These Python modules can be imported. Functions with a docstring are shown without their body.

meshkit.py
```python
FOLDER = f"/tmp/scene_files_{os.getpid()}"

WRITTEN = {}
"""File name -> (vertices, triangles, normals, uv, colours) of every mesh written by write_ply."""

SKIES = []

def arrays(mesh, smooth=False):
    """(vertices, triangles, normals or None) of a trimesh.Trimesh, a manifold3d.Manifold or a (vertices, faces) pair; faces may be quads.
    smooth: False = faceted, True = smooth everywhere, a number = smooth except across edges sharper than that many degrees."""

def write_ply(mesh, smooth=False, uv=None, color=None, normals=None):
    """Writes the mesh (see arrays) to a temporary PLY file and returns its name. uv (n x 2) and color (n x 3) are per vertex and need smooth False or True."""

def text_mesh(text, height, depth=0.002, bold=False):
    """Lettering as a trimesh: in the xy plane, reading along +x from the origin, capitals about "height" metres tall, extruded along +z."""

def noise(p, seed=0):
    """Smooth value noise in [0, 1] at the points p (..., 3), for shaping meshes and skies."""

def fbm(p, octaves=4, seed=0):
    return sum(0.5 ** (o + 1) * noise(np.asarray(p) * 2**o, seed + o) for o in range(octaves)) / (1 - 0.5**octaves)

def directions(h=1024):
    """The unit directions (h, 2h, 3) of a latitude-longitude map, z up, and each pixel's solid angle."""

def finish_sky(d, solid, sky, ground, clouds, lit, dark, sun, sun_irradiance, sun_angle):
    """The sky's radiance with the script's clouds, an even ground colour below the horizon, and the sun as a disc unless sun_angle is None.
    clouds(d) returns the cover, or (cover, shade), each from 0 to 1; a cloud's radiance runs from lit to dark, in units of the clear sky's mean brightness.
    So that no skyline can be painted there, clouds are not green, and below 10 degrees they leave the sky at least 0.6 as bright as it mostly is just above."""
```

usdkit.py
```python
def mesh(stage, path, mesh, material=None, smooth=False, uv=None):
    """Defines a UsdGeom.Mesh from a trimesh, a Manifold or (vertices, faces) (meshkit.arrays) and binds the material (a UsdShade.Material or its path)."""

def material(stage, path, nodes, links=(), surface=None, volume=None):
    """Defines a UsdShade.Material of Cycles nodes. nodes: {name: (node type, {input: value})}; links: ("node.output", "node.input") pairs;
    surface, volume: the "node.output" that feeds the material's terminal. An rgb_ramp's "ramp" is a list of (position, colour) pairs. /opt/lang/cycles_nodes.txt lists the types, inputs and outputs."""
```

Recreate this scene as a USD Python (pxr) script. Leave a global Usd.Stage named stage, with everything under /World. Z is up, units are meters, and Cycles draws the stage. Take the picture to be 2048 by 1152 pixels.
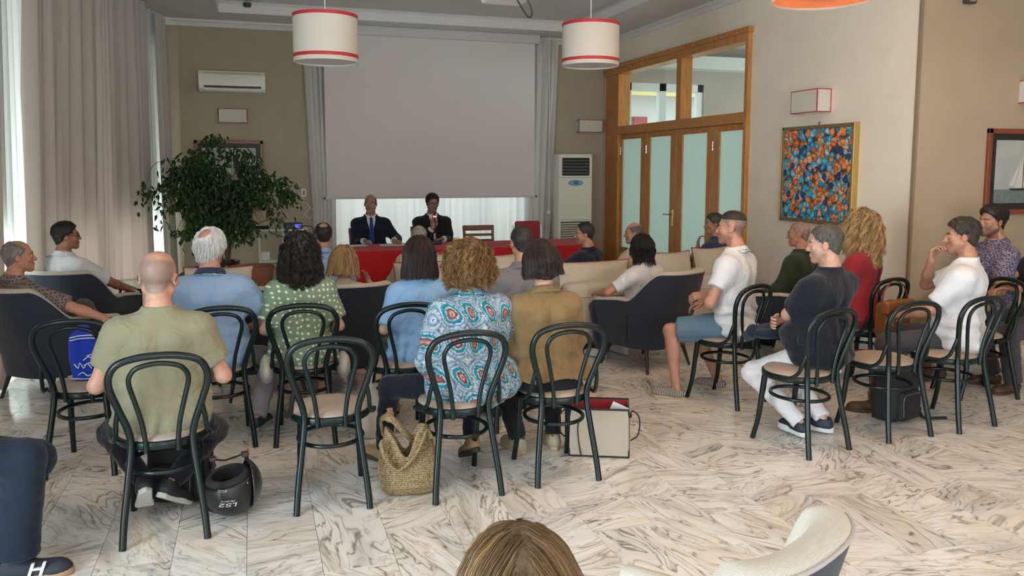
import math, random
import numpy as np
import trimesh
import manifold3d as m3
import meshkit, usdkit
from shapely.geometry import Polygon, box as sbox
from pxr import Usd, UsdGeom, UsdLux, UsdShade, Gf, Sdf, Vt

stage = Usd.Stage.CreateInMemory()
UsdGeom.SetStageUpAxis(stage, 'Z'); UsdGeom.SetStageMetersPerUnit(stage, 1.0)
UsdGeom.Xform.Define(stage, '/World'); UsdGeom.Scope.Define(stage, '/World/Looks')
PI = math.pi

# ------------------------------------------------------------ camera
cam = UsdGeom.Camera.Define(stage, '/World/camera')
cam.CreateHorizontalApertureAttr(36.0); cam.CreateVerticalApertureAttr(20.25)
cam.CreateFocalLengthAttr(36.0 * 1608 / 2048)
cam.CreateVerticalApertureOffsetAttr(-68 * 36.0 / 2048)
cam.CreateClippingRangeAttr((0.05, 500.0))
cam.CreateExposureAttr(-0.27)
_pit, _yaw, _rol = 0.1045, 0.3106, 0.0009
_f = np.array([math.sin(_yaw)*math.cos(_pit), math.cos(_yaw)*math.cos(_pit), -math.sin(_pit)])
_r = np.array([math.cos(_yaw), -math.sin(_yaw), 0]); _u = np.cross(_r, _f)
_r2 = _r*math.cos(_rol) + _u*math.sin(_rol); _u2 = -_r*math.sin(_rol) + _u*math.cos(_rol)
M = Gf.Matrix4d(1); M.SetRow(0, Gf.Vec4d(*_r2, 0)); M.SetRow(1, Gf.Vec4d(*_u2, 0)); M.SetRow(2, Gf.Vec4d(*(-_f), 0)); M.SetRow(3, Gf.Vec4d(0, 0, 1.69, 1))
cam.AddTransformOp().Set(M)

# ------------------------------------------------------------ daylight: overcast sky, and the windows it comes in through
dome = UsdLux.DomeLight.Define(stage, '/World/sky'); dome.CreateIntensityAttr(1.0); dome.CreateColorAttr(Gf.Vec3f(0.86, 0.95, 1.0))
def rect(name, pos, rot, w, h, inten, col):
    l = UsdLux.RectLight.Define(stage, '/World/' + name); l.CreateWidthAttr(w); l.CreateHeightAttr(h)
    l.CreateIntensityAttr(inten); l.CreateColorAttr(Gf.Vec3f(*col)); l.AddTranslateOp().Set(Gf.Vec3d(*pos)); l.AddRotateXYZOp().Set(Gf.Vec3f(*rot))
    return l
rect('daylight_side_window', (-3.25, 1.9, 1.55), (0, -90, 0), 2.9, 5.0, 15.0, (0.74, 0.90, 1.0))
rect('daylight_rear_window', (2.0, -3.55, 1.6), (90, 0, 0), 6.0, 2.6, 3.6, (0.92, 0.96, 1.0))

# ------------------------------------------------------------ scene helpers
_names = {}
def path_for(parent, name):
    k = (parent, name); n = _names.get(k, -1) + 1; _names[k] = n
    return f'{parent}/{name}' if n == 0 else f'{parent}/{name}_{n:03d}'
def tag(p, label=None, cat=None, group=None, kind=None):
    for k, v in (('label', label), ('category', cat), ('group', group), ('kind', kind)):
        if v: p.SetCustomDataByKey(k, v)
    return p
def thing(name, label, cat, loc=(0, 0, 0), rz=0.0, group=None, kind=None):
    x = UsdGeom.Xform.Define(stage, path_for('/World', name))
    x.AddTranslateOp().Set(Gf.Vec3d(*map(float, loc))); x.AddRotateZOp().Set(float(rz))
    return tag(x.GetPrim(), label, cat, group, kind)
def part(name, mesh, mat, parent=None, smooth=35, label=None, col=None, kind=None):
    base = parent.GetPath().pathString if parent else '/World'
    m = usdkit.mesh(stage, path_for(base, name), mesh, mat, smooth=smooth)
    if col is not None:
        UsdGeom.PrimvarsAPI(m).CreatePrimvar('col', Sdf.ValueTypeNames.Color3fArray, 'vertex').Set(Vt.Vec3fArray.FromNumpy(np.asarray(col, np.float32)))
    return tag(m.GetPrim(), label, kind=kind)
def struct(name, mesh, mat, label, parent=None, smooth=35, cat=None):
    return tag(part(name, mesh, mat, parent, smooth), label, cat, kind=None if parent else 'structure')
def copy(root, loc, rz, label, group=None):
    was = root.GetCustomData()
    r = thing(root.GetName(), label, was['category'], loc, rz, group or was.get('group'))
    r.GetReferences().AddInternalReference(root.GetPath()); r.SetInstanceable(True)
    return r

# ------------------------------------------------------------ mesh helpers
def cat(ms):
    ms = [m if isinstance(m, trimesh.Trimesh) else trimesh.Trimesh(*meshkit.arrays(m)[:2], process=False) for m in ms]
    return ms[0] if len(ms) == 1 else trimesh.util.concatenate(ms)
def bx(x0, y0, z0, x1, y1, z1):
    m = trimesh.creation.box([abs(x1-x0), abs(y1-y0), abs(z1-z0)]); m.apply_translation([(x0+x1)/2, (y0+y1)/2, (z0+z1)/2]); return m
def rbox(x0, y0, z0, x1, y1, z1, r=.01, seg=8):
    r = min(r, .49*abs(x1-x0), .49*abs(y1-y0), .49*abs(z1-z0))
    s = m3.Manifold.sphere(r, seg)
    pts = [s.translate([x, y, z]) for x in (x0+r, x1-r) for y in (y0+r, y1-r) for z in (z0+r, z1-r)]
    return cat([m3.Manifold.batch_hull(pts)])
def mv(m, t=(0, 0, 0), rz=0, rx=0, ry=0, s=None):
    m = m.copy()
    if s is not None: m.apply_scale(s)
    for a, ax in ((rx, [1, 0, 0]), (ry, [0, 1, 0]), (rz, [0, 0, 1])):
        if a: m.apply_transform(trimesh.transformations.rotation_matrix(math.radians(a), ax))
    m.apply_translation(t); return m
def catmull(pts, n=8, closed=False):
    p = np.asarray(pts, float)
    if closed: q = np.vstack([p[-1], p, p[0], p[1]])
    else: q = np.vstack([2*p[0]-p[1], p, 2*p[-1]-p[-2]])
    out = []; t = np.linspace(0, 1, n, endpoint=False)[:, None]
    for i in range(len(q)-3):
        a, b, c, d = q[i:i+4]
        out.append(.5*((2*b)+(-a+c)*t+(2*a-5*b+4*c-d)*t**2+(-a+3*b-3*c+d)*t**3))
    if not closed: out.append(p[-1:])
    return np.vstack(out)
def tube(pts, r, sides=10, closed=False, flat=None):
    p = np.asarray(pts, float); n = len(p); r = np.broadcast_to(r, (n,)).astype(float)
    t = np.roll(p, -1, 0) - np.roll(p, 1, 0) if closed else np.gradient(p, axis=0)
    t /= np.linalg.norm(t, axis=1, keepdims=True) + 1e-12
    u = np.zeros_like(p); a = np.array([0, 0, 1.]) if abs(t[0][2]) < .9 else np.array([0, 1., 0])
    v = a - t[0]*(a @ t[0]); u[0] = v/np.linalg.norm(v)
    for i in range(1, n):
        v = u[i-1] - t[i]*(u[i-1] @ t[i]); u[i] = v/(np.linalg.norm(v)+1e-12)
    if closed:
        w = np.cross(t, u)
        v = u[-1] - t[0]*(u[-1] @ t[0]); tw = math.atan2(v @ w[0], v @ u[0])
        ang = -tw*np.arange(n)/n; u = u*np.cos(ang)[:, None] + w*np.sin(ang)[:, None]
    w = np.cross(t, u); th = np.arange(sides)*2*PI/sides; fx, fy = flat or (1, 1)
    V = p[:, None] + r[:, None, None]*(fx*np.cos(th)[None, :, None]*u[:, None] + fy*np.sin(th)[None, :, None]*w[:, None])
    V = V.reshape(-1, 3); F = []
    m = n if closed else n-1
    i = np.repeat(np.arange(m), sides); j = np.tile(np.arange(sides), m); i2 = (i+1) % n; j2 = (j+1) % sides
    A, B, C, D = i*sides+j, i*sides+j2, i2*sides+j2, i2*sides+j
    F = np.vstack([np.c_[A, B, C], np.c_[A, C, D]])
    if not closed:
        V = np.vstack([V, p[0], p[-1]]); k = n*sides; jj = np.arange(sides); j2 = (jj+1) % sides
        F = np.vstack([F, np.c_[np.full(sides, k), j2, jj], np.c_[np.full(sides, k+1), (n-1)*sides+jj, (n-1)*sides+j2]])
    return trimesh.Trimesh(V, F, process=False)
def lathe(prof, n=32):
    p = np.asarray(prof, float); th = np.arange(n)*2*PI/n
    V = np.stack([p[:, None, 0]*np.cos(th), p[:, None, 0]*np.sin(th), np.broadcast_to(p[:, None, 1], (len(p), n))], -1).reshape(-1, 3)
    i = np.repeat(np.arange(len(p)-1), n); j = np.tile(np.arange(n), len(p)-1); j2 = (j+1) % n
    A, B, C, D = i*n+j, i*n+j2, (i+1)*n+j2, (i+1)*n+j
    return trimesh.Trimesh(V, np.vstack([np.c_[A, B, C], np.c_[A, C, D]]), process=False)
def grid_mesh(P):   # P: (n, m, 3) sheet
    n, m = P.shape[:2]; i, j = np.meshgrid(np.arange(n-1), np.arange(m-1), indexing='ij')
    A = (i*m+j).ravel(); B = A+1; C = A+m+1; D = A+m
    return trimesh.Trimesh(P.reshape(-1, 3), np.vstack([np.c_[A, B, C], np.c_[A, C, D]]), process=False)
def thick(P, d):    # closed slab from a sheet, d = offset vectors (n, m, 3)
    n, m = P.shape[:2]; a = grid_mesh(P); b = grid_mesh(P+d); k = n*m
    ring = np.r_[np.arange(m), (np.arange(1, n))*m+m-1, (n-1)*m+np.arange(m-2, -1, -1), np.arange(n-2, 0, -1)*m]
    r2 = np.roll(ring, -1)
    F = np.vstack([a.faces[:, ::-1], b.faces+k, np.c_[ring, r2, r2+k], np.c_[ring, r2+k, ring+k]])
    return trimesh.Trimesh(np.vstack([a.vertices, b.vertices]), F, process=False)
def extrude(poly, h):
    return trimesh.creation.extrude_polygon(poly, h)

# ------------------------------------------------------------ materials
_mats = {}
def mat(name, nodes, links, surface='p.BSDF'):
    return usdkit.material(stage, '/World/Looks/' + name, nodes, links, surface=surface)
def plain(rgb, rough=.5, noise=0.0, nscale=20, bump=0.0, bscale=200, metallic=0, spec=.5, coat=0, sheen=0, key=None, trans=0, emis=None):
    key = ('plain', tuple(np.round(rgb, 4)), rough, noise, nscale, bump, bscale, metallic, spec, coat, sheen, trans, emis)
    if key in _mats: return _mats[key]
    p = {'base_color': rgb, 'roughness': rough, 'metallic': metallic, 'specular_ior_level': spec}
    if coat: p['coat_weight'] = coat; p['coat_roughness'] = .08
    if sheen: p['sheen_weight'] = sheen; p['sheen_roughness'] = .5
    if trans: p['transmission_weight'] = trans
    if emis: p['emission_color'] = emis[0]; p['emission_strength'] = emis[1]
    nodes = {'p': ('principled_bsdf', p)}; links = []
    if noise or bump: nodes['tc'] = ('texture_coordinate', {})
    if noise:
        nodes['n'] = ('noise_texture', {'scale': nscale, 'detail': 4.0})
        nodes['r'] = ('rgb_ramp', {'ramp': [(.25, tuple(np.clip(np.array(rgb)*(1-noise), 0, 1))), (.75, tuple(np.clip(np.array(rgb)*(1+noise), 0, 1)))]})
        links += [('tc.object', 'n.vector'), ('n.fac', 'r.fac'), ('r.color', 'p.base_color')]
    if bump:
        nodes['nb'] = ('noise_texture', {'scale': bscale, 'detail': 2.0}); nodes['b'] = ('bump', {'strength': bump, 'distance': .002})
        links += [('tc.object', 'nb.vector'), ('nb.fac', 'b.height'), ('b.normal', 'p.normal')]
    _mats[key] = mat(f'look_{len(_mats):03d}', nodes, links)
    return _mats[key]
def cloth(rgb, weave=900, wrinkle=.6, rough=.85, sheen=.15, noise=.08):
    key = ('cloth', tuple(np.round(rgb, 4)), weave, wrinkle, rough, sheen, noise)
    if key in _mats: return _mats[key]
    c = np.array(rgb)
    nodes = {'tc': ('texture_coordinate', {}), 'n': ('noise_texture', {'scale': weave, 'detail': 1.0}), 'n2': ('noise_texture', {'scale': 9.0, 'detail': 3.0, 'distortion': 1.2}),
             'r': ('rgb_ramp', {'ramp': [(.3, tuple(c*(1-noise))), (.7, tuple(np.clip(c*(1+noise), 0, 1)))]}),
             'b': ('bump', {'strength': .25, 'distance': .0008}), 'b2': ('bump', {'strength': wrinkle, 'distance': .03}),
             'p': ('principled_bsdf', {'roughness': rough, 'sheen_weight': sheen, 'sheen_roughness': .5, 'specular_ior_level': .25})}
    links = [('tc.object', 'n.vector'), ('tc.object', 'n2.vector'), ('n.fac', 'r.fac'), ('r.color', 'p.base_color'), ('n2.fac', 'b2.height'), ('n.fac', 'b.height'), ('b2.normal', 'b.normal'), ('b.normal', 'p.normal')]
    _mats[key] = mat(f'cloth_{len(_mats):03d}', nodes, links)
    return _mats[key]
def skin(rgb):
    key = ('skin', tuple(np.round(rgb, 4)))
    if key in _mats: return _mats[key]
    nodes = {'a': ('attribute', {'attribute': 'col'}), 'tc': ('texture_coordinate', {}), 'n': ('noise_texture', {'scale': 35.0, 'detail': 4.0}),
             'r': ('rgb_ramp', {'ramp': [(.3, tuple(np.array(rgb)*np.array([.93, .86, .84]))), (.7, tuple(np.clip(np.array(rgb)*1.07, 0, 1)))]}),
             'x': ('mix_color', {'blend_type': 'multiply', 'fac': 1.0}), 'nb': ('noise_texture', {'scale': 300.0, 'detail': 2.0}), 'b': ('bump', {'strength': .15, 'distance': .001}),
             'p': ('principled_bsdf', {'roughness': .48, 'specular_ior_level': .4})}
    links = [('tc.object', 'n.vector'), ('n.fac', 'r.fac'), ('r.color', 'x.a'), ('a.color', 'x.b'), ('x.result', 'p.base_color'), ('tc.object', 'nb.vector'), ('nb.fac', 'b.height'), ('b.normal', 'p.normal')]
    _mats[key] = mat(f'skin_{len(_mats):03d}', nodes, links)
    return _mats[key]
def hairmat(rgb, var=.45, nscale=60, rough=.42, spec=.35):
    key = ('hair', tuple(np.round(rgb, 4)), var, nscale, rough)
    if key in _mats: return _mats[key]
    c = np.array(rgb)
    nodes = {'tc': ('texture_coordinate', {}), 'mp': ('mapping', {'scale': (1, 1, .25)}), 'n': ('noise_texture', {'scale': nscale, 'detail': 3.0}),
             'r': ('rgb_ramp', {'ramp': [(.3, tuple(c*(1-var))), (.7, tuple(np.clip(c*(1+var), 0, 1)))]}),
             'nb': ('noise_texture', {'scale': 220.0, 'detail': 2.0}), 'b': ('bump', {'strength': .6, 'distance': .004}),
             'p': ('principled_bsdf', {'roughness': rough, 'specular_ior_level': spec})}
    links = [('tc.object', 'mp.vector'), ('mp.vector', 'n.vector'), ('n.fac', 'r.fac'), ('r.color', 'p.base_color'), ('mp.vector', 'nb.vector'), ('nb.fac', 'b.height'), ('b.normal', 'p.normal')]
    _mats[key] = mat(f'hair_{len(_mats):03d}', nodes, links)
    return _mats[key]
def strandmat(gl=.42, spec=.35):
    key = ('strand', gl)
    if key not in _mats: _mats[key] = mat(f'strand_{len(_mats):03d}', {'a': ('attribute', {'attribute': 'col'}), 'p': ('principled_bsdf', {'roughness': gl, 'specular_ior_level': spec})}, [('a.color', 'p.base_color')])
    return _mats[key]
def sheer(name, rgb, tr=.5, clear=.12):
    nodes = {'d': ('diffuse_bsdf', {'color': rgb}), 't': ('translucent_bsdf', {'color': rgb}), 'x': ('transparent_bsdf', {'color': (1, 1, 1)}),
             'm': ('mix_closure', {'fac': tr}), 'm2': ('mix_closure', {'fac': clear})}
    return mat(name, nodes, [('d.BSDF', 'm.closure1'), ('t.BSDF', 'm.closure2'), ('m.closure', 'm2.closure1'), ('x.BSDF', 'm2.closure2')], 'm2.closure')
def pane(name, tint=(1, 1, 1), refl=1.0):
    nodes = {'f': ('layer_weight', {'blend': .5}), 'pw': ('math', {'math_type': 'power', 'value2': 4.0}), 'ma': ('math', {'math_type': 'multiply_add', 'value2': .6, 'value3': .035}), 'x': ('transparent_bsdf', {'color': tint}), 'g': ('glossy_bsdf', {'color': (refl,)*3, 'roughness': .02}), 'm': ('mix_closure', {})}
    return mat(name, nodes, [('f.facing', 'pw.value1'), ('pw.value', 'ma.value1'), ('ma.value', 'm.fac'), ('x.BSDF', 'm.closure1'), ('g.BSDF', 'm.closure2')], 'm.closure')
# ============================================================ THE SETTING
XR, YB, ZC = 5.35, 11.85, 3.69
def plaster(rgb): return plain(rgb, .8, .04, 3, .12, 60, spec=.25)
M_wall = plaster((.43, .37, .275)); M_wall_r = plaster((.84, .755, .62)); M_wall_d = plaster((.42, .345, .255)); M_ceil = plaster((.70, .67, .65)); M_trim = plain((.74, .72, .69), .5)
M_wood = mat('oak_wood', {'tc': ('texture_coordinate', {}), 'mp': ('mapping', {'scale': (14, 14, 1.1)}), 'n': ('noise_texture', {'scale': 4.0, 'detail': 6.0, 'distortion': .6}),
    'r': ('rgb_ramp', {'ramp': [(.3, (.40, .155, .035)), (.55, (.55, .24, .06)), (.75, (.64, .30, .085))]}), 'b': ('bump', {'strength': .1, 'distance': .002}), 'p': ('principled_bsdf', {'roughness': .35})},
    [('tc.object', 'mp.vector'), ('mp.vector', 'n.vector'), ('n.fac', 'r.fac'), ('r.color', 'p.base_color'), ('n.fac', 'b.height'), ('b.normal', 'p.normal')])
# ---- floor: marble slabs in running bond, .31 x .62 m
M_marble = mat('arabescato_marble', {
    'g': ('geometry', {}), 'oi': ('object_info', {}), 'k': ('math', {'math_type': 'multiply', 'value2': 57.0}), 'cx': ('combine_xyz', {}), 'k2': ('math', {'math_type': 'multiply_add', 'value2': 2.6, 'value3': -.6}),
    'ad': ('vector_math', {'math_type': 'add'}), 'rot': ('vector_rotate', {'rotate_type': 'z_axis'}), 'st': ('mapping', {'scale': (.60, 2.2, 1.0)}),
    'w': ('noise_texture', {'scale': 1.5, 'detail': 2.0, 'roughness': .45}), 'ws': ('vector_math', {'math_type': 'scale', 'scale': 1.15}), 'wv': ('vector_math', {'math_type': 'add'}),
    'f': ('noise_texture', {'scale': 1.25, 'detail': 4.5, 'roughness': .50}), 'fm': ('math', {'math_type': 'multiply', 'value2': 58.0}), 'sn': ('math', {'math_type': 'sine'}), 'ab': ('math', {'math_type': 'absolute'}),
    'rl': ('rgb_ramp', {'ramp': [(0, (.30, .285, .27)), (.10, (.44, .42, .40)), (.28, (.76, .74, .71)), (.55, (.96, .955, .95)), (1, (1, 1, 1))]}),
    'mk': ('noise_texture', {'scale': 2.3, 'detail': 3.0, 'roughness': .55}), 'mr': ('rgb_ramp', {'ramp': [(.38, (.18, .18, .18)), (.48, (.55, .55, .55)), (.58, (1, 1, 1))]}), 'base': ('mix_color', {'a': (1, 1, 1)}),
    'c': ('noise_texture', {'scale': 1.6, 'detail': 5.0, 'roughness': .6, 'distortion': .6}), 'rc': ('rgb_ramp', {'ramp': [(.30, (.50, .49, .465)), (.45, (.72, .705, .665)), (.6, (.83, .81, .765))]}),
    'o': ('noise_texture', {'scale': 2.0, 'detail': 6.0, 'distortion': 1.2}), 'ro': ('rgb_ramp', {'ramp': [(.52, (1, 1, 1)), (.61, (.97, .88, .74)), (.67, (.95, .83, .66)), (.75, (1, .96, .9))]}),
    'd': ('noise_texture', {'scale': 3.2, 'detail': 6.0, 'roughness': .6, 'distortion': .5}), 'sd': ('math', {'math_type': 'subtract', 'value2': .5}), 'ad2': ('math', {'math_type': 'absolute'}), 'rd': ('rgb_ramp', {'ramp': [(0, (.50, .48, .46)), (.006, (.72, .70, .68)), (.022, (1, 1, 1))]}),
    'm1': ('mix_color', {'blend_type': 'multiply', 'fac': 1.0}), 'm2': ('mix_color', {'blend_type': 'multiply', 'fac': .45}), 'm3': ('mix_color', {'blend_type': 'multiply', 'fac': .6}),
    'p': ('principled_bsdf', {'roughness': .15, 'specular_ior_level': .5})},
    [('oi.random', 'k.value1'), ('k.value', 'cx.x'), ('k.value', 'cx.y'), ('oi.random', 'k2.value1'), ('k2.value', 'rot.angle'),
     ('g.position', 'rot.vector'), ('rot.vector', 'ad.vector1'), ('cx.vector', 'ad.vector2'), ('ad.vector', 'st.vector'),
     ('st.vector', 'w.vector'), ('w.color', 'ws.vector1'), ('st.vector', 'wv.vector1'), ('ws.vector', 'wv.vector2'),
     ('wv.vector', 'f.vector'), ('f.fac', 'fm.value1'), ('fm.value', 'sn.value1'), ('sn.value', 'ab.value1'), ('ab.value', 'rl.fac'), ('wv.vector', 'mk.vector'), ('mk.fac', 'mr.fac'), ('mr.color', 'base.fac'), ('rl.color', 'base.b'),
     ('wv.vector', 'c.vector'), ('c.fac', 'rc.fac'), ('wv.vector', 'o.vector'), ('o.fac', 'ro.fac'), ('wv.vector', 'd.vector'), ('d.fac', 'sd.value1'), ('sd.value', 'ad2.value1'), ('ad2.value', 'rd.fac'),
     ('base.result', 'm1.a'), ('rc.color', 'm1.b'), ('m1.result', 'm2.a'), ('ro.color', 'm2.b'), ('m2.result', 'm3.a'), ('rd.color', 'm3.b'), ('m3.result', 'p.base_color')])
fl = struct('floor', bx(-4, -3.6, -.06, 12, YB, -.012), plain((.42, .38, .33), .7), 'marble slab floor of the hall, grey veined', cat='floor')
def tile_mesh(x, y, rng):
    g, z = .0009, rng.uniform(-.0004, .0004)
    return bx(x+g, y+g, -.012, x+.3096-g, y+.62-g, z)
rng = random.Random(5); near, far = [], []
for k in range(-7, 28):
    x = -.077 + .3096*k
    for n in range(-9, 15):
        y = (3.32 if k % 2 else 3.01) + .62*n
        if y > YB - .05 or x < -2.6 - .05*0 or x > 9.6: continue
        cx, cy = x+.155, y+.31; d = cx*math.sin(.3106)+cy*math.cos(.3106); s = cx*math.cos(.3106)-cy*math.sin(.3106)
        inview = d > 2.2 and abs(s) < .68*d + .4 and cy < 7.6 and not (cx > 5.4 and cy > 5.3)
        (near if inview else far).append((d, x, y))
near.sort()
for d, x, y in near[:290]: part('tile', tile_mesh(x, y, rng), M_marble, fl, smooth=False)
part('tile_field', cat([tile_mesh(x, y, rng) for d, x, y in near[290:]+far]), M_marble, fl, smooth=False, kind='stuff', label='remaining marble slabs')

# ---- walls
DY0, DY1, DZ = 7.90, 11.76, 3.24            # door opening in the right wall
WX0, WX1, WZ0, WZ1 = 1.05, 4.05, .28, 2.4    # window behind the screen
wb = cat([bx(-1.6, YB, 0, WX0, YB+.25, 4), bx(WX1, YB, 0, 5.6, YB+.25, 4), bx(WX0, YB, 0, WX1, YB+.25, WZ0), bx(WX0, YB, WZ1, WX1, YB+.25, 4)])
struct('wall_back', wb, M_wall, 'taupe end wall behind the speakers table', smooth=False, cat='wall')
wr = cat([bx(XR, 5.51, 0, XR+.2, DY0, 4), bx(XR, DY0, DZ, XR+.2, DY1, 4), bx(XR, DY1, 0, XR+.2, YB, 4)])
struct('wall_right', wr, M_wall_r, 'cream side wall with the colourful painting and wooden door', smooth=False, cat='wall')
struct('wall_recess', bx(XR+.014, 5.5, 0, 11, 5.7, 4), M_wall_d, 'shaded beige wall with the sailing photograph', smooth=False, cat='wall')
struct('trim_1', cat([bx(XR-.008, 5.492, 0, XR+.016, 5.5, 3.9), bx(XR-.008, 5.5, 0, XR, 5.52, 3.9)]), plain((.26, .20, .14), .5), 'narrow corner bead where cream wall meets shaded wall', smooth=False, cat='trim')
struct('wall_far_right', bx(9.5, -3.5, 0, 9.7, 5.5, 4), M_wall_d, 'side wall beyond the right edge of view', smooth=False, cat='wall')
struct('wall_front', cat([bx(-3.4, -3.6, 0, -1, -3.4, 4), bx(5, -3.6, 0, 9.7, -3.4, 4), bx(-1, -3.6, 3, 5, -3.4, 4), bx(-1, -3.6, 0, 5, -3.4, .3)]), M_wall_r, 'wall with windows behind the viewer', smooth=False, cat='wall')
# left wall runs along the curtain line, .22 m behind it
def lw(y, off=0.0): return -1.02 - (YB-y)*.172 - off
def lbox(y0, y1, z0, z1, o0=.22, o1=.42):
    P = np.array([[lw(y0, o0), y0], [lw(y1, o0), y1], [lw(y1, o1), y1], [lw(y0, o1), y0]]); m = extrude(Polygon(P), z1-z0); m.apply_translation([0, 0, z0]); return m
LWIN = [(4.6, 7.55), (7.9, 9.25), (9.45, 11.3)]    # far windows: shutters down to 1.1 m; narrow gaps between them stay open
L = [lbox(-3.5, -.7, 0, 4), lbox(-.7, 4.4, 2.95, 4), lbox(-.7, 4.4, 0, .08), lbox(4.4, 4.6, 0, 4), lbox(4.6, 11.5, 3.3, 4), lbox(4.6, 11.5, 0, .12), lbox(11.5, YB+.2, 0, 4)]
struct('wall_left', cat(L), M_wall, 'window wall behind the long curtains', smooth=False, cat='wall')
M_frame = plain((.62, .62, .60), .4)
def shutter(i, y0, y1):
    t = thing(f'window_{i}', f'tall window behind the curtains with a shutter lowered, bay {i} from the viewer', 'window', kind='structure')
    n = 24
    for k in range(n):
        z0 = 1.12 + k*(3.3-1.12)/n; part('slat', lbox(y0, y1, z0+.004, z0+.088, .30, .325), plain((.45, .44, .42), .6), t, smooth=False)
    part('frame', cat([lbox(y0, y0+.06, .12, 3.3, .24, .30), lbox(y1-.06, y1, .12, 3.3, .24, .30), lbox((y0+y1)/2-.03, (y0+y1)/2+.03, .12, 3.3, .24, .30)]), M_frame, t, smooth=False)
for i, (a, b) in enumerate(LWIN): shutter(i+1, a, b)
rect('daylight_left_low', (lw(8.2, 1.0), 8.2, .75), (0, -90, -9.8), 1.6, 7.0, 19.0, (.85, .96, 1.0))
rect('daylight_left_slots', (lw(8.4, .9), 8.4, 2.2), (0, -90, -9.8), 2.4, 2.2, 1.6, (.85, .97, .96))
# ---- ceiling with a shallow tray, cornices
C = [bx(-3.4, -3.6, ZC, -.35, YB, 3.86), bx(4.5, -3.6, ZC, 9.7, YB, 3.86), bx(-.35, 11.08, ZC, 4.5, YB, 3.86)]
struct('ceiling', cat(C+[bx(-.4, -3.6, 3.82, 4.55, 11.13, 3.9)]), M_ceil, 'grey white ceiling with a shallow rectangular tray', smooth=False, cat='ceiling')
struct('trim_2', cat([bx(-.37, 11.075, 3.672, 4.5, 11.10, 3.78), bx(4.485, -3, 3.672, 4.51, 11.1, 3.78), bx(-.37, -3, 3.672, -.345, 11.1, 3.78)]), plain((.78, .76, .73), .5), 'pale moulding around the ceiling tray', smooth=False, cat='moulding')
def cornice(p, q):
    (x0, y0), (x1, y1) = p, q
    d = np.array([x1-x0, y1-y0]); Ln = np.linalg.norm(d); d /= Ln
    prof = Polygon([(0, 0), (.02, 0), (.028, .02), (.045, .045), (.07, .06), (.075, .085), (0, .085)])
    m = extrude(prof, Ln); V = m.vertices.copy(); nrm = np.array([-d[1], d[0]])
    m.vertices = np.c_[x0 + d[0]*V[:, 2] + nrm[0]*V[:, 0], y0 + d[1]*V[:, 2] + nrm[1]*V[:, 0], ZC-.085+V[:, 1]]
    m.fix_normals(); return m
struct('trim_3', cornice((XR, YB), (-1.3, YB)), M_trim, 'white cornice along the end wall', smooth=False, cat='cornice')
struct('trim_4', cornice((XR, 5.5), (XR, YB)), M_trim, 'white cornice above the wooden door wall', smooth=False, cat='cornice')
struct('baseboard_back', bx(-1.3, YB-.015, 0, XR, YB, .09), plain((.55, .50, .45), .3), 'stone skirting along the end wall', smooth=False, cat='skirting')
struct('baseboard_right', cat([bx(XR-.015, 5.5, 0, XR, DY0, .09), bx(XR, 5.485, 0, 11, 5.5, .09)]), plain((.60, .54, .46), .3), 'stone skirting along the cream and shaded walls', smooth=False, cat='skirting')
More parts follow.
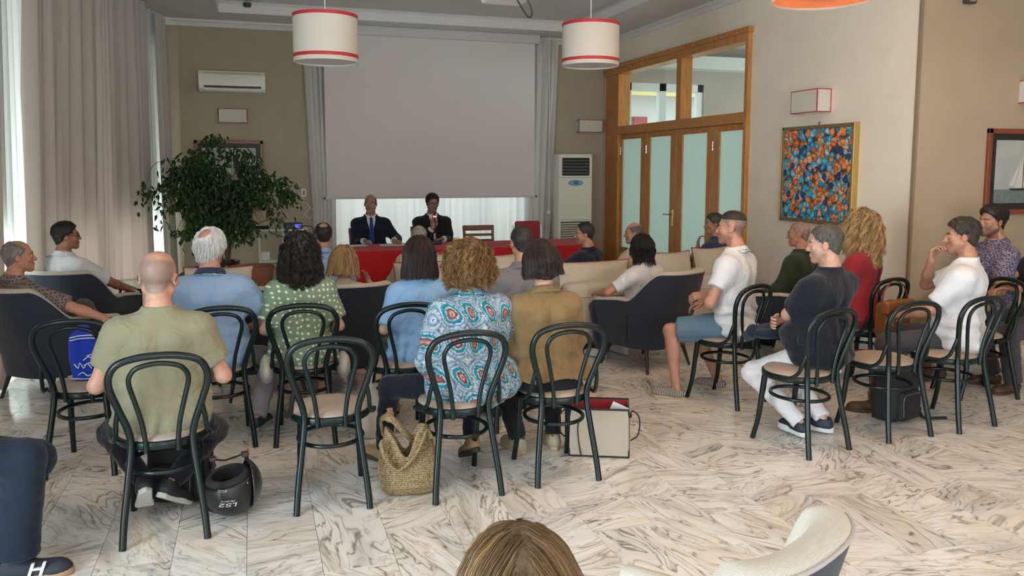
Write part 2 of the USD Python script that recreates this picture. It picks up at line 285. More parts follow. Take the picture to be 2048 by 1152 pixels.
# ---- window behind the screen
w = thing('window_4', 'wide white window half hidden by the lowered screen', 'window', kind='structure')
part('frame', cat([bx(WX0, YB+.1, WZ0, WX0+.07, YB+.17, WZ1), bx(WX1-.07, YB+.1, WZ0, WX1, YB+.17, WZ1), bx(WX0, YB+.1, WZ0, WX1, YB+.17, WZ0+.07), bx(WX0, YB+.1, WZ1-.07, WX1, YB+.17, WZ1)] +
    [bx(x-.05, YB+.1, WZ0, x+.05, YB+.17, WZ1) for x in (1.8, 2.55, 3.3)]), M_frame, w, smooth=False)
M_pane = pane('window_glass')
for x0, x1 in ((1.12, 1.75), (1.85, 2.5), (2.6, 3.25), (3.35, 3.98)): part('pane', bx(x0, YB+.13, WZ0+.07, x1, YB+.136, WZ1-.07), M_pane, w, smooth=False)
rect('daylight_back_window', (2.55, YB+.9, 1.2), (-90, 0, 0), 3.6, 2.4, .55, (.88, .96, 1.0))
struct('parapet', bx(.6, YB+1.6, 0, 4.6, YB+1.8, .98), plain((.80, .62, .30), .8), 'ochre parapet outside the end window', smooth=False, cat='parapet')
# ---- wooden four leaf door with transom
d = thing('door_1', 'tall oak four leaf folding door with frosted panes and a glazed transom', 'door', kind='structure')
xa, xb = XR-.03, XR+.17
part('frame', cat([rbox(xa, 11.30, 0, xb, DY1, DZ, .006), rbox(xa-.02, 7.90, 0, xb, 7.965, DZ, .006), rbox(xa-.025, 7.904, 3.13, xb-.002, DY1-.004, DZ-.002, .008), rbox(xa-.04, 7.88, DZ-.025, xa+.06, DY1+.01, DZ+.04, .008)]), M_wood, d)
part('transom_rail', cat([rbox(xa, 7.96, 2.225, xb, 11.31, 2.345, .006)]), M_wood, d)
part('mullion', rbox(xa+.01, 9.44, 2.33, xb-.02, 9.56, 3.14, .006), M_wood, d)
M_tp = pane('transom_glass', (.93, .97, .96)); M_frost = mat('frosted_glass', {'p': ('principled_bsdf', {'base_color': (.66, .75, .72), 'roughness': .32, 'specular_ior_level': .6}), 't': ('translucent_bsdf', {'color': (.74, .86, .82)}), 'm': ('mix_closure', {'fac': .55})}, [('p.BSDF', 'm.closure1'), ('t.BSDF', 'm.closure2')], 'm.closure')
for y0, y1 in ((7.96, 9.44), (9.56, 11.31)): part('transom_pane', bx(XR+.06, y0, 2.34, XR+.066, y1, 3.14), M_tp, d, smooth=False)
def leaf(y0, y1, g0, g1, hs):
    x0, x1 = XR+.03, XR+.075; zt, zb = 2.16, .50
    lf = part('door_leaf', cat([rbox(x0, y0, .01, x1, g0, 2.222, .005), rbox(x0, g1, .01, x1, y1, 2.222, .005), rbox(x0, g0-.01, zt, x1, g1+.01, 2.222, .004), rbox(x0, g0-.01, .01, x1, g1+.01, zb, .004)]), M_wood, d)
    part('pane', bx(x0+.018, g0-.005, zb-.005, x0+.026, g1+.005, zt+.005), M_frost, lf, smooth=False)
    part('glazing_bead', cat([rbox(x0-.006, g0, zb, x0+.012, g0+.012, zt, .003), rbox(x0-.006, g1-.012, zb, x0+.012, g1, zt, .003), rbox(x0-.006, g0, zt-.012, x0+.012, g1, zt, .003), rbox(x0-.006, g0, zb, x0+.012, g1, zb+.012, .003)]), M_wood, lf)
    for yy in hs:
        part('hinge', cat([mv(trimesh.creation.cylinder(.011, .03, sections=10), (x0-.008, yy, 2.0+dz)) for dz in (-.06, -.02, .02)]+[mv(trimesh.creation.cylinder(.011, .03, sections=10), (x0-.008, yy, .5+dz)) for dz in (-.06, -.02, .02)]), plain((.75, .72, .66), .25, metallic=1), lf)
    return lf
leaf(10.455, 11.30, 10.62, 11.265, (11.30, 10.455)); l2 = leaf(9.605, 10.45, 9.745, 10.365, ()); leaf(8.70, 9.60, 8.83, 9.455, (8.70,)); leaf(7.965, 8.695, 7.99, 8.57, ())
M_brass = plain((.80, .60, .28), .25, metallic=1)
part('handle', cat([rbox(XR+.018, 9.645, .93, XR+.03, 9.69, 1.16, .005), tube(catmull([(XR+.02, 9.668, 1.09), (XR-.03, 9.668, 1.09), (XR-.045, 9.70, 1.09), (XR-.045, 9.80, 1.088)], 5), .009, 8), mv(trimesh.creation.cylinder(.012, .02, sections=12), (XR+.02, 9.668, .98), ry=90)]), M_brass, l2, label='brass lever handle')
# ---- room beyond the door
M_bey = plaster((.40, .34, .30))
BW = (5.72, 7.12, 1.0, 3.08)
struct('wall_beyond', cat([bx(XR+.2, YB, 0, BW[0], YB+.2, 4), bx(BW[1], YB, 0, 11, YB+.2, 4), bx(BW[0], YB, 0, BW[1], YB+.2, BW[2]), bx(BW[0], YB, BW[3], BW[1], YB+.2, 4)]), M_bey, 'far wall of the room behind the glazed door', smooth=False, cat='wall')
struct('wall_beyond_side', bx(11, 5.5, 0, 11.2, YB+.2, 4), M_bey, 'side wall of the room behind the glazed door', smooth=False, cat='wall')
struct('ceiling_beyond', bx(XR+.2, 5.7, 3.72, 11, YB, 3.9), plaster((.74, .76, .76)), 'white ceiling of the room behind the glazed door', smooth=False, cat='ceiling')
struct('trim_5', bx(XR+.2, YB-.3, 3.30, 11, YB, 3.5), plaster((.62, .62, .60)), 'boxed beam above the far window seen through the transom', smooth=False, cat='beam')
w2 = thing('window_5', 'white casement window of the far room seen through the transom', 'window', kind='structure')
part('frame', cat([bx(BW[0], YB+.02, BW[2], BW[0]+.1, YB+.12, BW[3]), bx(BW[1]-.1, YB+.02, BW[2], BW[1], YB+.12, BW[3]), bx(BW[0], YB+.02, BW[3]-.12, BW[1], YB+.12, BW[3]), bx(BW[0], YB+.02, BW[2], BW[1], YB+.12, BW[2]+.1), bx(6.32, YB+.02, BW[2], 6.44, YB+.12, BW[3])]), plain((.72, .76, .76), .4), w2, smooth=False)
for x0, x1 in ((BW[0]+.1, 6.32), (6.44, BW[1]-.1)): part('pane', bx(x0, YB+.06, BW[2]+.1, x1, YB+.066, BW[3]-.12), M_pane, w2, smooth=False)
rect('daylight_far_room', (10.9, 8.8, 1.9), (0, 90, 0), 2.6, 4.0, 9.0, (.82, .97, .98))
h = thing('house', 'pale house with red shutters seen outside through the far window', 'house', (12.5, 24, 0))
part('wall', bx(-6, 0, 0, 6, 4, 4.1), plain((.80, .82, .76), .8), h, smooth=False)
part('roof', cat([mv(bx(-6.4, -1.2, 0, 6.4, 2.5, .18), (0, 0, 4.35), rx=12)]), plain((.34, .26, .22), .8), h, smooth=False)
for x in (-4.6, -1.6, 1.5): sh = part('window', bx(x, -.05, 2.0, x+.9, .0, 3.4), plain((.15, .13, .12), .3), h, smooth=False); part('shutter', cat([bx(x-.5, -.10, 2.0, x-.02, -.05, 3.4), bx(x+.92, -.10, 2.0, x+1.4, -.05, 3.4)]), plain((.45, .07, .08), .6), sh, smooth=False)
part('post', cat([bx(x, -1.1, 0, x+.12, -.98, 4.2) for x in (-3.1, .4, 3.5)]), plain((.50, .22, .16), .7), h, smooth=False)
h2 = thing('house', 'yellow house rising above the pale one outside the far window', 'house', (14, 34, 0)); part('wall', bx(-8, 0, 0, 8, 5, 8.5), plain((.72, .62, .25), .8), h2, smooth=False)
part('balcony', bx(-6, -.9, 6.2, 3, 0, 6.9), plain((.40, .42, .30), .7), h2, smooth=False)
struct('ground', bx(-40, 12.2, -.3, 60, 80, -.1), plain((.45, .44, .40), .9), 'paved ground outside the building', smooth=False, cat='ground')
# ============================================================ CURTAINS AND SCREEN
M_cur = sheer('curtain_cloth', (.64, .575, .525), .24, .015); M_sheer = sheer('curtain_sheer', (.80, .82, .79), .50, .06); M_cur_b = sheer('curtain_end_wall', (.90, .88, .85), .45, .05)
def drape(name, label, mat_, pts0, ptsT, z0, z1, amp, wl, group, seed, top_amp=.6, thin=.004):
    """gathered curtain: plan line at the hem pts0 (list of xy) and at the rail ptsT"""
    rg = np.random.default_rng(seed)
    def res(pts, n):
        p = np.asarray(pts, float); s = np.r_[0, np.cumsum(np.linalg.norm(np.diff(p, axis=0), axis=1))]; u = np.linspace(0, s[-1], n)
        return np.c_[np.interp(u, s, p[:, 0]), np.interp(u, s, p[:, 1])], s[-1]
    Ln = res(ptsT, 2)[1]; n = max(12, int(Ln/.014)); a, _ = res(pts0, n); b, _ = res(ptsT, n)
    u = np.linspace(0, Ln, n); ph = np.cumsum(1 + .45*np.interp(u, np.linspace(0, Ln, 9+int(Ln*3)), rg.standard_normal(9+int(Ln*3))))*(Ln/n)/wl*2*PI
    am = amp*(.65+.5*np.interp(u, np.linspace(0, Ln, 7+int(Ln*4)), rg.random(7+int(Ln*4))))
    tz = np.linspace(0, 1, 14)
    d = np.gradient(b, axis=0); d /= np.linalg.norm(d, axis=1, keepdims=True)+1e-9; nr = np.c_[-d[:, 1], d[:, 0]]
    P = np.zeros((n, 14, 3))
    for k, t in enumerate(tz):
        base = a*(1-t)+b*t; w = am*(1-t*(1-top_amp))*np.sin(ph + .25*np.sin(3*t+u*2)) + .3*am*np.sin(2.3*ph+1.3*t)*(1-.4*t)
        P[:, k, :2] = base + nr*w[:, None] + d*(.3*am*np.cos(ph))[:, None]; P[:, k, 2] = z0+(z1-z0)*t
    m = thick(P, np.repeat(np.c_[nr, np.zeros(n)][:, None]*thin, 14, 1))
    p = part(name, m, mat_, smooth=60); tag(p, label, 'curtain', group); return p
def cl(y, o=0): return (lw(y, o), y)
G = 'long curtains along the window wall'
drape('curtain', 'grey beige floor length curtain at the left picture edge nearest the viewer', M_cur, [cl(2.2, .06), cl(7.02, .08)], [cl(2.2), cl(7.2)], .02, 3.68, .065, .19, G, 1)
drape('sheer_curtain', 'narrow pale sheer strip between the first two long grey curtains', M_sheer, [cl(6.95, .12), cl(8.0, .12)], [cl(7.1, .06), cl(8.0, .06)], .02, 3.68, .03, .12, G, 2)
drape('curtain', 'broad grey beige curtain on the window wall, second from the viewer', M_cur, [cl(7.55, .08), cl(8.6, .08), cl(10.6, -.01)], [cl(7.75, -.01), cl(10.75, -.01)], .02, 3.68, .07, .21, G, 3)
drape('sheer_curtain', 'pale sheer strip beside the ficus near the room corner', M_sheer, [cl(10.5, .05), cl(11.5, .05)], [cl(10.6, .05), cl(11.5, .05)], .02, 3.68, .03, .13, G, 4)
drape('curtain', 'slim grey curtain end in the corner by the ficus', M_cur, [cl(11.35, .0), cl(11.75, -.03)], [cl(11.3), cl(11.72)], .02, 3.66, .03, .12, G, 5)
G2 = 'white curtains on the end wall'
yb = YB-.12
drape('end_curtain', 'white sheer curtain gathered at the left side of the projection screen', M_cur_b, [(.83, yb), (1.12, yb)], [(.70, yb), (1.14, yb)], .02, 3.66, .035, .10, G2, 6)
drape('end_curtain', 'white sheer curtain gathered at the right side of the projection screen', M_cur_b, [(3.98, yb), (4.36, yb)], [(4.02, yb), (4.52, yb)], .02, 3.66, .035, .10, G2, 7)
drape('end_sheer', 'thin white sheer hanging under the screen behind the two speakers', sheer('thin_sheer', (.92, .94, .93), .6, .12), [(1.0, yb+.02), (4.1, yb+.02)], [(1.0, yb+.02), (4.1, yb+.02)], .02, 3.6, .028, .15, G2, 8)
t = thing('projection_screen', 'large grey lilac projection screen lowered in front of the end window', 'screen', (2.53, YB-.24, 0))
M_scr = plain((.74, .665, .65), .9, spec=.1)
part('fabric', bx(-1.545, -.002, 1.30, 1.555, .002, 3.62), M_scr, t, smooth=False); part('bottom_bar', rbox(-1.565, -.012, 1.272, 1.575, .012, 1.30, .005), plain((.62, .58, .57), .5), t)
part('case', rbox(-1.62, -.06, 3.56, 1.62, .06, ZC, .01), plain((.62, .60, .59), .4), t)
for s in (-1, 1): part('end_cap', mv(trimesh.creation.cylinder(.014, .03, sections=12), (s*1.58, 0, 1.286), ry=90), plain((.05, .05, .05), .4), t)
t = part('screen_pull_cord', cat([tube(catmull([(4.32, YB-.22, 3.69), (4.33, YB-.22, 2.2), (4.325, YB-.22, 1.08)], 6), .006, 6), lathe([(0, -.05), (.03, -.05), (.024, 0), (.008, .02), (0, .02)], 10).apply_translation([4.325, YB-.22, 1.06])]), plain((.75, .72, .62), .6)); tag(t, 'thin cord with a small weight hanging right of the screen', 'cord')

# ============================================================ WALL THINGS
t = thing('wall_air_conditioner', 'cream split air conditioner high on the end wall above the ficus', 'air conditioner', (-.225, YB, 2.735))
M_ac = plain((.80, .77, .66), .3)
body = extrude(Polygon([(0, .0), (-.14, .0), (-.19, .03), (-.205, .09), (-.20, .22), (-.17, .272), (0, .275)]), .85); V = body.vertices.copy(); body.vertices = np.c_[V[:, 2]-.425, V[:, 0], V[:, 1]]; body.fix_normals()
part('body', body, M_ac, t, smooth=20); part('vent', bx(-.36, -.2065, .048, .37, -.18, .075), plain((.04, .04, .045), .5), t, smooth=False)
part('louvre', rbox(-.37, -.212, .012, .375, -.195, .042, .004), plain((.72, .70, .60), .35), t); part('seam_line', bx(-.37, -.2075, .242, .37, -.185, .247), plain((.40, .38, .32), .5), t, smooth=False)
t = thing('standing_air_conditioner', 'tall cream floor standing air conditioner with black upper grille', 'air conditioner', (4.69, YB-.42, 0))
W = .275
part('body', rbox(-W, -.0, .02, W, .36, 1.93, .02), M_ac, t); part('plinth', bx(-W+.02, .01, 0, W-.02, .35, .03), plain((.3, .29, .26), .6), t, smooth=False)
part('upper_grille', cat([rbox(-.225, -.012, 1.60, .225, .03, 1.87, .012)]), plain((.012, .012, .014), .35), t)
for k in range(5): part('grille_slat', rbox(-.22, -.022, 1.635+k*.047, .22, -.006, 1.643+k*.047, .003), plain((.25, .25, .25), .35), t)
part('panel_frame', cat([rbox(-W+.012, -.010, 1.565, W-.012, .01, 1.58, .004), rbox(-W+.012, -.010, .92, W-.012, .01, .935, .004)]), plain((.62, .59, .50), .4), t)
dp = part('control_display', mv(lathe([(0, .016), (.98, .012), (1, 0), (0, 0)], 32), (0, -.0, 0)).apply_transform(np.diag([.12, .045, 1, 1])).apply_transform(trimesh.transformations.rotation_matrix(PI/2, [1, 0, 0])).apply_translation([0, 0, 1.49]), plain((.10, .36, .52), .3), t)
part('display_window', bx(-.035, -.02, 1.475, .035, -.012, 1.507), plain((.10, .13, .10), .2), dp, smooth=False)
for s in (-1, 1):
    for k in (0, 1): part('button', mv(trimesh.creation.cylinder(.009, .008, sections=12), (s*(.06+.026*k), -.017, 1.49), rx=90), plain((.45, .62, .70), .4), dp)
nsl = 21
for k in range(nsl):
    z = .14+k*.036; part('intake_slat', rbox(-.235, -.016, z, .235, .004, z+.02, .004), plain((.70, .66, .54), .4), t)
part('intake_recess', bx(-.24, -.002, .12, .24, .006, .90), plain((.10, .095, .08), .7), t, smooth=False)
part('brand_mark', meshkit.text_mesh('LG', .014, .001).apply_transform(trimesh.transformations.rotation_matrix(PI/2, [1, 0, 0])).apply_translation([-.235, -.010, 1.583]), plain((.3, .3, .3), .5), t, smooth=False) if False else None
M_shade = mat('lamp_shade_cloth', {'d': ('principled_bsdf', {'base_color': (.80, .77, .69), 'roughness': .8}), 't': ('translucent_bsdf', {'color': (.85, .72, .55)}), 'm': ('mix_closure', {'fac': .25})}, [('d.BSDF', 'm.closure1'), ('t.BSDF', 'm.closure2')], 'm.closure')
M_red = plain((.52, .025, .035), .6); M_dif = plain((.74, .73, .73), .6)
def sconce(label, loc, rz, w, h, dep):
    t = thing('wall_lamp', label, 'wall lamp', loc, rz, 'box wall lamps with red edges')
    part('shade', cat([bx(-w/2, -dep, -h/2, w/2, -dep+.006, h/2), bx(-w/2, -dep, -h/2, -w/2+.006, 0, h/2), bx(w/2-.006, -dep, -h/2, w/2, 0, h/2)]), M_shade, t, smooth=False)
    e = .008
    for z in (-h/2, h/2): part('trim', cat([bx(-w/2-.002, -dep-.003, z-e/2, w/2+.002, -dep+.004, z+e/2), bx(-w/2-.003, -dep, z-e/2, -w/2+.004, 0, z+e/2), bx(w/2-.004, -dep, z-e/2, w/2+.003, 0, z+e/2)]), M_red, t, smooth=False)
    part('trim', cat([bx(s*w/2-.004, -dep-.004, -h/2, s*w/2+.004, -dep+.003, h/2) for s in (-1, 1)][1:]+[bx(w/2-.005, -.008, -h/2, w/2+.004, 0, h/2)]), M_red, t, smooth=False)
    part('bulb', trimesh.creation.icosphere(2, .03).apply_translation([0, -dep/2, 0]), plain((.85, .85, .8), .4), t); part('bracket', bx(-.03, -dep/2, -.012, .03, 0, .012), plain((.5, .5, .5), .4, metallic=1), t, smooth=False)
    return t
sconce('white box wall lamp under the split air conditioner', (-.235, YB, 2.42), 0, .375, .185, .10)
sconce('white box wall lamp above the standing air conditioner', (5.06, YB, 2.37), 0, .40, .185, .12)
sconce('white box wall lamp above the blue and orange painting', (XR, 6.77, 2.36), -90, .40, .215, .16)
sconce('white box wall lamp at the right picture edge on the shaded wall', (6.67, 5.5, 2.375), 0, .40, .19, .12)

# the colourful painting (plain abstract pattern)
def _art():
    pal = [(0, (.80, .27, .08)), (.18, (.66, .18, .04)), (.32, (.85, .40, .18)), (.42, (.03, .28, .48)), (.56, (.05, .42, .62)), (.66, (.015, .06, .20)), (.76, (.36, .48, .54)), (.88, (.10, .52, .72)), (1, (.46, .56, .60))]
    n = {'tc': ('texture_coordinate', {}), 'sp': ('separate_xyz', {}), 'cv': ('combine_xyz', {}), 'w': ('noise_texture', {'scale': 16.0, 'detail': 2.0}), 'ws': ('vector_math', {'math_type': 'scale', 'scale': .055}), 'ad': ('vector_math', {'math_type': 'add'}),
         'n': ('noise_texture', {'scale': 30.0, 'detail': 3.0, 'distortion': 2.0}), 'rn': ('rgb_ramp', {'ramp': [(.34, (.45, .45, .48)), (.45, (.95, .95, .95)), (.58, (1.2, 1.2, 1.2)), (.66, (2.2, 2.2, 2.2))]}), 'm2': ('mix_color', {'blend_type': 'multiply', 'fac': .9}), 'b': ('bump', {'strength': .5, 'distance': .004}), 'p': ('principled_bsdf', {'roughness': .4})}
    l = [('tc.object', 'sp.vector'), ('sp.x', 'cv.x'), ('sp.z', 'cv.y'), ('tc.object', 'w.vector'), ('w.color', 'ws.vector1'), ('ws.vector', 'ad.vector1'), ('cv.vector', 'ad.vector2'), ('ad.vector', 'n.vector'), ('n.fac', 'rn.fac')]
    prev = None
    for i, (sc, off, th) in enumerate(((13.0, (0, 0, 0), .62), (11.5, (.37, .21, 0), .50), (10.0, (.71, .53, 0), .36))):
        n |= {f'o{i}': ('vector_math', {'math_type': 'add', 'vector2': off}), f'v{i}': ('voronoi_texture', {'scale': sc, 'dimensions': '2D', 'randomness': .9}), f's{i}': ('separate_color', {}), f'k{i}': ('rgb_ramp', {'interpolate': False, 'ramp': pal}), f't{i}': ('rgb_ramp', {'ramp': [(th-.04, (1, 1, 1)), (th, (0, 0, 0))]}), f'e{i}': ('rgb_ramp', {'ramp': [(0, (1.35, 1.35, 1.35)), (th-.22, (1, 1, 1)), (th-.06, (.42, .40, .40)), (th, (.2, .18, .17))]}), f'x{i}': ('mix_color', {'blend_type': 'multiply', 'fac': 1.0}), f'c{i}': ('mix_color', {'a': (.075, .045, .03)})}
        l += [('ad.vector', f'o{i}.vector1'), (f'o{i}.vector', f'v{i}.vector'), (f'v{i}.color', f's{i}.color'), (f's{i}.r', f'k{i}.fac'), (f'v{i}.distance', f't{i}.fac'), (f'v{i}.distance', f'e{i}.fac'), (f'k{i}.color', f'x{i}.a'), (f'e{i}.color', f'x{i}.b'), (f't{i}.color', f'c{i}.fac'), (f'x{i}.result', f'c{i}.b')]
        if prev: l.append((prev, f'c{i}.a'))
        prev = f'c{i}.result'
    l += [(prev, 'm2.a'), ('rn.color', 'm2.b'), ('m2.result', 'p.base_color'), ('n.fac', 'b.height'), ('b.normal', 'p.normal')]
    return mat('abstract_painting', n, l)
M_art = _art()
t = thing('painting', 'square painting of blue, orange and grey dabs in a gold edged frame', 'painting', (XR, 6.70, 1.645), -90)
pw, ph = 1.08, .965
part('canvas', bx(-pw/2+.03, -.045, -ph/2+.03, pw/2-.03, -.02, ph/2-.03), M_art, t, smooth=False)
M_gold = plain((.55, .38, .12), .35, metallic=.6)
fr = part('frame', cat([rbox(-pw/2, -.06, ph/2-.035, pw/2, 0, ph/2, .006), rbox(-pw/2, -.06, -ph/2, pw/2, 0, -ph/2+.035, .006), rbox(-pw/2, -.06, -ph/2, -pw/2+.035, 0, ph/2, .006), rbox(pw/2-.035, -.06, -ph/2, pw/2, 0, ph/2, .006)]), plain((.20, .135, .06), .45, noise=.2, nscale=40), t)
part('gilt_edge', rbox(pw/2-.02, -.066, -ph/2-.003, pw/2+.004, -.0, ph/2+.003, .005), M_gold, fr); part('gilt_edge', rbox(-pw/2-.004, -.064, -ph/2-.003, -pw/2+.012, -.0, ph/2+.003, .004), M_gold, fr)
part('hook', tube(catmull([(0, -.02, ph/2), (0, -.03, ph/2+.02), (0, -.012, ph/2+.035)], 4), .005, 8), plain((.3, .25, .18), .4, metallic=1), t)
def photo_frame(label, loc, w, h, ships):
    t = thing('framed_photograph', label, 'picture', loc, 0, 'framed photographs')
    f = .045
    part('frame', cat([rbox(-w/2, -.03, h/2-f, w/2, 0, h/2, .005), rbox(-w/2, -.03, -h/2, w/2, 0, -h/2+f, .005), rbox(-w/2, -.03, -h/2, -w/2+f, 0, h/2, .005), rbox(w/2-f, -.03, -h/2, w/2, 0, h/2, .005)]), plain((.22, .055, .025), .35, noise=.2, nscale=30), t)
    part('mount', bx(-w/2+f-.005, -.016, -h/2+f-.005, w/2-f+.005, -.008, h/2-f+.005), plain((.018, .02, .022), .5), t, smooth=False)
    g = .055; a, b, c, e = -w/2+f+g, w/2-f-g, -h/2+f+g, h/2-f-g
    pic = part('print', cat([bx(a, -.0185, c+(e-c)*.22, b, -.0165, e)]), plain((.40, .43, .42), .5, .12, 6), t, smooth=False)
    part('sea', bx(a, -.019, c, b, -.0165, c+(e-c)*.22), plain((.16, .20, .20), .5, .25, 40), pic, smooth=False)
    def tri(pts, m, nm): q = extrude(Polygon(pts), .0012); Vv = q.vertices.copy(); q.vertices = np.c_[a+(b-a)*Vv[:, 0], -.0205+Vv[:, 2], c+(e-c)*Vv[:, 1]]; q.fix_normals(); part(nm, q, m, pic, smooth=False)
    for (px, s) in ships:
        for q in ([(.0, .0), (.16, .0), (.13, .62)], [(.15, .02), (.30, .02), (.28, .78), (.25, .80)], [(.31, .02), (.52, .03), (.46, .70), (.42, .72)], [(-.10, .05), (-.01, .04), (.10, .55)]):
            tri([(px+x*s, .24+y*s) for x, y in q], plain((.60, .61, .58), .5), 'sail')
        tri([(px-.06*s, .20), (px+.50*s, .20), (px+.60*s, .245), (px-.10*s, .235)], plain((.03, .035, .04), .5), 'hull')
        for mx in (.135, .29, .47): tri([(px+mx*s, .23), (px+(mx+.012)*s, .23), (px+(mx+.008)*s, .24+.86*s), (px+mx*s, .24+.86*s)], plain((.05, .05, .05), .5), 'mast')
    part('hook', tube([(0, -.01, h/2), (0, -.015, h/2+.03)], .006, 8), plain((.3, .25, .18), .4, metallic=1), t)
photo_frame('black and white photograph of a sailing yacht in a mahogany frame', (6.62, 5.5, 1.675), .98, .755, [(.30, .85), (.80, .35)])
photo_frame('dark framed black and white photograph half hidden behind the ficus', (-.30, YB, 1.60), .90, .97, [(.2, .7), (.7, .8)])
t = thing('wall_socket', 'small white wall socket with a hanging loop of pale cable', 'socket', (.685, YB, 1.36))
part('plate', rbox(-.035, -.014, -.06, .035, 0, .06, .005), plain((.80, .78, .74), .4), t); part('switch', rbox(-.014, -.022, -.03, .014, -.01, .03, .004), plain((.22, .21, .20), .4), t)
part('cable', tube(catmull([(.0, -.02, -.05), (-.01, -.03, -.12), (.05, -.03, -.17), (.07, -.03, -.22), (.0, -.03, -.30), (.06, -.03, -.36), (.12, -.03, -.30), (.08, -.03, -.20), (.03, -.025, -.18)], 6), .007, 6), plain((.74, .70, .62), .5), t)
# pendant lamps
def pendant(label, loc, lit=False):
    t = thing('pendant_lamp', label, 'lamp', loc, 0, 'drum pendant lamps')
    R, H = .25, .365
    ms = M_shade_lit if lit else M_shade
    part('shade', lathe([(R-.004, 0), (R, 0), (R, H), (R-.004, H), (R-.004, 0)], 48), ms, t, smooth=40)
    for z in (.045, H-.012): part('red_band', lathe([(R+.0005, z-.013), (R+.003, z-.013), (R+.003, z+.013), (R+.0005, z+.013)], 48), M_red, t)
    part('diffuser', lathe([(0, .012), (R-.006, .012), (R-.006, .016), (0, .016)], 48), M_lit if lit else M_dif, t, smooth=20)
    part('cord', tube([(0, 0, H*.6), (0, 0, 3.82-loc[2])], .005, 6), plain((.78, .77, .74), .5), t)
    part('fitting', cat([mv(trimesh.creation.cylinder(.025, .08, sections=12), (0, 0, H*.62))]+[tube([(0, 0, H-.02), (R*math.cos(a), R*math.sin(a), H-.012)], .003, 5) for a in (0, 2.094, 4.189)]), plain((.8, .8, .78), .4), t)
    part('bulb', trimesh.creation.icosphere(2, .045).apply_translation([0, 0, H*.48]), plain((.9, .9, .88), .3), t)
    return t
M_shade_lit = mat('lit_shade', {'d': ('principled_bsdf', {'base_color': (.80, .77, .69), 'roughness': .8}), 't': ('translucent_bsdf', {'color': (.55, .46, .34)}), 'm': ('mix_closure', {'fac': .5})}, [('d.BSDF', 'm.closure1'), ('t.BSDF', 'm.closure2')], 'm.closure')
M_lit = mat('lit_diffuser', {'t': ('translucent_bsdf', {'color': (.125, .066, .022)}), 'd': ('diffuse_bsdf', {'color': (.8, .72, .6)}), 'm': ('mix_closure', {'fac': .75})}, [('d.BSDF', 'm.closure1'), ('t.BSDF', 'm.closure2')], 'm.closure')
pendant('white drum pendant lamp with red bands hanging left of the screen', (.58, 6.62, 2.53))
pendant('white drum pendant lamp with red bands hanging in front of the standing air conditioner', (2.87, 6.68, 2.60))
pd = pendant('lit drum pendant lamp glowing orange underneath at the top of the view', (2.79, 3.52, 2.545), True)
pd2 = pendant('lit drum pendant lamp over the right side, out of view', (5.15, 3.45, 2.545), True); pd3 = pendant('lit drum pendant lamp behind the viewer', (5.15, .35, 2.545), True)
for q_, i_ in ((pd2, 900.0), (pd3, 1300.0)):
    bl = UsdLux.SphereLight.Define(stage, q_.GetPath().pathString + '/glow'); bl.CreateRadiusAttr(.06); bl.CreateIntensityAttr(i_); bl.CreateColorAttr(Gf.Vec3f(1.0, .70, .42)); bl.AddTranslateOp().Set(Gf.Vec3d(0, 0, .20))
bl = UsdLux.SphereLight.Define(stage, pd.GetPath().pathString + '/glow'); bl.CreateRadiusAttr(.06); bl.CreateIntensityAttr(4200.0); bl.CreateColorAttr(Gf.Vec3f(1.0, .60, .30)); bl.AddTranslateOp().Set(Gf.Vec3d(0, 0, .20))
t = thing('projector', 'white ceiling projector cut off by the top of the view', 'projector', (1.70, 5.45, 2.84))
part('body', rbox(-.15, -.11, 0, .15, .11, .10, .02), plain((.74, .73, .70), .35), t); part('lens', mv(trimesh.creation.cylinder(.04, .04, sections=24), (.06, .11, .05), rx=90), plain((.05, .05, .06), .15), t)
part('mount_pole', mv(trimesh.creation.cylinder(.02, .9, sections=16), (0, 0, .53)), plain((.7, .7, .68), .4), t); part('panel', rbox(-.09, -.112, .03, .05, -.108, .045, .001), plain((.55, .42, .32), .4), t)
part('cable', tube(catmull([(.0, -.11, .07), (.04, -.13, .0), (.10, -.13, -.09), (.135, -.13, -.115), (.15, -.13, -.08), (.12, -.12, .0), (.06, -.1, .08)], 7), .006, 8), plain((.012, .012, .012), .5), t)
t = thing('ceiling_speaker', 'small round black spot on the pale ceiling moulding', 'detector', (.0, 11.0, 3.76)); part('body', lathe([(0, -.02), (.04, -.02), (.05, .0), (.05, .03), (0, .03)], 20), plain((.03, .02, .02), .4), t)
t = thing('motion_sensor', 'small dark sensor box high on the shaded wall', 'sensor', (5.82, 5.5, 3.12)); part('body', rbox(-.05, -.06, -.03, .05, 0, .05, .008), plain((.05, .045, .04), .4), t); part('lens', rbox(-.03, -.066, -.02, .03, -.05, .0, .004), plain((.3, .27, .2), .3), t)

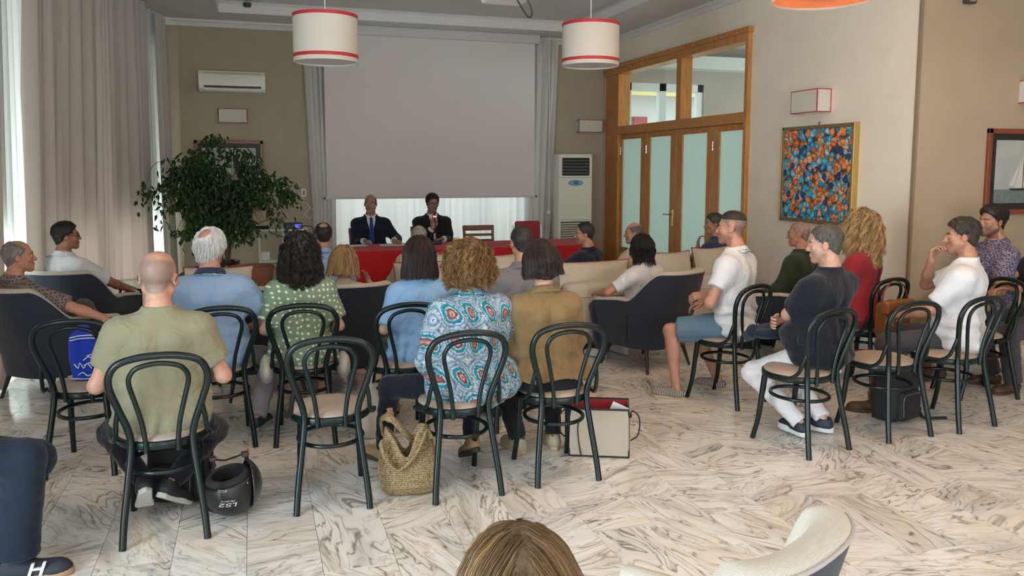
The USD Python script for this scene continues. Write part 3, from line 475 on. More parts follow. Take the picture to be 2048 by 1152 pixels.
# ============================================================ SPEAKERS' TABLE
TX0, TX1, TY0, TY1, TZ = 1.02, 4.10, 9.25, 10.15, .755
M_cloth_red = cloth((.50, .012, .016), 500, .3, .75, .1)
t = thing('speakers_table', 'long speakers table hidden under the red cloth', 'table', ((TX0+TX1)/2, (TY0+TY1)/2, 0))
hx, hy = (TX1-TX0)/2, (TY1-TY0)/2
part('tabletop', rbox(-hx+.02, -hy+.02, TZ-.035, hx-.02, hy-.02, TZ-.006, .006), plain((.3, .2, .12), .5), t)
for sx in (-1, 0, 1):
    for sy in (-1, 1): part('leg', bx(sx*(hx-.15)-.025, sy*(hy-.12)-.025, 0, sx*(hx-.15)+.025, sy*(hy-.12)+.025, TZ-.03), plain((.25, .16, .1), .5), t, smooth=False)
def tablecloth():
    per = []; rr = .05; n = 26
    for (cx, cy, a0) in ((hx-rr, hy-rr, 0), (-hx+rr, hy-rr, 90), (-hx+rr, -hy+rr, 180), (hx-rr, -hy+rr, 270)):
        for k in range(7):
            a = math.radians(a0+90*k/6); per.append((cx+rr*math.cos(a), cy+rr*math.sin(a), math.cos(a), math.sin(a)))
    per.append(per[0]); P = np.array(per); s = np.r_[0, np.cumsum(np.linalg.norm(np.diff(P[:, :2], axis=0), axis=1))]; u = np.arange(0, s[-1], .02)
    X, Y, NX, NY = (np.interp(u, s, P[:, k]) for k in range(4)); N = len(u)
    rows = [(0.0, TZ), (.006, TZ-.004), (.010, TZ-.02), (.012, TZ-.10), (.014, TZ-.25), (.018, TZ-.42), (.02, .06)]
    V = []
    for k, (o, z) in enumerate(rows):
        d = (TZ-z)/TZ; w = o + .028*d*(np.sin(u*11+1.5*np.sin(u*2.3))+.5*np.sin(u*23+2)) + .012*d
        V.append(np.c_[X+NX*w, Y+NY*w, np.full(N, z)])
    V = np.array(V).transpose(1, 0, 2); V = np.concatenate([V, V[:1]], 0)
    top = extrude(Polygon(np.c_[X, Y]), .003); top.apply_translation([0, 0, TZ-.002])
    return cat([grid_mesh(V), top])
m = part('tablecloth', tablecloth().apply_translation([(TX0+TX1)/2, (TY0+TY1)/2, 0]), M_cloth_red, smooth=40); tag(m, 'bright red cloth covering the long speakers table to the floor', 'tablecloth')
M_paper = plain((.78, .78, .80), .7)
for (x, y, r, lb) in ((1.14, 9.98, 8, 'white sheet of paper at the left end of the red table'), (1.62, 9.95, -5, 'white papers in front of the speaker in the blue tie'), (2.42, 9.62, 12, 'white sheet of paper nearest the microphone on the red table'), (2.55, 10.02, 4, 'white papers at the right hand of the speaker with the microphone'), (3.35, 9.98, -6, 'white papers in front of the red padded chair')):
    p = part('paper', mv(cat([bx(-.15, -.105, 0, .15, .105, .0016), mv(bx(-.15, -.105, .0016, .15, .105, .003), (.03, .01, 0), rz=5)]), (x, y, TZ+.0015), rz=r), M_paper, smooth=False); tag(p, lb, 'paper', 'papers on the red table')
t = thing('microphone', 'gooseneck table microphone with a glowing red ring', 'microphone', (2.17, 9.88, TZ+.002))
M_blk = plain((.014, .014, .015), .4)
part('base', rbox(-.06, -.045, 0, .06, .05, .035, .008), M_blk, t); part('gooseneck', tube(catmull([(0, 0, .03), (0, .01, .16), (-.01, .0, .28), (-.02, -.02, .34)], 8), .006, 8), M_blk, t)
hd = part('capsule', mv(rbox(-.013, -.013, 0, .013, .013, .055, .012), (-.021, -.022, .355)), M_blk, t)
part('light_ring', mv(lathe([(.012, -.008), (.018, -.008), (.018, .008), (.012, .008), (.012, -.008)], 16), (-.021, -.022, .350)), mat('red_led', {'p': ('principled_bsdf', {'base_color': (.8, .05, .03), 'emission_color': (1, .08, .04), 'emission_strength': 9.0})}, []), hd, label='red glowing light ring')
# wooden slat back chairs behind the table
M_cwood = plain((.21, .085, .035), .4, .2, 18)
def slat_chair(label, loc, rz):
    t = thing('wooden_chair', label, 'chair', loc, rz, 'brown wooden chairs behind the red table')   # faces -y
    for sx in (-1, 1):
        part('leg', tube(catmull([(sx*.20, .22, 0), (sx*.20, .20, .45), (sx*.205, .26, .90)], 5), .019, 8), M_cwood, t); part('leg', tube([(sx*.20, -.20, 0), (sx*.20, -.20, .44)], .019, 8), M_cwood, t)
    part('seat', rbox(-.22, -.22, .43, .22, .22, .465, .012), M_cwood, t)
    for z in (.62, .70, .78): part('slat', rbox(-.20, .212+(z-.45)*.13, z-.018, .20, .232+(z-.45)*.13, z+.018, .005), M_cwood, t)
    part('top_rail', rbox(-.225, .248, .84, .225, .275, .915, .008), M_cwood, t); part('stretcher', cat([rbox(-.2, -.21, .2, .2, -.19, .23, .004), rbox(-.21, -.2, .25, -.19, .2, .28, .004), rbox(.19, -.2, .25, .21, .2, .28, .004)]), M_cwood, t)
slat_chair('wooden slat back chair of the speaker in the blue tie', (1.44, 10.58, 0), 6)
slat_chair('wooden slat back chair of the speaker behind the microphone', (2.25, 10.62, 0), -2)
slat_chair('empty wooden slat back chair behind the red table', (2.98, 10.62, 0), -3)
t = thing('red_chair', 'red padded chair standing behind the right end of the red table', 'chair', (3.72, 10.66, 0))
M_rl = plain((.36, .018, .03), .4, .1, 12, .1, 30)
part('backrest', rbox(-.19, .18, .62, .19, .25, .96, .03), M_rl, t); part('seat', rbox(-.22, -.22, .42, .22, .22, .50, .03), M_rl, t)
for sx in (-1, 1):
    part('frame', tube(catmull([(sx*.215, .24, 0), (sx*.215, .20, .45), (sx*.212, .235, .90)], 5), .012, 8), plain((.5, .5, .5), .25, metallic=1), t); part('leg', tube([(sx*.21, -.2, 0), (sx*.21, -.2, .43)], .012, 8), plain((.5, .5, .5), .25, metallic=1), t)

# ============================================================ BENTWOOD CHAIRS
M_green = mat('dark_green_lacquer', {'tc': ('texture_coordinate', {}), 'n': ('noise_texture', {'scale': 26.0, 'detail': 6.0, 'roughness': .7}), 'r': ('rgb_ramp', {'ramp': [(0, (.004, .011, .011)), (.66, (.005, .013, .013)), (.72, (.008, .015, .014)), (.76, (.075, .018, .012))]}),
    'p': ('principled_bsdf', {'roughness': .26, 'specular_ior_level': .38})}, [('tc.object', 'n.vector'), ('n.fac', 'r.fac'), ('r.color', 'p.base_color')])
M_seat = plain((.36, .29, .235), .6, .08, 6, .2, 250)
def make_bent(label, loc, rz):
    t = thing('bentwood_chair', label, 'chair', loc, rz, 'dark green bentwood chairs')
    hp = [(.178, -.262, 0), (.168, -.240, .12), (.146, -.208, .30), (.130, -.186, .45), (.140, -.192, .53), (.172, -.212, .63), (.202, -.236, .735), (.196, -.252, .80), (.160, -.264, .845), (.085, -.271, .868)]
    hoop = hp + [(0, -.273, .874)] + [(-x, y, z) for x, y, z in hp[::-1]]
    part('back_hoop', tube(catmull(hoop, 6), .0165, 10), M_green, t, smooth=60)
    lp = [(.068, -.205, .415), (.069, -.206, .47), (.080, -.212, .56), (.103, -.224, .66), (.122, -.241, .745), (.114, -.252, .79), (.080, -.262, .823)]
    part('inner_loop', tube(catmull(lp+[(0, -.267, .838)]+[(-x, y, z) for x, y, z in lp[::-1]], 6), .0115, 9), M_green, t, smooth=60)
    part('seat_frame', lathe([(.178, .428), (.205, .424), (.212, .432), (.212, .456), (.205, .462), (.178, .462), (.178, .428)], 40), M_green, t, smooth=50)
    part('seat_cushion', lathe([(0, .455), (.192, .455), (.199, .463), (.193, .474), (.16, .486), (.09, .493), (0, .495)], 40), M_seat, t, smooth=60)
    for s in (-1, 1): part('front_leg', tube(catmull([(s*.148, .118, .44), (s*.152, .135, .30), (s*.158, .155, .14), (s*.166, .19, 0)], 5), [.0185]*5+[.017]*5+[.0155]*6, 10), M_green, t, smooth=60)
    a = np.linspace(0, 2*PI, 40, endpoint=False); part('stretcher_ring', tube(np.c_[.163*np.cos(a), .178*np.sin(a)-.022, np.full(40, .315)], .0115, 8, closed=True), M_green, t, smooth=60)
    for s in (-1, 1): part('side_brace', tube(catmull([(s*.176, -.210, .615), (s*.186, -.196, .56), (s*.192, -.172, .50), (s*.206, -.125, .462), (s*.222, -.06, .447), (s*.226, -.02, .445)], 5), .0115, 8), M_green, t, smooth=60)
    return t
BC = [  # label, x, y, rz
 ('bentwood chair carrying the bald person in the olive shirt', -.44, 4.06, 3), ('empty bentwood chair with a beige seat in the front row', .345, 4.18, -3), ('bentwood chair under the person in the patterned turquoise blouse', 1.0, 4.12, 2),
 ('bentwood chair under the dark haired person in brown', 1.575, 4.16, 0), ('bentwood chair under the person in white trousers', 3.17, 4.10, 12), ('empty bentwood chair between the navy shirt and the white shirt', 3.87, 4.17, 4),
 ('bentwood chair under the person in the white T-shirt', 4.42, 4.19, 8), ('bentwood chair under the person in the green dotted dress', .28, 5.22, -4), ('bentwood chair under the white haired person in the light blue polo', -.23, 5.27, 4),
 ('bentwood chair under the young person in denim shorts', 3.27, 5.08, 22), ('bentwood chair under the dark bobbed person in pale blue', .865, 5.06, 4), ('bentwood chair under the person in the grey shirt', 1.62, 5.08, 0),
 ('bentwood chair with a rust bag hanging from its back', 4.50, 5.08, 12), ('bentwood chair at left with the blue printed cloth over its seat', -.93, 5.06, -6), ('bentwood chair cut off by the right picture edge', 5.13, 4.62, 78), ('bentwood chair under the person in jeans at the left edge', -1.36, 3.68, -88), ('bentwood chair under the bearded person by the shaded wall', 5.92, 5.06, 70)]
b0 = make_bent(BC[0][0], (BC[0][1], BC[0][2], 0), BC[0][3])
for l, x, y, r in BC[1:]: copy(b0, (x, y, 0), r, l)

# ============================================================ NAVY ARMCHAIRS
M_navy = cloth((.022, .030, .047), 700, .1, .85, .2, .15); M_pip = plain((.42, .38, .38), .7)
M_knit = mat('cream_knit', {'tc': ('texture_coordinate', {}), 'w': ('wave_texture', {'scale': 75.0, 'distortion': 2.0, 'detail': 1.0, 'bands_direction': 'x'}), 'w2': ('wave_texture', {'scale': 75.0, 'bands_direction': 'y', 'distortion': 2.0, 'detail': 1.0}), 'x': ('math', {'math_type': 'multiply'}), 'b': ('bump', {'strength': .5, 'distance': .003}),
    'r': ('rgb_ramp', {'ramp': [(0, (.46, .42, .35)), (.5, (.60, .56, .48))]}), 'p': ('principled_bsdf', {'roughness': .9, 'specular_ior_level': .2})}, [('tc.object', 'w.vector'), ('tc.object', 'w2.vector'), ('w.fac', 'x.value1'), ('w2.fac', 'x.value2'), ('x.value', 'b.height'), ('b.normal', 'p.normal'), ('w.fac', 'r.fac'), ('r.color', 'p.base_color')])
def make_armchair(label, loc, rz, nm='navy_armchair', inner=None, ha=.60, k0=.33, k1=.27):
    t = thing(nm, label, 'armchair', loc, rz, 'navy armchairs')        # faces +y, back at -y
    th = np.linspace(-1, 1, 61); ang = th*PI/2*1.0
    pl = []
    for a in np.linspace(-90, 90, 41): pl.append((.345*np.sign(a)*abs(math.sin(math.radians(a)))**.72, -.02-.33*max(math.cos(math.radians(a)), 0)**.72))
    pl = [(-.345, y) for y in (.30, .22, .14, .06)] + pl + [(.345, y) for y in (.06, .14, .22, .30)]
    P = np.array(pl); s = np.r_[0, np.cumsum(np.linalg.norm(np.diff(P, axis=0), axis=1))]; u = np.linspace(0, s[-1], 73); P = np.c_[np.interp(u, s, P[:, 0]), np.interp(u, s, P[:, 1])]
    d = np.gradient(P, axis=0); d /= np.linalg.norm(d, axis=1, keepdims=True); nr = np.c_[d[:, 1], -d[:, 0]]; 
    nr *= np.sign((nr*(P-[0, .05])).sum(1).mean()); k = (u/s[-1]-.5)*2
    f = np.clip((abs(k)-k0)/k1, 0, 1); f = f*f*(3-2*f); H = .845*(1-f)+ha*f; H -= .03*np.clip((abs(k)-.7)/.3, 0, 1)
    def row(z, off, lean): # lean: outward with height
        zz = z if np.ndim(z) else np.full(len(u), z)
        sc = .86+.14*np.clip((zz-.20)/.35, 0, 1); back = np.clip(-P[:, 1]/.35, 0, 1)*np.clip(zz-.35, 0, 1)*lean
        q = P*sc[:, None] + nr*np.reshape(off, (-1, 1)); q = q - np.c_[np.zeros(len(u)), back]
        return np.c_[q, zz]
    outer = np.stack([row(.20+(H-.20)*v, 0, .28) for v in np.linspace(0, 1, 9)], 1)
    part('outer_shell', thick(outer, np.stack([np.c_[-nr*.022, np.zeros(len(u))]]*9, 1)), M_navy, t, smooth=50)
    wth = .075+.02*(1-f)
    rim = [row(H-.004, -.004, .28)] + [row(H-.004+.028*math.sin(a), -.004-wth*(1-math.cos(a))/2, .28) for a in np.linspace(.3, PI-.1, 6)] + [row(H-.05-(H-.40)*v, -wth-.004, .28) for v in np.linspace(0, 1, 5)]
    part('inner_padding', grid_mesh(np.stack(rim, 1)), inner or M_knit, t, smooth=60)
    part('piping', tube(row(H+.002, -.002, .28), .0055, 6), M_pip, t)
    seat = Polygon([(x, y) for x, y in P*.80]).buffer(.0).union(sbox(-.26, -.05, .26, .30)); m = extrude(seat.buffer(-.01).buffer(.01), .16); m.apply_translation([0, 0, .25]); part('seat_cushion', m, inner or M_knit, t, smooth=40)
    base = extrude(Polygon(P*.86), .05); base.apply_translation([0, 0, .2]); part('base', base, M_navy, t, smooth=40)
    for sx in (-1, 1):
        i = int(36+sx*21); rr = np.stack([row(.24+(H[i]*.80-.24)*v, .004, .28)[i] for v in np.linspace(0, 1, 9)]); part('side_seam', tube(rr, .006, 6, flat=(1, .5)), plain((.008, .010, .016), .8), t)
    for sx, sy in ((-1, -1), (1, -1), (-1, 1), (1, 1)):
        part('leg', tube([(sx*.23, sy*.20+(.0 if sy < 0 else .02), .205), (sx*.275, sy*.255+(.0 if sy < 0 else .02), 0)], [.019, .011], 10), plain((.018, .016, .015), .4), t)
    return t
AC_ = [('navy armchair at the left edge holding the person in the dotted brown shirt', -1.45, 6.70, -42), ('navy armchair of the person with glasses by the window curtain', -1.42, 7.70, -22), ('navy armchair of the blond person in the middle of the room', .66, 6.28, 4),
 ('dark armchair beside the white haired person in light blue', .02, 6.35, 10), ('navy armchair with its back to us holding the dark haired person in white', 3.22, 6.20, 22), ('dark armchair behind the young person in the white polo', 4.62, 6.05, 35), ('navy armchair under the long haired person nearest the viewer', .30, 1.02, -10)]
a0 = make_armchair(AC_[0][0], (*AC_[0][1:3], 0), AC_[0][3])
for l, x, y, r in AC_[1:]: copy(a0, (x, y, 0), r, l)
make_armchair('navy armchair with cream knit padding in the right foreground', (0.963, 1.821, 0), 27, ha=.45, k0=.29, k1=.20)

# ============================================================ BEIGE SOFAS
M_sofa = cloth((.54, .48, .385), 420, .3, .9, .1); M_redpip = plain((.30, .03, .03), .7)
def pillow(w, h, dep, seed=0, n=20):
    u, v = np.meshgrid(np.linspace(-1, 1, n), np.linspace(-1, 1, n), indexing='ij'); rg = np.random.default_rng(seed)
    t = ((1-np.abs(u)**3.2)*(1-np.abs(v)**3.2))**.5; x = u*w/2*(1-.05*(1-np.abs(v))*0-.06*np.abs(u)*v*v*0); pin = 1-.07*(1-np.abs(v)**2)*np.abs(u)**4; pin2 = 1-.09*(1-np.abs(u)**2)*np.abs(v)**4
    wr = .006*np.sin(5*u+rg.random()*6)*np.sin(4*v+rg.random()*6)*t
    F = np.stack([u*w/2*pin, -dep/2*t+wr, v*h/2*pin2], -1); B = np.stack([u*w/2*pin, dep/2*t+wr, v*h/2*pin2], -1)
    a = grid_mesh(F); b = grid_mesh(B); b.invert(); m = trimesh.util.concatenate([a, b])
    e = np.r_[F[:, 0], F[-1, 1:], F[-2::-1, -1], F[0, -2:0:-1]]
    return m, tube(e, .006, 6, closed=True)
def sofa(label, loc, rz, L):
    t = thing('beige_sofa', label, 'sofa', loc, rz, 'beige fabric sofas')
    part('back', rbox(-L/2, -.42, .10, L/2, -.24, .655, .05), M_sofa, t); part('base', rbox(-L/2, -.38, .08, L/2, .40, .30, .04), M_sofa, t)
    for s in (-1, 1): part('armrest', rbox(s*L/2-.09 if s > 0 else -L/2-.09, -.42, .10, s*L/2+.09 if s > 0 else -L/2+.09, .40, .58, .05), M_sofa, t)
    n = 3 if L > 1.7 else 2
    for k in range(n): x0 = -L/2+.1+(L-.2)*k/n; part('seat_cushion', rbox(x0+.005, -.22, .29, x0+(L-.2)/n-.005, .42, .41, .04), M_sofa, t)
    part('back_seam', tube([(-L/2+.05, -.422, .53), (L/2-.05, -.422, .53)], .004, 5), plain((.40, .35, .27), .9), t)
    for sx in (-1, 1):
        for sy in (-.34, .34): part('foot', mv(trimesh.creation.cylinder(.022, .10, sections=10), (sx*(L/2-.08), sy, .05)), plain((.08, .05, .03), .4), t)
    return t
sofa('beige sofa on the left between the ficus and the green dress', (-.12, 7.45, 0), -3, 1.25); sofa('beige sofa in the middle before the red table', (2.05, 7.62, 0), 2, 1.35); sofa('beige sofa on the right before the wooden door', (3.62, 7.22, 0), 6, 1.95)
def cushion(label, loc, rz, w=.52, h=.42, dep=.16, tilt=-14, seed=0):
    t = thing('cushion', label, 'cushion', loc, rz, 'beige cushions with red piping'); m, e = pillow(w, h, dep, seed)
    part('cover', mv(m, (0, 0, 0), rx=tilt), M_sofa, t, smooth=70); part('piping', mv(e, (0, 0, 0), rx=tilt), M_redpip, t)
cushion('beige red piped cushion lying along the left half of the right sofa back', (3.02, 6.98, .70), 4, .86, .26, .20, -8, 1); cushion('beige red piped cushion in the right sofa between the bald head and dark hair', (4.02, 7.22, .66), 8, .50, .42, .18, -12, 2)
cushion('beige red piped cushion at the right end of the right sofa', (4.52, 7.26, .68), 10, .50, .44, .18, -12, 3); cushion('beige red piped cushion just right of the blond head', (1.47, 7.34, .62), 2, .52, .44, .18, -12, 4)
cushion('beige cushion behind the dark bobbed person near the red table', (1.62, 7.50, .68), 2, .50, .44, .18, -12, 5); cushion('beige red piped cushion behind the person with the golden curls', (2.22, 7.48, .66), 3, .52, .42, .18, -12, 6); cushion('beige cushion leaning on the left sofa beside the ficus', (-.30, 7.13, .70), -4, .56, .36, .18, -10, 7)

# ============================================================ GLASS TABLE, SHELF, PLANT
t = thing('glass_table', 'low glass topped table with a dark rim by the window curtain', 'table', (-.86, 8.90, 0), 22)
part('top', cat([rbox(-.40, -.40, .545, .40, .40, .556, .004)]), pane('table_glass', (.85, .93, .91)), t)
part('rim', cat([bx(-.41, -.41, .53, .41, -.39, .546), bx(-.41, .39, .53, .41, .41, .546), bx(-.41, -.41, .53, -.39, .41, .546), bx(.39, -.41, .53, .41, .41, .546)]), plain((.03, .028, .027), .3), t, smooth=False)
for sx in (-1, 1):
    for sy in (-1, 1): part('leg', tube([(sx*.37, sy*.37, .53), (sx*.39, sy*.39, 0)], .014, 8), plain((.03, .028, .027), .3), t)
t = thing('side_table', 'small low round table between the left sofa and the ficus', 'table', (-.25, 8.6, 0))
part('top', mv(trimesh.creation.cylinder(.26, .02, sections=40), (0, 0, .50)), plain((.75, .74, .70), .3), t); part('stem', mv(trimesh.creation.cylinder(.025, .48, sections=16), (0, 0, .25)), plain((.5, .5, .5), .3, metallic=1), t); part('foot', lathe([(0, 0), (.18, 0), (.17, .015), (0, .02)], 32), plain((.5, .5, .5), .3, metallic=1), t)
t = thing('metal_shelf', 'white open metal shelf carrying the sound mixer', 'shelf', (.372, 11.35, 0))
M_ws = plain((.72, .71, .68), .4)
for sx in (-.315, 0, .30):
    for sy in (-.15, .15): part('post', bx(sx-.011, sy-.011, 0, sx+.011, sy+.011, .90), M_ws, t, smooth=False)
for z in (.88, .46, .12): part('shelf_board', rbox(-.325, -.165, z-.012, .312, .165, z+.012, .004), M_ws, t)
t = thing('sound_mixer', 'black sound mixer with blue lights on the white shelf', 'mixer', (.50, 11.32, .893))
part('body', rbox(-.12, -.10, 0, .12, .10, .075, .006), M_blk, t)
for k in range(3): part('knob', mv(trimesh.creation.cylinder(.010, .02, sections=12), (-.075+k*.035, -.105, .03), rx=90), plain((.6, .6, .6), .3), t)
part('display', bx(.02, -.104, .012, .10, -.098, .06), mat('blue_led', {'p': ('principled_bsdf', {'base_color': (.03, .03, .2), 'emission_color': (.10, .10, 1.0), 'emission_strength': 1.6})}, []), t, smooth=False, label='blue lit display')
part('antenna', tube([(-.07, .09, .07), (-.07, .09, .21)], .004, 6), plain((.7, .7, .68), .4), t); part('cable', cat([tube(catmull([(.10, -.02, .03), (.24, -.04, .02), (.27, -.1, -.10), (.25, -.12, -.25)], 6), .006, 6), tube(catmull([(.03, -.10, .02), (-.02, -.18, -.03), (-.10, -.20, -.10), (-.28, -.20, -.05), (-.32, -.17, -.01)], 6), .006, 6)]), M_blk, t)
t = thing('hand_microphone', 'black hand microphone lying on the left end of the white shelf', 'microphone', (.12, 11.25, .918), 80)
part('handle', tube([(0, -.02, 0), (0, .17, .0)], np.array([.022, .017]), 12), M_blk, t); part('grille', trimesh.creation.icosphere(2, .026).apply_translation([0, -.045, 0.002]), plain((.05, .05, .05), .35, metallic=.8), t)
t = thing('white_box', 'small white box standing on the middle board of the white shelf', 'box', (.13, 11.32, .473)); part('carton', rbox(-.055, -.05, 0, .055, .05, .115, .004), plain((.80, .79, .75), .5), t); part('lid_edge', bx(-.056, -.051, .09, .056, .051, .093), plain((.55, .54, .5), .6), t, smooth=False)
# ficus
t = thing('ficus', 'bushy weeping ficus with dark green leaves in a pot by the curtain', 'plant', (-.36, 10.35, 0))
rg = np.random.default_rng(11)
part('pot', lathe([(0, .02), (.15, .02), (.17, .30), (.18, .58), (.165, .58), (.155, .54), (0, .53)], 28), plain((.012, .012, .013), .4), t); part('soil', mv(trimesh.creation.cylinder(.155, .02, sections=24), (0, 0, .535)), plain((.05, .03, .02), .9), t)
M_bark = plain((.17, .12, .075), .8, .25, 25); trunks = []; tips = []
for k in range(7):
    a = 2*PI*k/7+rg.random()*.5; r0 = .05; top = np.array([math.cos(a)*(.18+.14*rg.random()), math.sin(a)*.2, 1.30+.4*rg.random()])
    pts = catmull([(r0*math.cos(a), r0*math.sin(a), .52), (r0*1.6*math.cos(a+.4), r0*1.5*math.sin(a+.4), .8), tuple(top*[.6, .6, 0]+[0, 0, 1.08]), tuple(top)], 5); trunks.append(tube(pts, np.linspace(.017, .007, len(pts)), 7))
    for j in range(8):
        b = pts[rg.integers(6, len(pts))]; aa = rg.random()*2*PI; L_ = .25+.38*rg.random()
        e = b+np.array([math.cos(aa)*L_*1.25, math.sin(aa)*L_*.7, .10+.35*rg.random()]); e[2] = min(e[2], 1.95); e2 = e+np.array([math.cos(aa)*.14, math.sin(aa)*.1, -.10-.2*rg.random()])
        q = catmull([b, (b+e)/2+[0, 0, .05], e, e2], 4); trunks.append(tube(q, np.linspace(.006, .002, len(q)), 5)); tips += [q[i] for i in range(2, len(q))]
q = catmull([(.25, 0, 1.30), (.50, -.05, 1.52), (.72, -.08, 1.50), (.80, -.10, 1.30)], 6); trunks.append(tube(q, np.linspace(.005, .002, len(q)), 5)); tips += [p_ for p_ in q[6:]]*5
q = catmull([(.0, 0, 1.7), (-.1, -.05, 1.98), (-.03, -.08, 2.10)], 6); trunks.append(tube(q, np.linspace(.005, .002, len(q)), 5)); tips += [p_ for p_ in q[6:]]*3
part('branches', cat(trunks), M_bark, t, smooth=60)
M_leaf = mat('ficus_leaf', {'oi': ('object_info', {}), 'g': ('geometry', {}), 'r': ('rgb_ramp', {'ramp': [(0, (.026, .070, .018)), (.6, (.048, .120, .030)), (1, (.09, .18, .05))]}), 'p': ('principled_bsdf', {'roughness': .38}), 't': ('translucent_bsdf', {'color': (.10, .24, .05)}), 'm': ('mix_closure', {'fac': .2})},
    [('g.random_per_island', 'r.fac'), ('r.color', 'p.base_color'), ('p.BSDF', 'm.closure1'), ('t.BSDF', 'm.closure2')], 'm.closure')
def leafV(L, W):   # folded pointed leaf hanging along -z, 8 triangles
    return np.array([(0, 0, 0), (-W*.8, .006, -L*.28), (0, -.006, -L*.3), (W*.8, .006, -L*.28), (-W*.62, .006, -L*.62), (0, -.006, -L*.65), (W*.62, .006, -L*.62), (0, 0.004, -L)])
LF = np.array([(0, 1, 2), (0, 2, 3), (1, 4, 2), (2, 4, 5), (2, 5, 3), (3, 5, 6), (4, 7, 5), (5, 7, 6)])
def leaf_at(p, rg):
    L_ = .062+.035*rg.random(); v = leafV(L_, L_*.27); v[:, 1] += .25*v[:, 2]**2/L_
    a, b, c = rg.random()*2*PI, rg.normal()*.5, rg.normal()*.5
    R = trimesh.transformations.euler_matrix(b, c, a)[:3, :3]; return v @ R.T + p
pts_ = []
while len(pts_) < 3900:
    if rg.random() < .42:
        p_ = np.array(tips[rg.integers(len(tips))])+rg.normal(0, .055, 3)
    else:
        v_ = rg.normal(size=3); v_ /= np.linalg.norm(v_); r_ = rg.random()**.42; p_ = np.array([-.02, 0, 1.38])+np.sign(v_)*np.abs(v_)**.75*r_*np.array([.60, .42, .62])
    if p_[2] < .62+.25*abs(p_[0]) or p_[2] > 2.12: continue
    hole = math.sin(7.1*p_[0]+1.3)*math.sin(6.3*p_[2]+.7)+.5*math.sin(13*p_[0]+5*p_[2])
    if hole < -.85: continue
    pts_.append(p_)
pts_.sort(key=lambda p_: p_[1])
for p_ in pts_[:240]: part('leaf', (leaf_at(p_, rg), LF), M_leaf, t, smooth=True)
vv = np.vstack([leaf_at(p_, rg) for p_ in pts_[240:]]); ff = np.vstack([LF+8*i for i in range(len(pts_)-240)])
part('foliage', (vv, ff), M_leaf, t, smooth=True, kind='stuff')
t = thing('terracotta_planter', 'wide terracotta bowl planter standing behind the left sofa', 'planter', (-.05, 9.55, 0))
part('bowl', lathe([(0, 0), (.16, 0), (.20, .25), (.235, .46), (.25, .56), (.25, .60), (.235, .60), (.22, .52), (0, .50)], 36), plain((.30, .13, .075), .75, .12, 8), t); part('soil', mv(trimesh.creation.cylinder(.22, .02, sections=24), (0, 0, .525)), plain((.06, .04, .025), .9), t)
for s in (-1, 1): part('handle', tube(catmull([(s*.245, 0, .50), (s*.285, 0, .54), (s*.285, 0, .585), (s*.25, 0, .60)], 5), .013, 8), plain((.45, .34, .22), .6), t)
# ============================================================ PEOPLE: implicit surfaces meshed by surface nets
f32 = np.float32
def smin(a, b, k):
    h = np.clip(.5+.5*(b-a)/k, 0, 1); return b+(a-b)*h - k*h*(1-h)
def smax(a, b, k): return -smin(-a, -b, k)
def capsule(p, a, b, r1, r2):
    a = np.asarray(a, f32); ba = np.asarray(b, f32)-a; pa = p-a; h = np.clip(pa@ba/(ba@ba+1e-9), 0, 1)
    q = pa-h[:, None]*ba; return np.sqrt(np.einsum('ij,ij->i', q, q)) - (r1+(r2-r1)*h)
def ellipsoid(p, c, r):
    q = p-np.asarray(c, f32); r = np.asarray(r, f32); k0 = np.sqrt((((q/r)**2)).sum(1))+1e-6; k1 = np.sqrt(((q/(r*r))**2).sum(1))+1e-6
    return k0*(k0-1)/k1
def sdbox(p, c, h, r):
    q = np.abs(p-np.asarray(c, f32))-(np.asarray(h, f32)-r); return np.sqrt((np.maximum(q, 0)**2).sum(1))+np.minimum(q.max(1), 0)-r
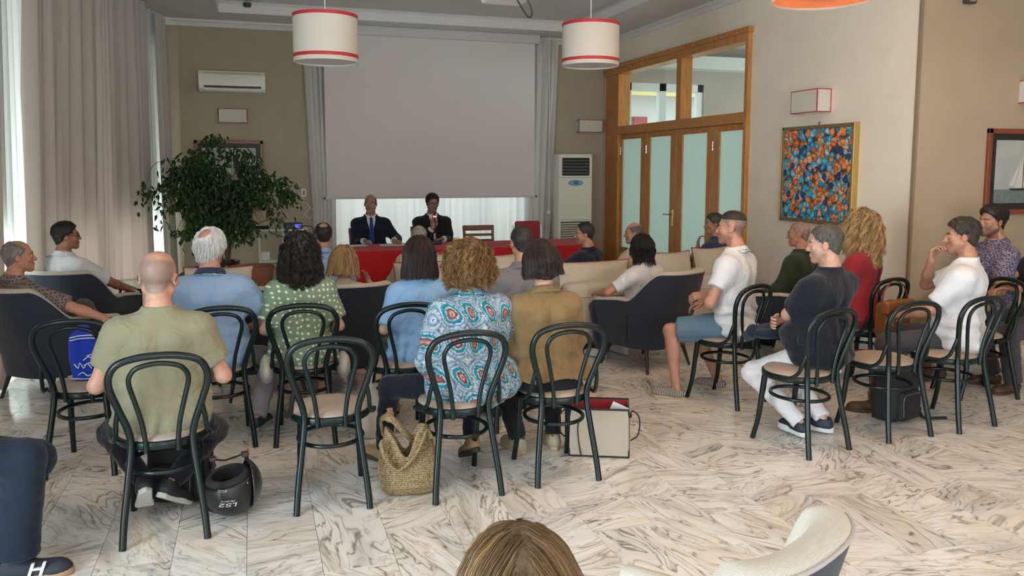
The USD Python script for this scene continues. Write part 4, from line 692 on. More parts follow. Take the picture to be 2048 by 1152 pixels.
def polygonize(f, lo, hi, h, slack=1.7):
    lo = np.asarray(lo, float); hi = np.asarray(hi, float); B = 6
    nb = np.ceil((hi-lo)/h/B).astype(int)+1; n = nb*B
    bi = np.stack(np.meshgrid(*[np.arange(k) for k in nb], indexing='ij'), -1).reshape(-1, 3)
    cen = (lo+(bi*B+(B-1)/2)*h).astype(f32); dc = f(cen)
    act = np.abs(dc) < h*B*.87*slack
    val = np.empty((*nb, B, B, B), f32); val[...] = np.sign(dc).reshape(*nb, 1, 1, 1)*1.0
    loc = np.stack(np.meshgrid(*[np.arange(B)]*3, indexing='ij'), -1).reshape(-1, 3)
    ai = bi[act]; pts = (lo+((ai[:, None]*B+loc[None]).reshape(-1, 3))*h).astype(f32)
    v = np.concatenate([f(c) for c in np.array_split(pts, max(1, len(pts)//200000))]) if len(pts) else np.zeros(0, f32)
    val[ai[:, 0], ai[:, 1], ai[:, 2]] = v.reshape(-1, B, B, B)
    val = val.transpose(0, 3, 1, 4, 2, 5).reshape(n)
    s = val < 0
    c = s[:-1, :-1, :-1].astype(np.int8)
    for dx in (0, 1):
        for dy in (0, 1):
            for dz in (0, 1):
                if dx+dy+dz: c = c + s[dx:n[0]-1+dx, dy:n[1]-1+dy, dz:n[2]-1+dz]
    cell = np.argwhere((c > 0) & (c < 8))
    if len(cell) == 0: return trimesh.Trimesh()
    idx = np.full(tuple(n-1), -1, np.int32); idx[cell[:, 0], cell[:, 1], cell[:, 2]] = np.arange(len(cell))
    off = np.array([(x, y, z) for x in (0, 1) for y in (0, 1) for z in (0, 1)])
    cv = np.stack([val[cell[:, 0]+o[0], cell[:, 1]+o[1], cell[:, 2]+o[2]] for o in off], 1)
    acc = np.zeros((len(cell), 3)); cnt = np.zeros(len(cell))
    for a in range(8):
        for b in range(a+1, 8):
            if abs(off[a]-off[b]).sum() == 1:
                m = (cv[:, a] < 0) != (cv[:, b] < 0); t = np.where(m, cv[:, a]/np.where(m, cv[:, a]-cv[:, b], 1), 0)
                acc += m[:, None]*(off[a]+t[:, None]*(off[b]-off[a])); cnt += m
    V = lo+(cell+acc/cnt[:, None])*h; F = []
    for ax in range(3):
        o1, o2 = [(1, 2), (2, 0), (0, 1)][ax]
        sl0 = [slice(1, -1)]*3; sl1 = [slice(1, -1)]*3; sl0[ax] = slice(0, n[ax]-1); sl1[ax] = slice(1, n[ax])
        d = s[tuple(sl0)].astype(np.int8)-s[tuple(sl1)].astype(np.int8); e = np.argwhere(d != 0); sg = d[d != 0]
        base = e.copy(); 
        for k in range(3):
            if k != ax: base[:, k] += 1
        def at(i, j):
            q = base.copy(); q[:, o1] -= i; q[:, o2] -= j; return idx[q[:, 0], q[:, 1], q[:, 2]]
        ok = np.ones(len(base), bool)
        for k in range(3): ok &= base[:, k] < n[k]-1
        base = base[ok]; sg = sg[ok]
        A, Bq, C, D = at(0, 0), at(1, 0), at(1, 1), at(0, 1)
        q = np.where((sg > 0)[:, None], np.c_[A, Bq, C, D], np.c_[D, C, Bq, A]); F += [q[:, [0, 1, 2]], q[:, [0, 2, 3]]]
    F = np.vstack(F); F = F[(F >= 0).all(1)]
    return trimesh.Trimesh(V, F, process=False)
def relax(m, it=3, lam=.5):
    from scipy.sparse import coo_matrix
    if len(m.faces) == 0: return m
    f = m.faces; n = len(m.vertices); i = np.r_[f[:, 0], f[:, 1], f[:, 2]]; j = np.r_[f[:, 1], f[:, 2], f[:, 0]]
    A = coo_matrix((np.ones(2*len(i)), (np.r_[i, j], np.r_[j, i])), shape=(n, n)).tocsr(); dg = np.asarray(A.sum(1)); dg[dg == 0] = 1; V = np.array(m.vertices)
    for k in range(it):
        V = V+lam*((A@V)/dg-V); V = V-(lam+.03)*((A@V)/dg-V)
    return trimesh.Trimesh(V, f, process=False)
def ik(a, c, l1, l2, pole):
    a, c, pole = map(lambda v: np.asarray(v, float), (a, c, pole)); d = c-a; L_ = np.linalg.norm(d); n_ = d/L_; L2 = min(L_, (l1+l2)*.999)
    c = a+n_*L2; x = (l1*l1-l2*l2+L2*L2)/(2*L2); hgt = math.sqrt(max(l1*l1-x*x, 1e-6)); pl = pole-n_*(pole@n_); pl /= np.linalg.norm(pl)+1e-9
    return a+n_*x+pl*hgt, c
def rotm(yaw, pitch=0, roll=0):   # degrees; yaw left +, pitch up +, roll towards own right +
    return trimesh.transformations.euler_matrix(math.radians(pitch), math.radians(roll), math.radians(yaw), 'sxyz')[:3, :3]
TT = np.array([-.16, -.08, 0, .12, .28, .42, .58, .72, .82, .90, .96, 1.02, 1.10])
PROF = {'m': (np.array([.12, .162, .172, .166, .160, .158, .166, .178, .186, .172, .122, .076, .058]), np.array([.085, .115, .125, .115, .104, .100, .106, .112, .104, .088, .072, .062, .056])),
        'f': (np.array([.12, .175, .186, .176, .152, .142, .146, .156, .162, .148, .102, .064, .050]), np.array([.085, .125, .132, .112, .096, .092, .098, .104, .094, .078, .062, .054, .048]))}
class Sk: pass
def skeleton(o):
    k = Sk(); sc = o.get('size', 1.0); k.sc = sc; sex = o.get('sex', 'm'); k.sex = sex
    k.P = np.array([0, 0, o.get('seat', .495)+.075*sc]); k.L = .535*sc*(1 if sex == 'm' else .955)
    k.lean = o.get('lean', .0); k.slump = o.get('slump', .02); k.side = o.get('side', 0.0); k.twist = math.radians(o.get('twist', 0)); k.wide = o.get('wide', 1.0); k.deep = o.get('deep', 1.0); k.belly = o.get('belly', 0.0)
    k.sy = lambda t: k.lean*k.L*t + k.slump*(np.clip(t, -.2, 1.2)**2-np.clip(t, -.2, 1.2))*-1.0
    k.sx = lambda t: k.side*k.L*t
    k.N = k.P+[k.sx(1.0), k.sy(1.0), k.L]
    ct, st = math.cos(k.twist), math.sin(k.twist); k.Rt = np.array([[ct, -st, 0], [st, ct, 0], [0, 0, 1.]])
    sw = (.178 if sex == 'm' else .155)*sc*o.get('sw', k.wide**.6); k.sw = sw
    k.S = {s: k.N+k.Rt@np.array([s*sw*.97, -.005, -.085*sc+o.get('shrug', {}).get(s, 0)]) for s in (-1, 1)}
    hy, hp, hr = o.get('head', (0, 0, 0)); k.R = rotm(hy, hp, hr); k.hs = sc*.97*(1 if sex == 'm' else .95)*o.get('hsz', 1)
    k.C = k.N+np.array([0, .018+o.get('neckf', .02), (.150)*sc])+k.R@np.array([0, .0, .012])
    ua, fa = (.295*sc, .255*sc) if sex == 'm' else (.272*sc, .235*sc); k.ua, k.fa = ua, fa
    k.E, k.W, k.hd, k.hn, k.curl = {}, {}, {}, {}, {}
    for s in (-1, 1):
        a = o.get('arm', {}).get(s, {}); tgt = np.array(a.get('hand', (s*.12, .30, k.P[2]+.10)), float); pole = np.array(a.get('pole', (s*.9, -.5, -.6)), float)
        k.E[s], k.W[s] = ik(k.S[s], tgt, ua, fa, pole)
        fd = k.W[s]-k.E[s]; fd /= np.linalg.norm(fd); d = np.array(a.get('dir', fd), float); k.hd[s] = d/np.linalg.norm(d); k.hn[s] = np.array(a.get('palm', (0, 0, -1)), float); k.curl[s] = a.get('curl', .5)
    th, sh = .43*sc, .42*sc; k.H, k.K, k.A, k.toe = {}, {}, {}, {}
    for s in (-1, 1):
        l = o.get('leg', {}).get(s, {}); k.H[s] = k.P+np.array([s*.088*sc, .02, -.005]); foot = np.array(l.get('foot', (s*.11, .40, .085)), float); pole = np.array(l.get('pole', (s*.15, .6, 1)), float)
        k.K[s], k.A[s] = ik(k.H[s], foot, th, sh, pole); t_ = np.array(l.get('toe', (s*.15, 1, 0)), float); k.toe[s] = t_/np.linalg.norm(t_)
    return k
def torso_sdf(p, k, off, tlo=-.16, thi=1.10, loose=0.0):
    A, Bd = PROF[k.sex]; t = (p[:, 2]-k.P[2])/k.L
    w = np.clip(t, 0, 1); c, s = np.cos(k.twist*w), np.sin(k.twist*w); x = p[:, 0]-k.sx(t); y = p[:, 1]-k.sy(t); x, y = x*c+y*s, -x*s+y*c
    wid = 1+(k.wide-1)*np.clip(1.08-t, 0, .25)*4
    a = (np.interp(t, TT, A)*k.sc*wid+off).astype(f32); b = (np.interp(t, TT, Bd)*k.sc*(1+(k.deep-1)*np.clip(1.08-t, 0, .25)*4)+off).astype(f32)
    if loose: e = loose*np.interp(t, [-.2, .1, .55, .85, 1], [1, 1.1, .7, .2, 0]); a = a+e; b = b+e
    if k.belly: b = b+np.where(y > 0, k.belly*np.exp(-((t-.25)/.22)**2), 0); a = a+.35*k.belly*np.exp(-((t-.22)/.25)**2)
    if k.sex == 'f': b = b+np.where(y > 0, .030*np.exp(-((t-.62)/.12)**2)*np.clip(1-np.abs(x/.15)**4, 0, 1), 0)
    else: b = b+np.where(y > 0, .008*np.exp(-((t-.72)/.12)**2), 0)
    # back furrow and shoulder blades
    b = b+np.where(y < 0, .010*np.exp(-((np.abs(x)-.075)/.05)**2)*np.exp(-((t-.74)/.14)**2)-.010*np.exp(-(x/.022)**2)*np.exp(-((t-.5)/.3)**2), 0)
    q = (np.abs(x/a)**2.35+np.abs(y/b)**2.35)**(1/2.35); d = (q-1)*np.minimum(a, b)*.85
    return np.maximum(d, np.maximum((tlo-t)*k.L, (t-thi)*k.L)).astype(f32)
def head_sdf(p, k, detail=True, off=0.0):
    q = ((p-k.C.astype(f32))@k.R.astype(f32))/f32(k.hs)
    ax = np.abs(q[:, 0]); qs = np.stack([ax, q[:, 1], q[:, 2]], 1)
    d = ellipsoid(q, (0, -.012, .040), (.0745, .094, .083))
    d = smin(d, ellipsoid(q, (0, .030, -.028), (.058, .060, .082)), .03)
    d = smin(d, capsule(qs, (.050, .000, -.050), (.012, .066, -.092), .022, .021), .025)
    d = smin(d, ellipsoid(q, (0, .066, -.096), (.026, .022, .020)), .02)
    if detail:
        d = smin(d, capsule(qs, (.008, .083, .030), (.042, .070, .026), .012, .010), .016)            # brow
        d = smin(d, ellipsoid(qs, (.045, .062, -.020), (.022, .018, .018)), .02)                        # cheek
        d = smax(d, -ellipsoid(qs, (.032, .099, .006), (.019, .022, .014)), .012)                       # eye socket
        d = smin(d, ellipsoid(qs, (.032, .0785, .0065), (.014, .0125, .0105)), .004)                    # lids
        d = smin(d, capsule(q, (0, .082, .018), (0, .106, -.026), .0085, .0125), .012)                  # nose
        d = smin(d, ellipsoid(qs, (.012, .096, -.031), (.0085, .012, .008)), .006)
        d = smin(d, ellipsoid(q, (0, .089, -.0555), (.024, .011, .0065)), .006); d = smin(d, ellipsoid(q, (0, .088, -.0675), (.021, .011, .0075)), .006)
        d = smax(d, -ellipsoid(q, (0, .102, -.0615), (.024, .010, .0022)), .004)
    e = np.array([.076, -.012, -.004], f32); u = qs-e; u = np.stack([u[:, 0]*.92-u[:, 1]*.30, u[:, 1]*.95-u[:, 0]*.30, u[:, 2]+.18*u[:, 1]], 1)
    ear = smax(ellipsoid(u, (.001, 0, 0), (.008, .019, .030)), -ellipsoid(u, (.009, .004, .002), (.006, .010, .018)), .005)
    d = smin(d, ear, .006)
    return d*f32(k.hs)-off
def hand_parts(k, s):
    d = k.hd[s]; n = k.hn[s]-d*(k.hn[s]@d); n /= np.linalg.norm(n)+1e-9; side = np.cross(d, n)*s; W = k.W[s]; c = k.curl[s]; z = k.sc*(1 if k.sex == 'm' else .9)
    segs = []; fw = [(-.030, .074, .95), (-.010, .080, 1.05), (.010, .077, 1.0), (.029, .070, .82)]
    for x, l, m_ in fw:
        b = W+d*.080*z*(1 if m_ > .9 else .95)+side*x*z*-1; segs.append((W+d*.018*z-side*x*.55*z, b, .0125*z, .0105*z, 1))
        a_ = c*.9; p0 = b
        for li, rr in ((.040*m_, .0088), (.026*m_, .0080), (.021*m_, .0070)):
            dr = d*math.cos(a_)+n*math.sin(a_); p1 = p0+dr*li*z; segs.append((p0, p1, rr*z, rr*.93*z, 0)); p0 = p1; a_ += c*1.05
    b = W+d*.022*z+side*.022*z; t1 = b+(d*.62+side*.62+n*.35)*.040*z; t2 = t1+(d*.85+side*.15*(1-c)+n*.45*c)*.030*z; t3 = t2+(d*.95-side*.1+n*.5*c)*.024*z
    segs += [(b, t1, .0135*z, .0105*z, 1), (t1, t2, .0100*z, .0088*z, 0), (t2, t3, .0088*z, .0072*z, 0)]
    return segs
def body_sdf(p, k, thin=-.010):
    lr = k.legr
    d = torso_sdf(p, k, thin)
    d = smin(d, capsule(p, k.N+[0, -.012, -.05], k.C+k.R@np.array([0, -.022, -.045]), .060*k.sc*(1 if k.sex == 'm' else .86), .054*k.sc*(1 if k.sex == 'm' else .86)), .03)
    d = smin(d, head_sdf(p, k), .018)
    th = 1 if k.sex == 'm' else .84
    for s in (-1, 1):
        e, w = k.E[s], k.W[s]; u = capsule(p, k.S[s], e, .047*k.sc*th, .038*k.sc*th); u = smin(u, capsule(p, e, e+(w-e)*.45, .040*k.sc*th, .039*k.sc*th), .02); u = smin(u, capsule(p, e+(w-e)*.35, w, .038*k.sc*th, .0255*k.sc*th), .02)
        palm = None; fing = None
        for (a, b, r1, r2, isp) in hand_parts(k, s):
            c_ = capsule(p, a, b, r1, r2)
            if isp: palm = c_ if palm is None else smin(palm, c_, .012)
            else: fing = c_ if fing is None else np.minimum(fing, c_)
        hnd = smin(palm, fing, .006); u = smin(u, hnd, .014); d = smin(d, u, .018)
        kk, an = k.K[s], k.A[s]; g = capsule(p, k.H[s], kk, .070*k.sc*lr, .050*k.sc*lr); g = smin(g, capsule(p, kk, an, .049*k.sc*lr, .034*k.sc*min(1, lr*1.1)), .02); g = smin(g, ellipsoid(p, kk+(an-kk)*.30+[0, -.016, 0], (.046*k.sc*lr, .048*k.sc*lr, .10*k.sc)), .03)
        tl = k.tilt.get(s, 0); fd_ = k.toe[s]*math.cos(tl)+np.array([0, 0, -math.sin(tl)]); fu = np.array([0, 0, math.cos(tl)])+k.toe[s]*math.sin(tl); ft = an-fu*.042; g = smin(g, capsule(p, ft-fd_*.02, ft+fd_*.115*k.sc, .028, .017), .03); d = smin(d, g, .02)
    return d
def fold(p, amp, sc=1.0, seed=0):
    r = np.random.default_rng(seed+3); o = np.zeros(len(p), f32)
    for i in range(4):
        v = r.normal(size=3)*np.array([16, 16, 26])*sc*(.7+.35*i); w = np.array([r.normal(), r.normal(), r.normal()])*9*sc; o += np.sin(p@v.astype(f32)+1.6*np.sin(p@w.astype(f32)+r.random()*6)+r.random()*6)/(1+.4*i)
    return o*f32(amp*.45)
def bounds(k, o, lo=None, hi=None):
    pts = np.array([k.P, k.N, k.C+[0, 0, .14], *k.S.values(), *k.E.values(), *k.W.values(), *k.K.values(), *k.A.values()]); return pts.min(0)-.24, pts.max(0)+.24
def multires(f, lo, hi, h, boxes):
    """coarse mesh everywhere, finer meshes inside the given boxes [(lo, hi, h)], overlapping by a cell"""
    m = polygonize(f, lo, hi, h); cen = m.triangles_center; keep = np.ones(len(cen), bool)
    out = []
    for (bl, bh, hh) in boxes:
        bl, bh = np.asarray(bl), np.asarray(bh); keep &= ~((cen > bl+h*.9) & (cen < bh-h*.9)).all(1)
        q = polygonize(f, bl-hh*3, bh+hh*3, hh); c2 = q.triangles_center; q.update_faces(((c2 > bl) & (c2 < bh)).all(1)); q.remove_unreferenced_vertices(); out.append(q)
    m.update_faces(keep); m.remove_unreferenced_vertices(); return trimesh.util.concatenate([m]+out)
# ---- shirts
def shirt_sdf(p, k, c):
    sl = c.get('sleeve', .6); off = c.get('off', .012); loose = c.get('loose', .015); hem = c.get('hem', -.10); arm_r = c.get('arm', 1.0)*(1 if k.sex == 'm' else .86)
    d = torso_sdf(p, k, off, tlo=-.2, thi=1.06, loose=loose)
    for s in (-1, 1):
        S, E, W = k.S[s], k.E[s], k.W[s]; ax = (E-S)/np.linalg.norm(E-S)
        r0, r1 = .060*k.sc*arm_r, (.055+.006*(sl <= 1))*k.sc*arm_r
        u = capsule(p, S, E, r0, r1)
        if sl <= 1: u = smax(u, (p-(S+ax*k.ua*sl).astype(f32))@ax.astype(f32), .006)
        else:
            fx = (W-E)/np.linalg.norm(W-E); u = smin(u, capsule(p, E, W, r1, .040*k.sc*arm_r), .02); u = smax(u, (p-(E+fx*k.fa*(sl-1)).astype(f32))@fx.astype(f32), .006)
        d = smin(d, u, .065)
    g = np.interp((p[:, 2]-k.P[2])/k.L, [-.2, .0, .45, .8, .95], [.6, 1.3, 1, .6, .15]).astype(f32)
    d = d+fold(p, c.get('fold', .008), c.get('fs', 1.0), c.get('seed', 1))*g
    if c.get('crease'):   # horizontal drag folds at the waist
        t = (p[:, 2]-k.P[2])/k.L; d = d+(c['crease']*np.exp(-((t-.18)/.2)**2)*np.sin(p[:, 2]*75+p[:, 0]*9+2*np.sin(p[:, 0]*14))).astype(f32)
    hz = k.P[2]+hem*k.L; d = smax(d, hz+.010*np.sin(p[:, 0]*22+1)-p[:, 2], .006)
    # neckline
    nk = c.get('neck', .068)*k.sc; cz = k.N+np.array([0, .010, .02]); d = smax(d, -capsule(p, cz+[0, .0, -.03-c.get('nz', 0)], cz+[0, .02, .2], nk, nk*1.15), .008)
    if c.get('vneck'):
        vd = c['vneck']; d = smax(d, -capsule(p, k.N+[0, .09, -.02], k.N+[0, .15, -vd], .055, .012), .008)
    return d
def collar_sdf(p, k, c):
    a = k.N+np.array([0, -.006, -.002]); up = (k.C-k.N); up = up/np.linalg.norm(up); h_ = (p-a.astype(f32))@up.astype(f32); q = (p-a.astype(f32))-h_[:, None]*up.astype(f32)
    r = np.sqrt((q[:, 0]/1.06)**2+(q[:, 1]/1.0)**2); R = (c.get('r', .068)-.004)*k.sc*(1 if k.sex == 'm' else .9); th = c.get('th', .006)
    fl = R+np.clip(.035-h_, 0, .07)*.62; d = np.maximum(np.abs(r-fl)-th, np.maximum(h_-c.get('h', .036), -h_-c.get('dn', .014)))
    if c.get('open', True): d = np.maximum(d, -(np.abs(q[:, 0])*1.2-np.maximum(q[:, 1], -1)*.45)*-1 if False else np.where(q[:, 1] > 0, .012-np.abs(q[:, 0])-.0*h_, -1))
    return d*.9
# ---- trousers
def trousers_sdf(p, k, c):
    off = c.get('off', .006); top = c.get('top', .10); d = torso_sdf(p, k, off, tlo=-.22, thi=top); r = c.get('r', 1.0)
    for s in (-1, 1):
        H, K, A = k.H[s], k.K[s], k.A[s]; g = capsule(p, H, K, .088*k.sc*r, .066*k.sc*r); e = c.get('len', 1.0)
        if e > .05:
            dn = (A-K)/np.linalg.norm(A-K); g = smin(g, capsule(p, K, A+dn*.02, .063*k.sc*r, c.get('cuff', .050)*k.sc), .025); g = smax(g, (p-(K+dn*np.linalg.norm(A-K)*e).astype(f32))@dn.astype(f32), .006)
        else:
            ax = (K-H)/np.linalg.norm(K-H); g = smax(capsule(p, H, K+ax*.05, .090*k.sc*r, .082*k.sc*r), (p-(H+ax*.43*k.sc*(1+e)).astype(f32))@ax.astype(f32), .006)
        d = smin(d, g, .03)
    d = d+fold(p, c.get('fold', .006), 1.1, c.get('seed', 4))
    return d
# ---- shoes
def shoe(k, s, c, parent):
    A, t = k.A[s], k.toe[s]; ph = math.atan2(t[1], t[0]); sc = k.sc*c.get('sc', 1.0); lift = c.get('tilt', {}).get(s, 0)
    R = trimesh.transformations.euler_matrix(0, lift, ph, 'sxyz')[:3, :3]; base = A-R@np.array([0, 0, .085*sc])
    low = c.get('low', False); sole_h = c.get('sole', .024)
    def loc(p): return ((p-base.astype(f32))@R.astype(f32))/f32(sc)
    def out(x): return np.interp(x, [-.075, -.05, 0, .06, .11, .155, .185, .197], [.004, .030, .033, .036, .044, .042, .026, .004]).astype(f32)
    def sole(p):
        q = loc(p); w = out(q[:, 0]); return np.maximum(np.maximum(np.abs(q[:, 1]-.004*np.sin(q[:, 0]*12))-w, np.abs(q[:, 2]-sole_h/2)-sole_h/2), np.maximum(q[:, 0]-.196, -.074-q[:, 0]))*sc-.001
    def upper(p):
        q = loc(p); d = capsule(q, (-.035, 0, .045), (.02, 0, .050), .036, .036); d = smin(d, capsule(q, (.0, 0, .045), (.14, .003, .030), .038, .036), .03); d = smin(d, ellipsoid(q, (.13, .003, .030), (.062, .043, .030)), .02)
        if not low: d = smin(d, capsule(q, (-.028, 0, .05), (-.022, 0, .085), .037, .036), .02)
        d = smax(d, sole_h*.7-q[:, 2], .004); d = smax(d, -capsule(q, (-.022, 0, .075 if low else .098), (.035 if low else -.0, 0, .13), .031, .034), .005); return d*sc
    lo, hi = A-[.26, .26, .14], A+[.26, .26, .09]
    x = part('shoe', polygonize(upper, lo, hi, c.get('h', .0095)), c['mat'], parent, smooth=True)
    part('sole', polygonize(sole, lo, hi, c.get('h', .0095)), c['smat'], x, smooth=40)
    if c.get('stripe'):
        part('midsole_line', polygonize(lambda p: np.maximum(sole(p)-.0016, np.abs(loc(p)[:, 2]-sole_h*.75)-.0025), lo, hi, .005), c['stripe'], x, smooth=40)
    return x, base, R, sc
# ---- hair
def hq(p, k): return ((p-k.C.astype(f32))@k.R.astype(f32))/f32(k.hs)
def skull(q):
    d = ellipsoid(q, (0, -.012, .040), (.0745, .094, .083)); return smin(d, capsule(q, (0, -.04, .02), (0, -.035, -.06), .060, .048), .03)
HL = {'full': [.078, .074, .045, .012, -.012, -.030, -.066, -.074], 'recede': [.098, .092, .060, .020, -.006, -.03, -.066, -.074], 'long': [.080, .076, .048, .02, -.03, -.05, -.07, -.08]}
PH = [0, .45, .85, 1.25, 1.55, 1.9, 2.5, PI]
def hair_sdf(q, c):
    st = c['style']; ph = np.abs(np.arctan2(q[:, 0], q[:, 1]+.01)); n1 = np.sin(q[:, 0]*90+2*np.sin(q[:, 2]*60))*np.sin(q[:, 1]*80+1.5*np.sin(q[:, 0]*70))
    line = np.interp(ph, PH, HL[c.get('line', 'full')]); sk = skull(q)
    if st in ('short', 'crop', 'bald'):
        top, sd = c.get('top', .016), c.get('sides', .006); t = sd+(top-sd)*np.clip((q[:, 2]-.03)/.07, 0, 1)
        d = sk-t-n1*c.get('rough', .0015); d = smax(d, line-q[:, 2], .010)
        d = np.maximum(d, .0-q[:, 1]*0-1) ; d = smax(d, q[:, 1]-.075-.03*np.clip(q[:, 2]-.05, 0, 1)/.05, .01)
        if 'zc' in c: d = smax(d, c['zc']-q[:, 2]-.10*np.clip(-q[:, 1]-.02, 0, 1), .006)
        if st == 'bald':
            hgt, hr = c.get('spot', (.06, .10)); sp = ellipsoid(q, c.get('sc', (0, .02, .125)), c.get('sr', (.068, .12, .062))); d = smax(d, -sp, c.get('soft', .012))
        return d
    if st == 'bob':    # smooth hair to the jaw or shoulder
        L_ = c.get('length', .13); v = c.get('vol', .020); fl = c.get('flare', .018)
        d = sk-v; z = q[:, 2]; a = .0745+v+fl*np.clip((.03-z)/.12, 0, 1)+c.get('bulge', 0)*np.exp(-((z+.03)/.05)**2); b = .094+v+fl*.6*np.clip((.03-z)/.12, 0, 1); yy = q[:, 1]+.014
        cy = (np.sqrt((q[:, 0]/a)**2+(yy/b)**2)-1)*np.minimum(a, b); tap = c.get('tuck', 0.0)*np.clip((-.06-z)/.06, 0, 1); cy = cy+tap
        cy = smax(cy, z-.045, .05); cy = np.maximum(cy, -L_-z+.006*np.sin(q[:, 0]*70)); cy = smax(cy, q[:, 1]-c.get('front', .045), .012)
        d = smax(smin(d, cy, .045), -ellipsoid(q, (0, .125, -.04), (.062+c.get('facew', 0), .075, .125)), .01); d = smax(d, np.where(z < .05, q[:, 1]-.085, -1), .01)
        return d+n1*c.get('rough', .0015)
    if st == 'big':    # wavy or curly volume
        L_ = c.get('length', .12); v = c.get('vol', .035); w = c.get('width', .135); dd = c.get('depth', .13)
        d = smin(sk-v, ellipsoid(q, (0, -.03, c.get('cz', -.01)), (w, dd, c.get('height', .135))), .03)
        if c.get('drop'):
            a_ = c['drop']; d = smin(d, ellipsoid(q, (0, -.055, -a_*.55), (c.get('dw', .125), .075, a_*.62)), .05)
        d = smax(d, -ellipsoid(q, (0, .13, -.035), (c.get('fx', .060), .085+c.get('fy', 0), .125)), .012); d = smax(d, q[:, 1]-.09, .01)
        lp = np.sin(q[:, 0]*c.get('lf', 75)+2*np.sin(q[:, 2]*55))*np.sin(q[:, 2]*c.get('lf', 75)*.8+2*np.sin(q[:, 1]*60+q[:, 0]*30)); return d+lp*c.get('lump', .006)
def add_hair(k, c, parent):
    H = c.get('h', .0062); lo = k.C-.25*k.hs-[0, 0, c.get('drop', 0)*.9]; hi = k.C+.22*k.hs
    f = lambda p: hair_sdf(hq(p, k), c)*f32(k.hs); m = polygonize(f, lo, hi, H)
    if len(m.faces) == 0: return
    mm = hairmat(c['rgb'], c.get('var', .35), c.get('ns', 60), c.get('gl', .45)); part('hair', m, mm, parent, smooth=True)
    S = c.get('strands')
    if not S: return
    n, seg, ln, wd = S.get('n', 1500), S.get('seg', 8), S.get('len', .10), S.get('w', .0016); rg = np.random.default_rng(c.get('seed', 3))
    cl_ = S.get('clump', 0); nn = cl_ or n
    pt, fi = trimesh.sample.sample_surface(m, nn, seed=int(c.get('seed', 3))); 
    q = hq(pt.astype(f32), k).astype(float); fq = lambda x: hair_sdf(x.astype(f32), c).astype(float)
    if S.get('top'): keep = (q[:, 2] > S['top']) & (q[:, 1] < S.get('ymax', .05)); q = q[keep]
    q0 = q.copy(); crown = np.array(S.get('crown', (0, -.03, .125))); lift = rg.normal(0, S.get('lift', .003), len(q)); ds = ln/seg; P = [q.copy()]
    part_dir = S.get('part'); zl = S.get('zmin', -9)+rg.normal(0, S.get('zj', .012), len(q))
    def grad(x):
        e = 2e-3; f0 = fq(x); return f0, np.stack([(fq(x+np.eye(3)[i]*e)-f0)/e for i in range(3)], 1)
    for i in range(seg):
        f0, g = grad(q); g /= np.linalg.norm(g, axis=1, keepdims=True)+1e-9
        out = q-crown; out /= np.linalg.norm(out, axis=1, keepdims=True)+1e-9; v = out*S.get('radial', .6)+np.array(S.get('fall', (0, 0, -.9)))
        if part_dir: v[:, 0] += part_dir*np.sign(q[:, 0]-S.get('px', 0))*np.clip((q[:, 2]-.04)/.08, 0, 1)
        v = v+rg.normal(0, S.get('jit', .15), v.shape) if i == 0 or S.get('wild') else v
        v -= g*np.minimum((v*g).sum(1, keepdims=True), 0)*S.get('hug', .98); v /= np.linalg.norm(v, axis=1, keepdims=True)+1e-9
        qo = q; q = q+v*ds-g*(np.clip(f0-lift*(i+1)/seg, -.01, .01)*np.where((f0 > lift) & (g[:, 2] < -.15), 0, S.get('stick', .8)))[:, None]
        if 'zmin' in S: q = np.where((q[:, 2] < zl)[:, None], qo, q)
        P.append(q.copy())
    P = np.stack(P, 1)                                   # strands x points x 3
    if cl_:
        r = n//max(1, len(P)); P = np.repeat(P, r, 0); 
        off = rg.normal(0, S.get('spread', .004), (len(P), 1, 3)); P = P+off*np.linspace(.4, 1, P.shape[1])[None, :, None]
    if S.get('curl'):
        t = np.diff(P, axis=1, append=P[:, -1:]+P[:, -1:]-P[:, -2:-1]); t /= np.linalg.norm(t, axis=2, keepdims=True)+1e-9; u = np.cross(t, np.array([.3, .9, .2])); u /= np.linalg.norm(u, axis=2, keepdims=True)+1e-9; w = np.cross(t, u)
        ii = np.arange(P.shape[1]); ph = rg.random(len(P) if not cl_ else len(P)//r)*6.28; ph = np.repeat(ph, r) if cl_ else ph; ph = ph+rg.normal(0, .35, len(ph)); a = ph[:, None]+ii[None]*S.get('turn', 1.1); am = S['curl']*np.minimum(1, ii/2.)[None]
        P = P+(am*np.cos(a))[..., None]*u+(am*np.sin(a))[..., None]*w
    Wd = (P*k.hs)@k.R.T+k.C
    bc = UsdGeom.BasisCurves.Define(stage, path_for(parent.GetPath().pathString, 'hair_strands')); bc.CreateTypeAttr('linear')
    bc.CreatePointsAttr(Vt.Vec3fArray.FromNumpy(Wd.reshape(-1, 3).astype(f32))); bc.CreateCurveVertexCountsAttr(Vt.IntArray.FromNumpy(np.full(len(Wd), seg+1, np.int32)))
    cc = np.array(c.get('srgb', c['rgb']))*np.exp(rg.normal(0, S.get('cv', .30), (len(P), 1, 1)))
    if 'alt' in S: cc = np.where(rg.random((len(P), 1, 1)) < S.get('altp', .3), np.array(S['alt'])*np.exp(rg.normal(0, .2, (len(P), 1, 1))), cc)
    if cl_: cc = cc*np.repeat(np.exp(rg.normal(0, .22, (len(P)//r, 1, 1))), r, 0)
    cc = np.clip(cc*np.interp(np.linspace(0, 1, seg+1), [0, .35, 1], S.get('root', [1, 1, 1]))[None, :, None], 0, 1)
    UsdGeom.PrimvarsAPI(bc).CreatePrimvar('col', Sdf.ValueTypeNames.Color3fArray, 'vertex').Set(Vt.Vec3fArray.FromNumpy(cc.reshape(-1, 3).astype(f32)))
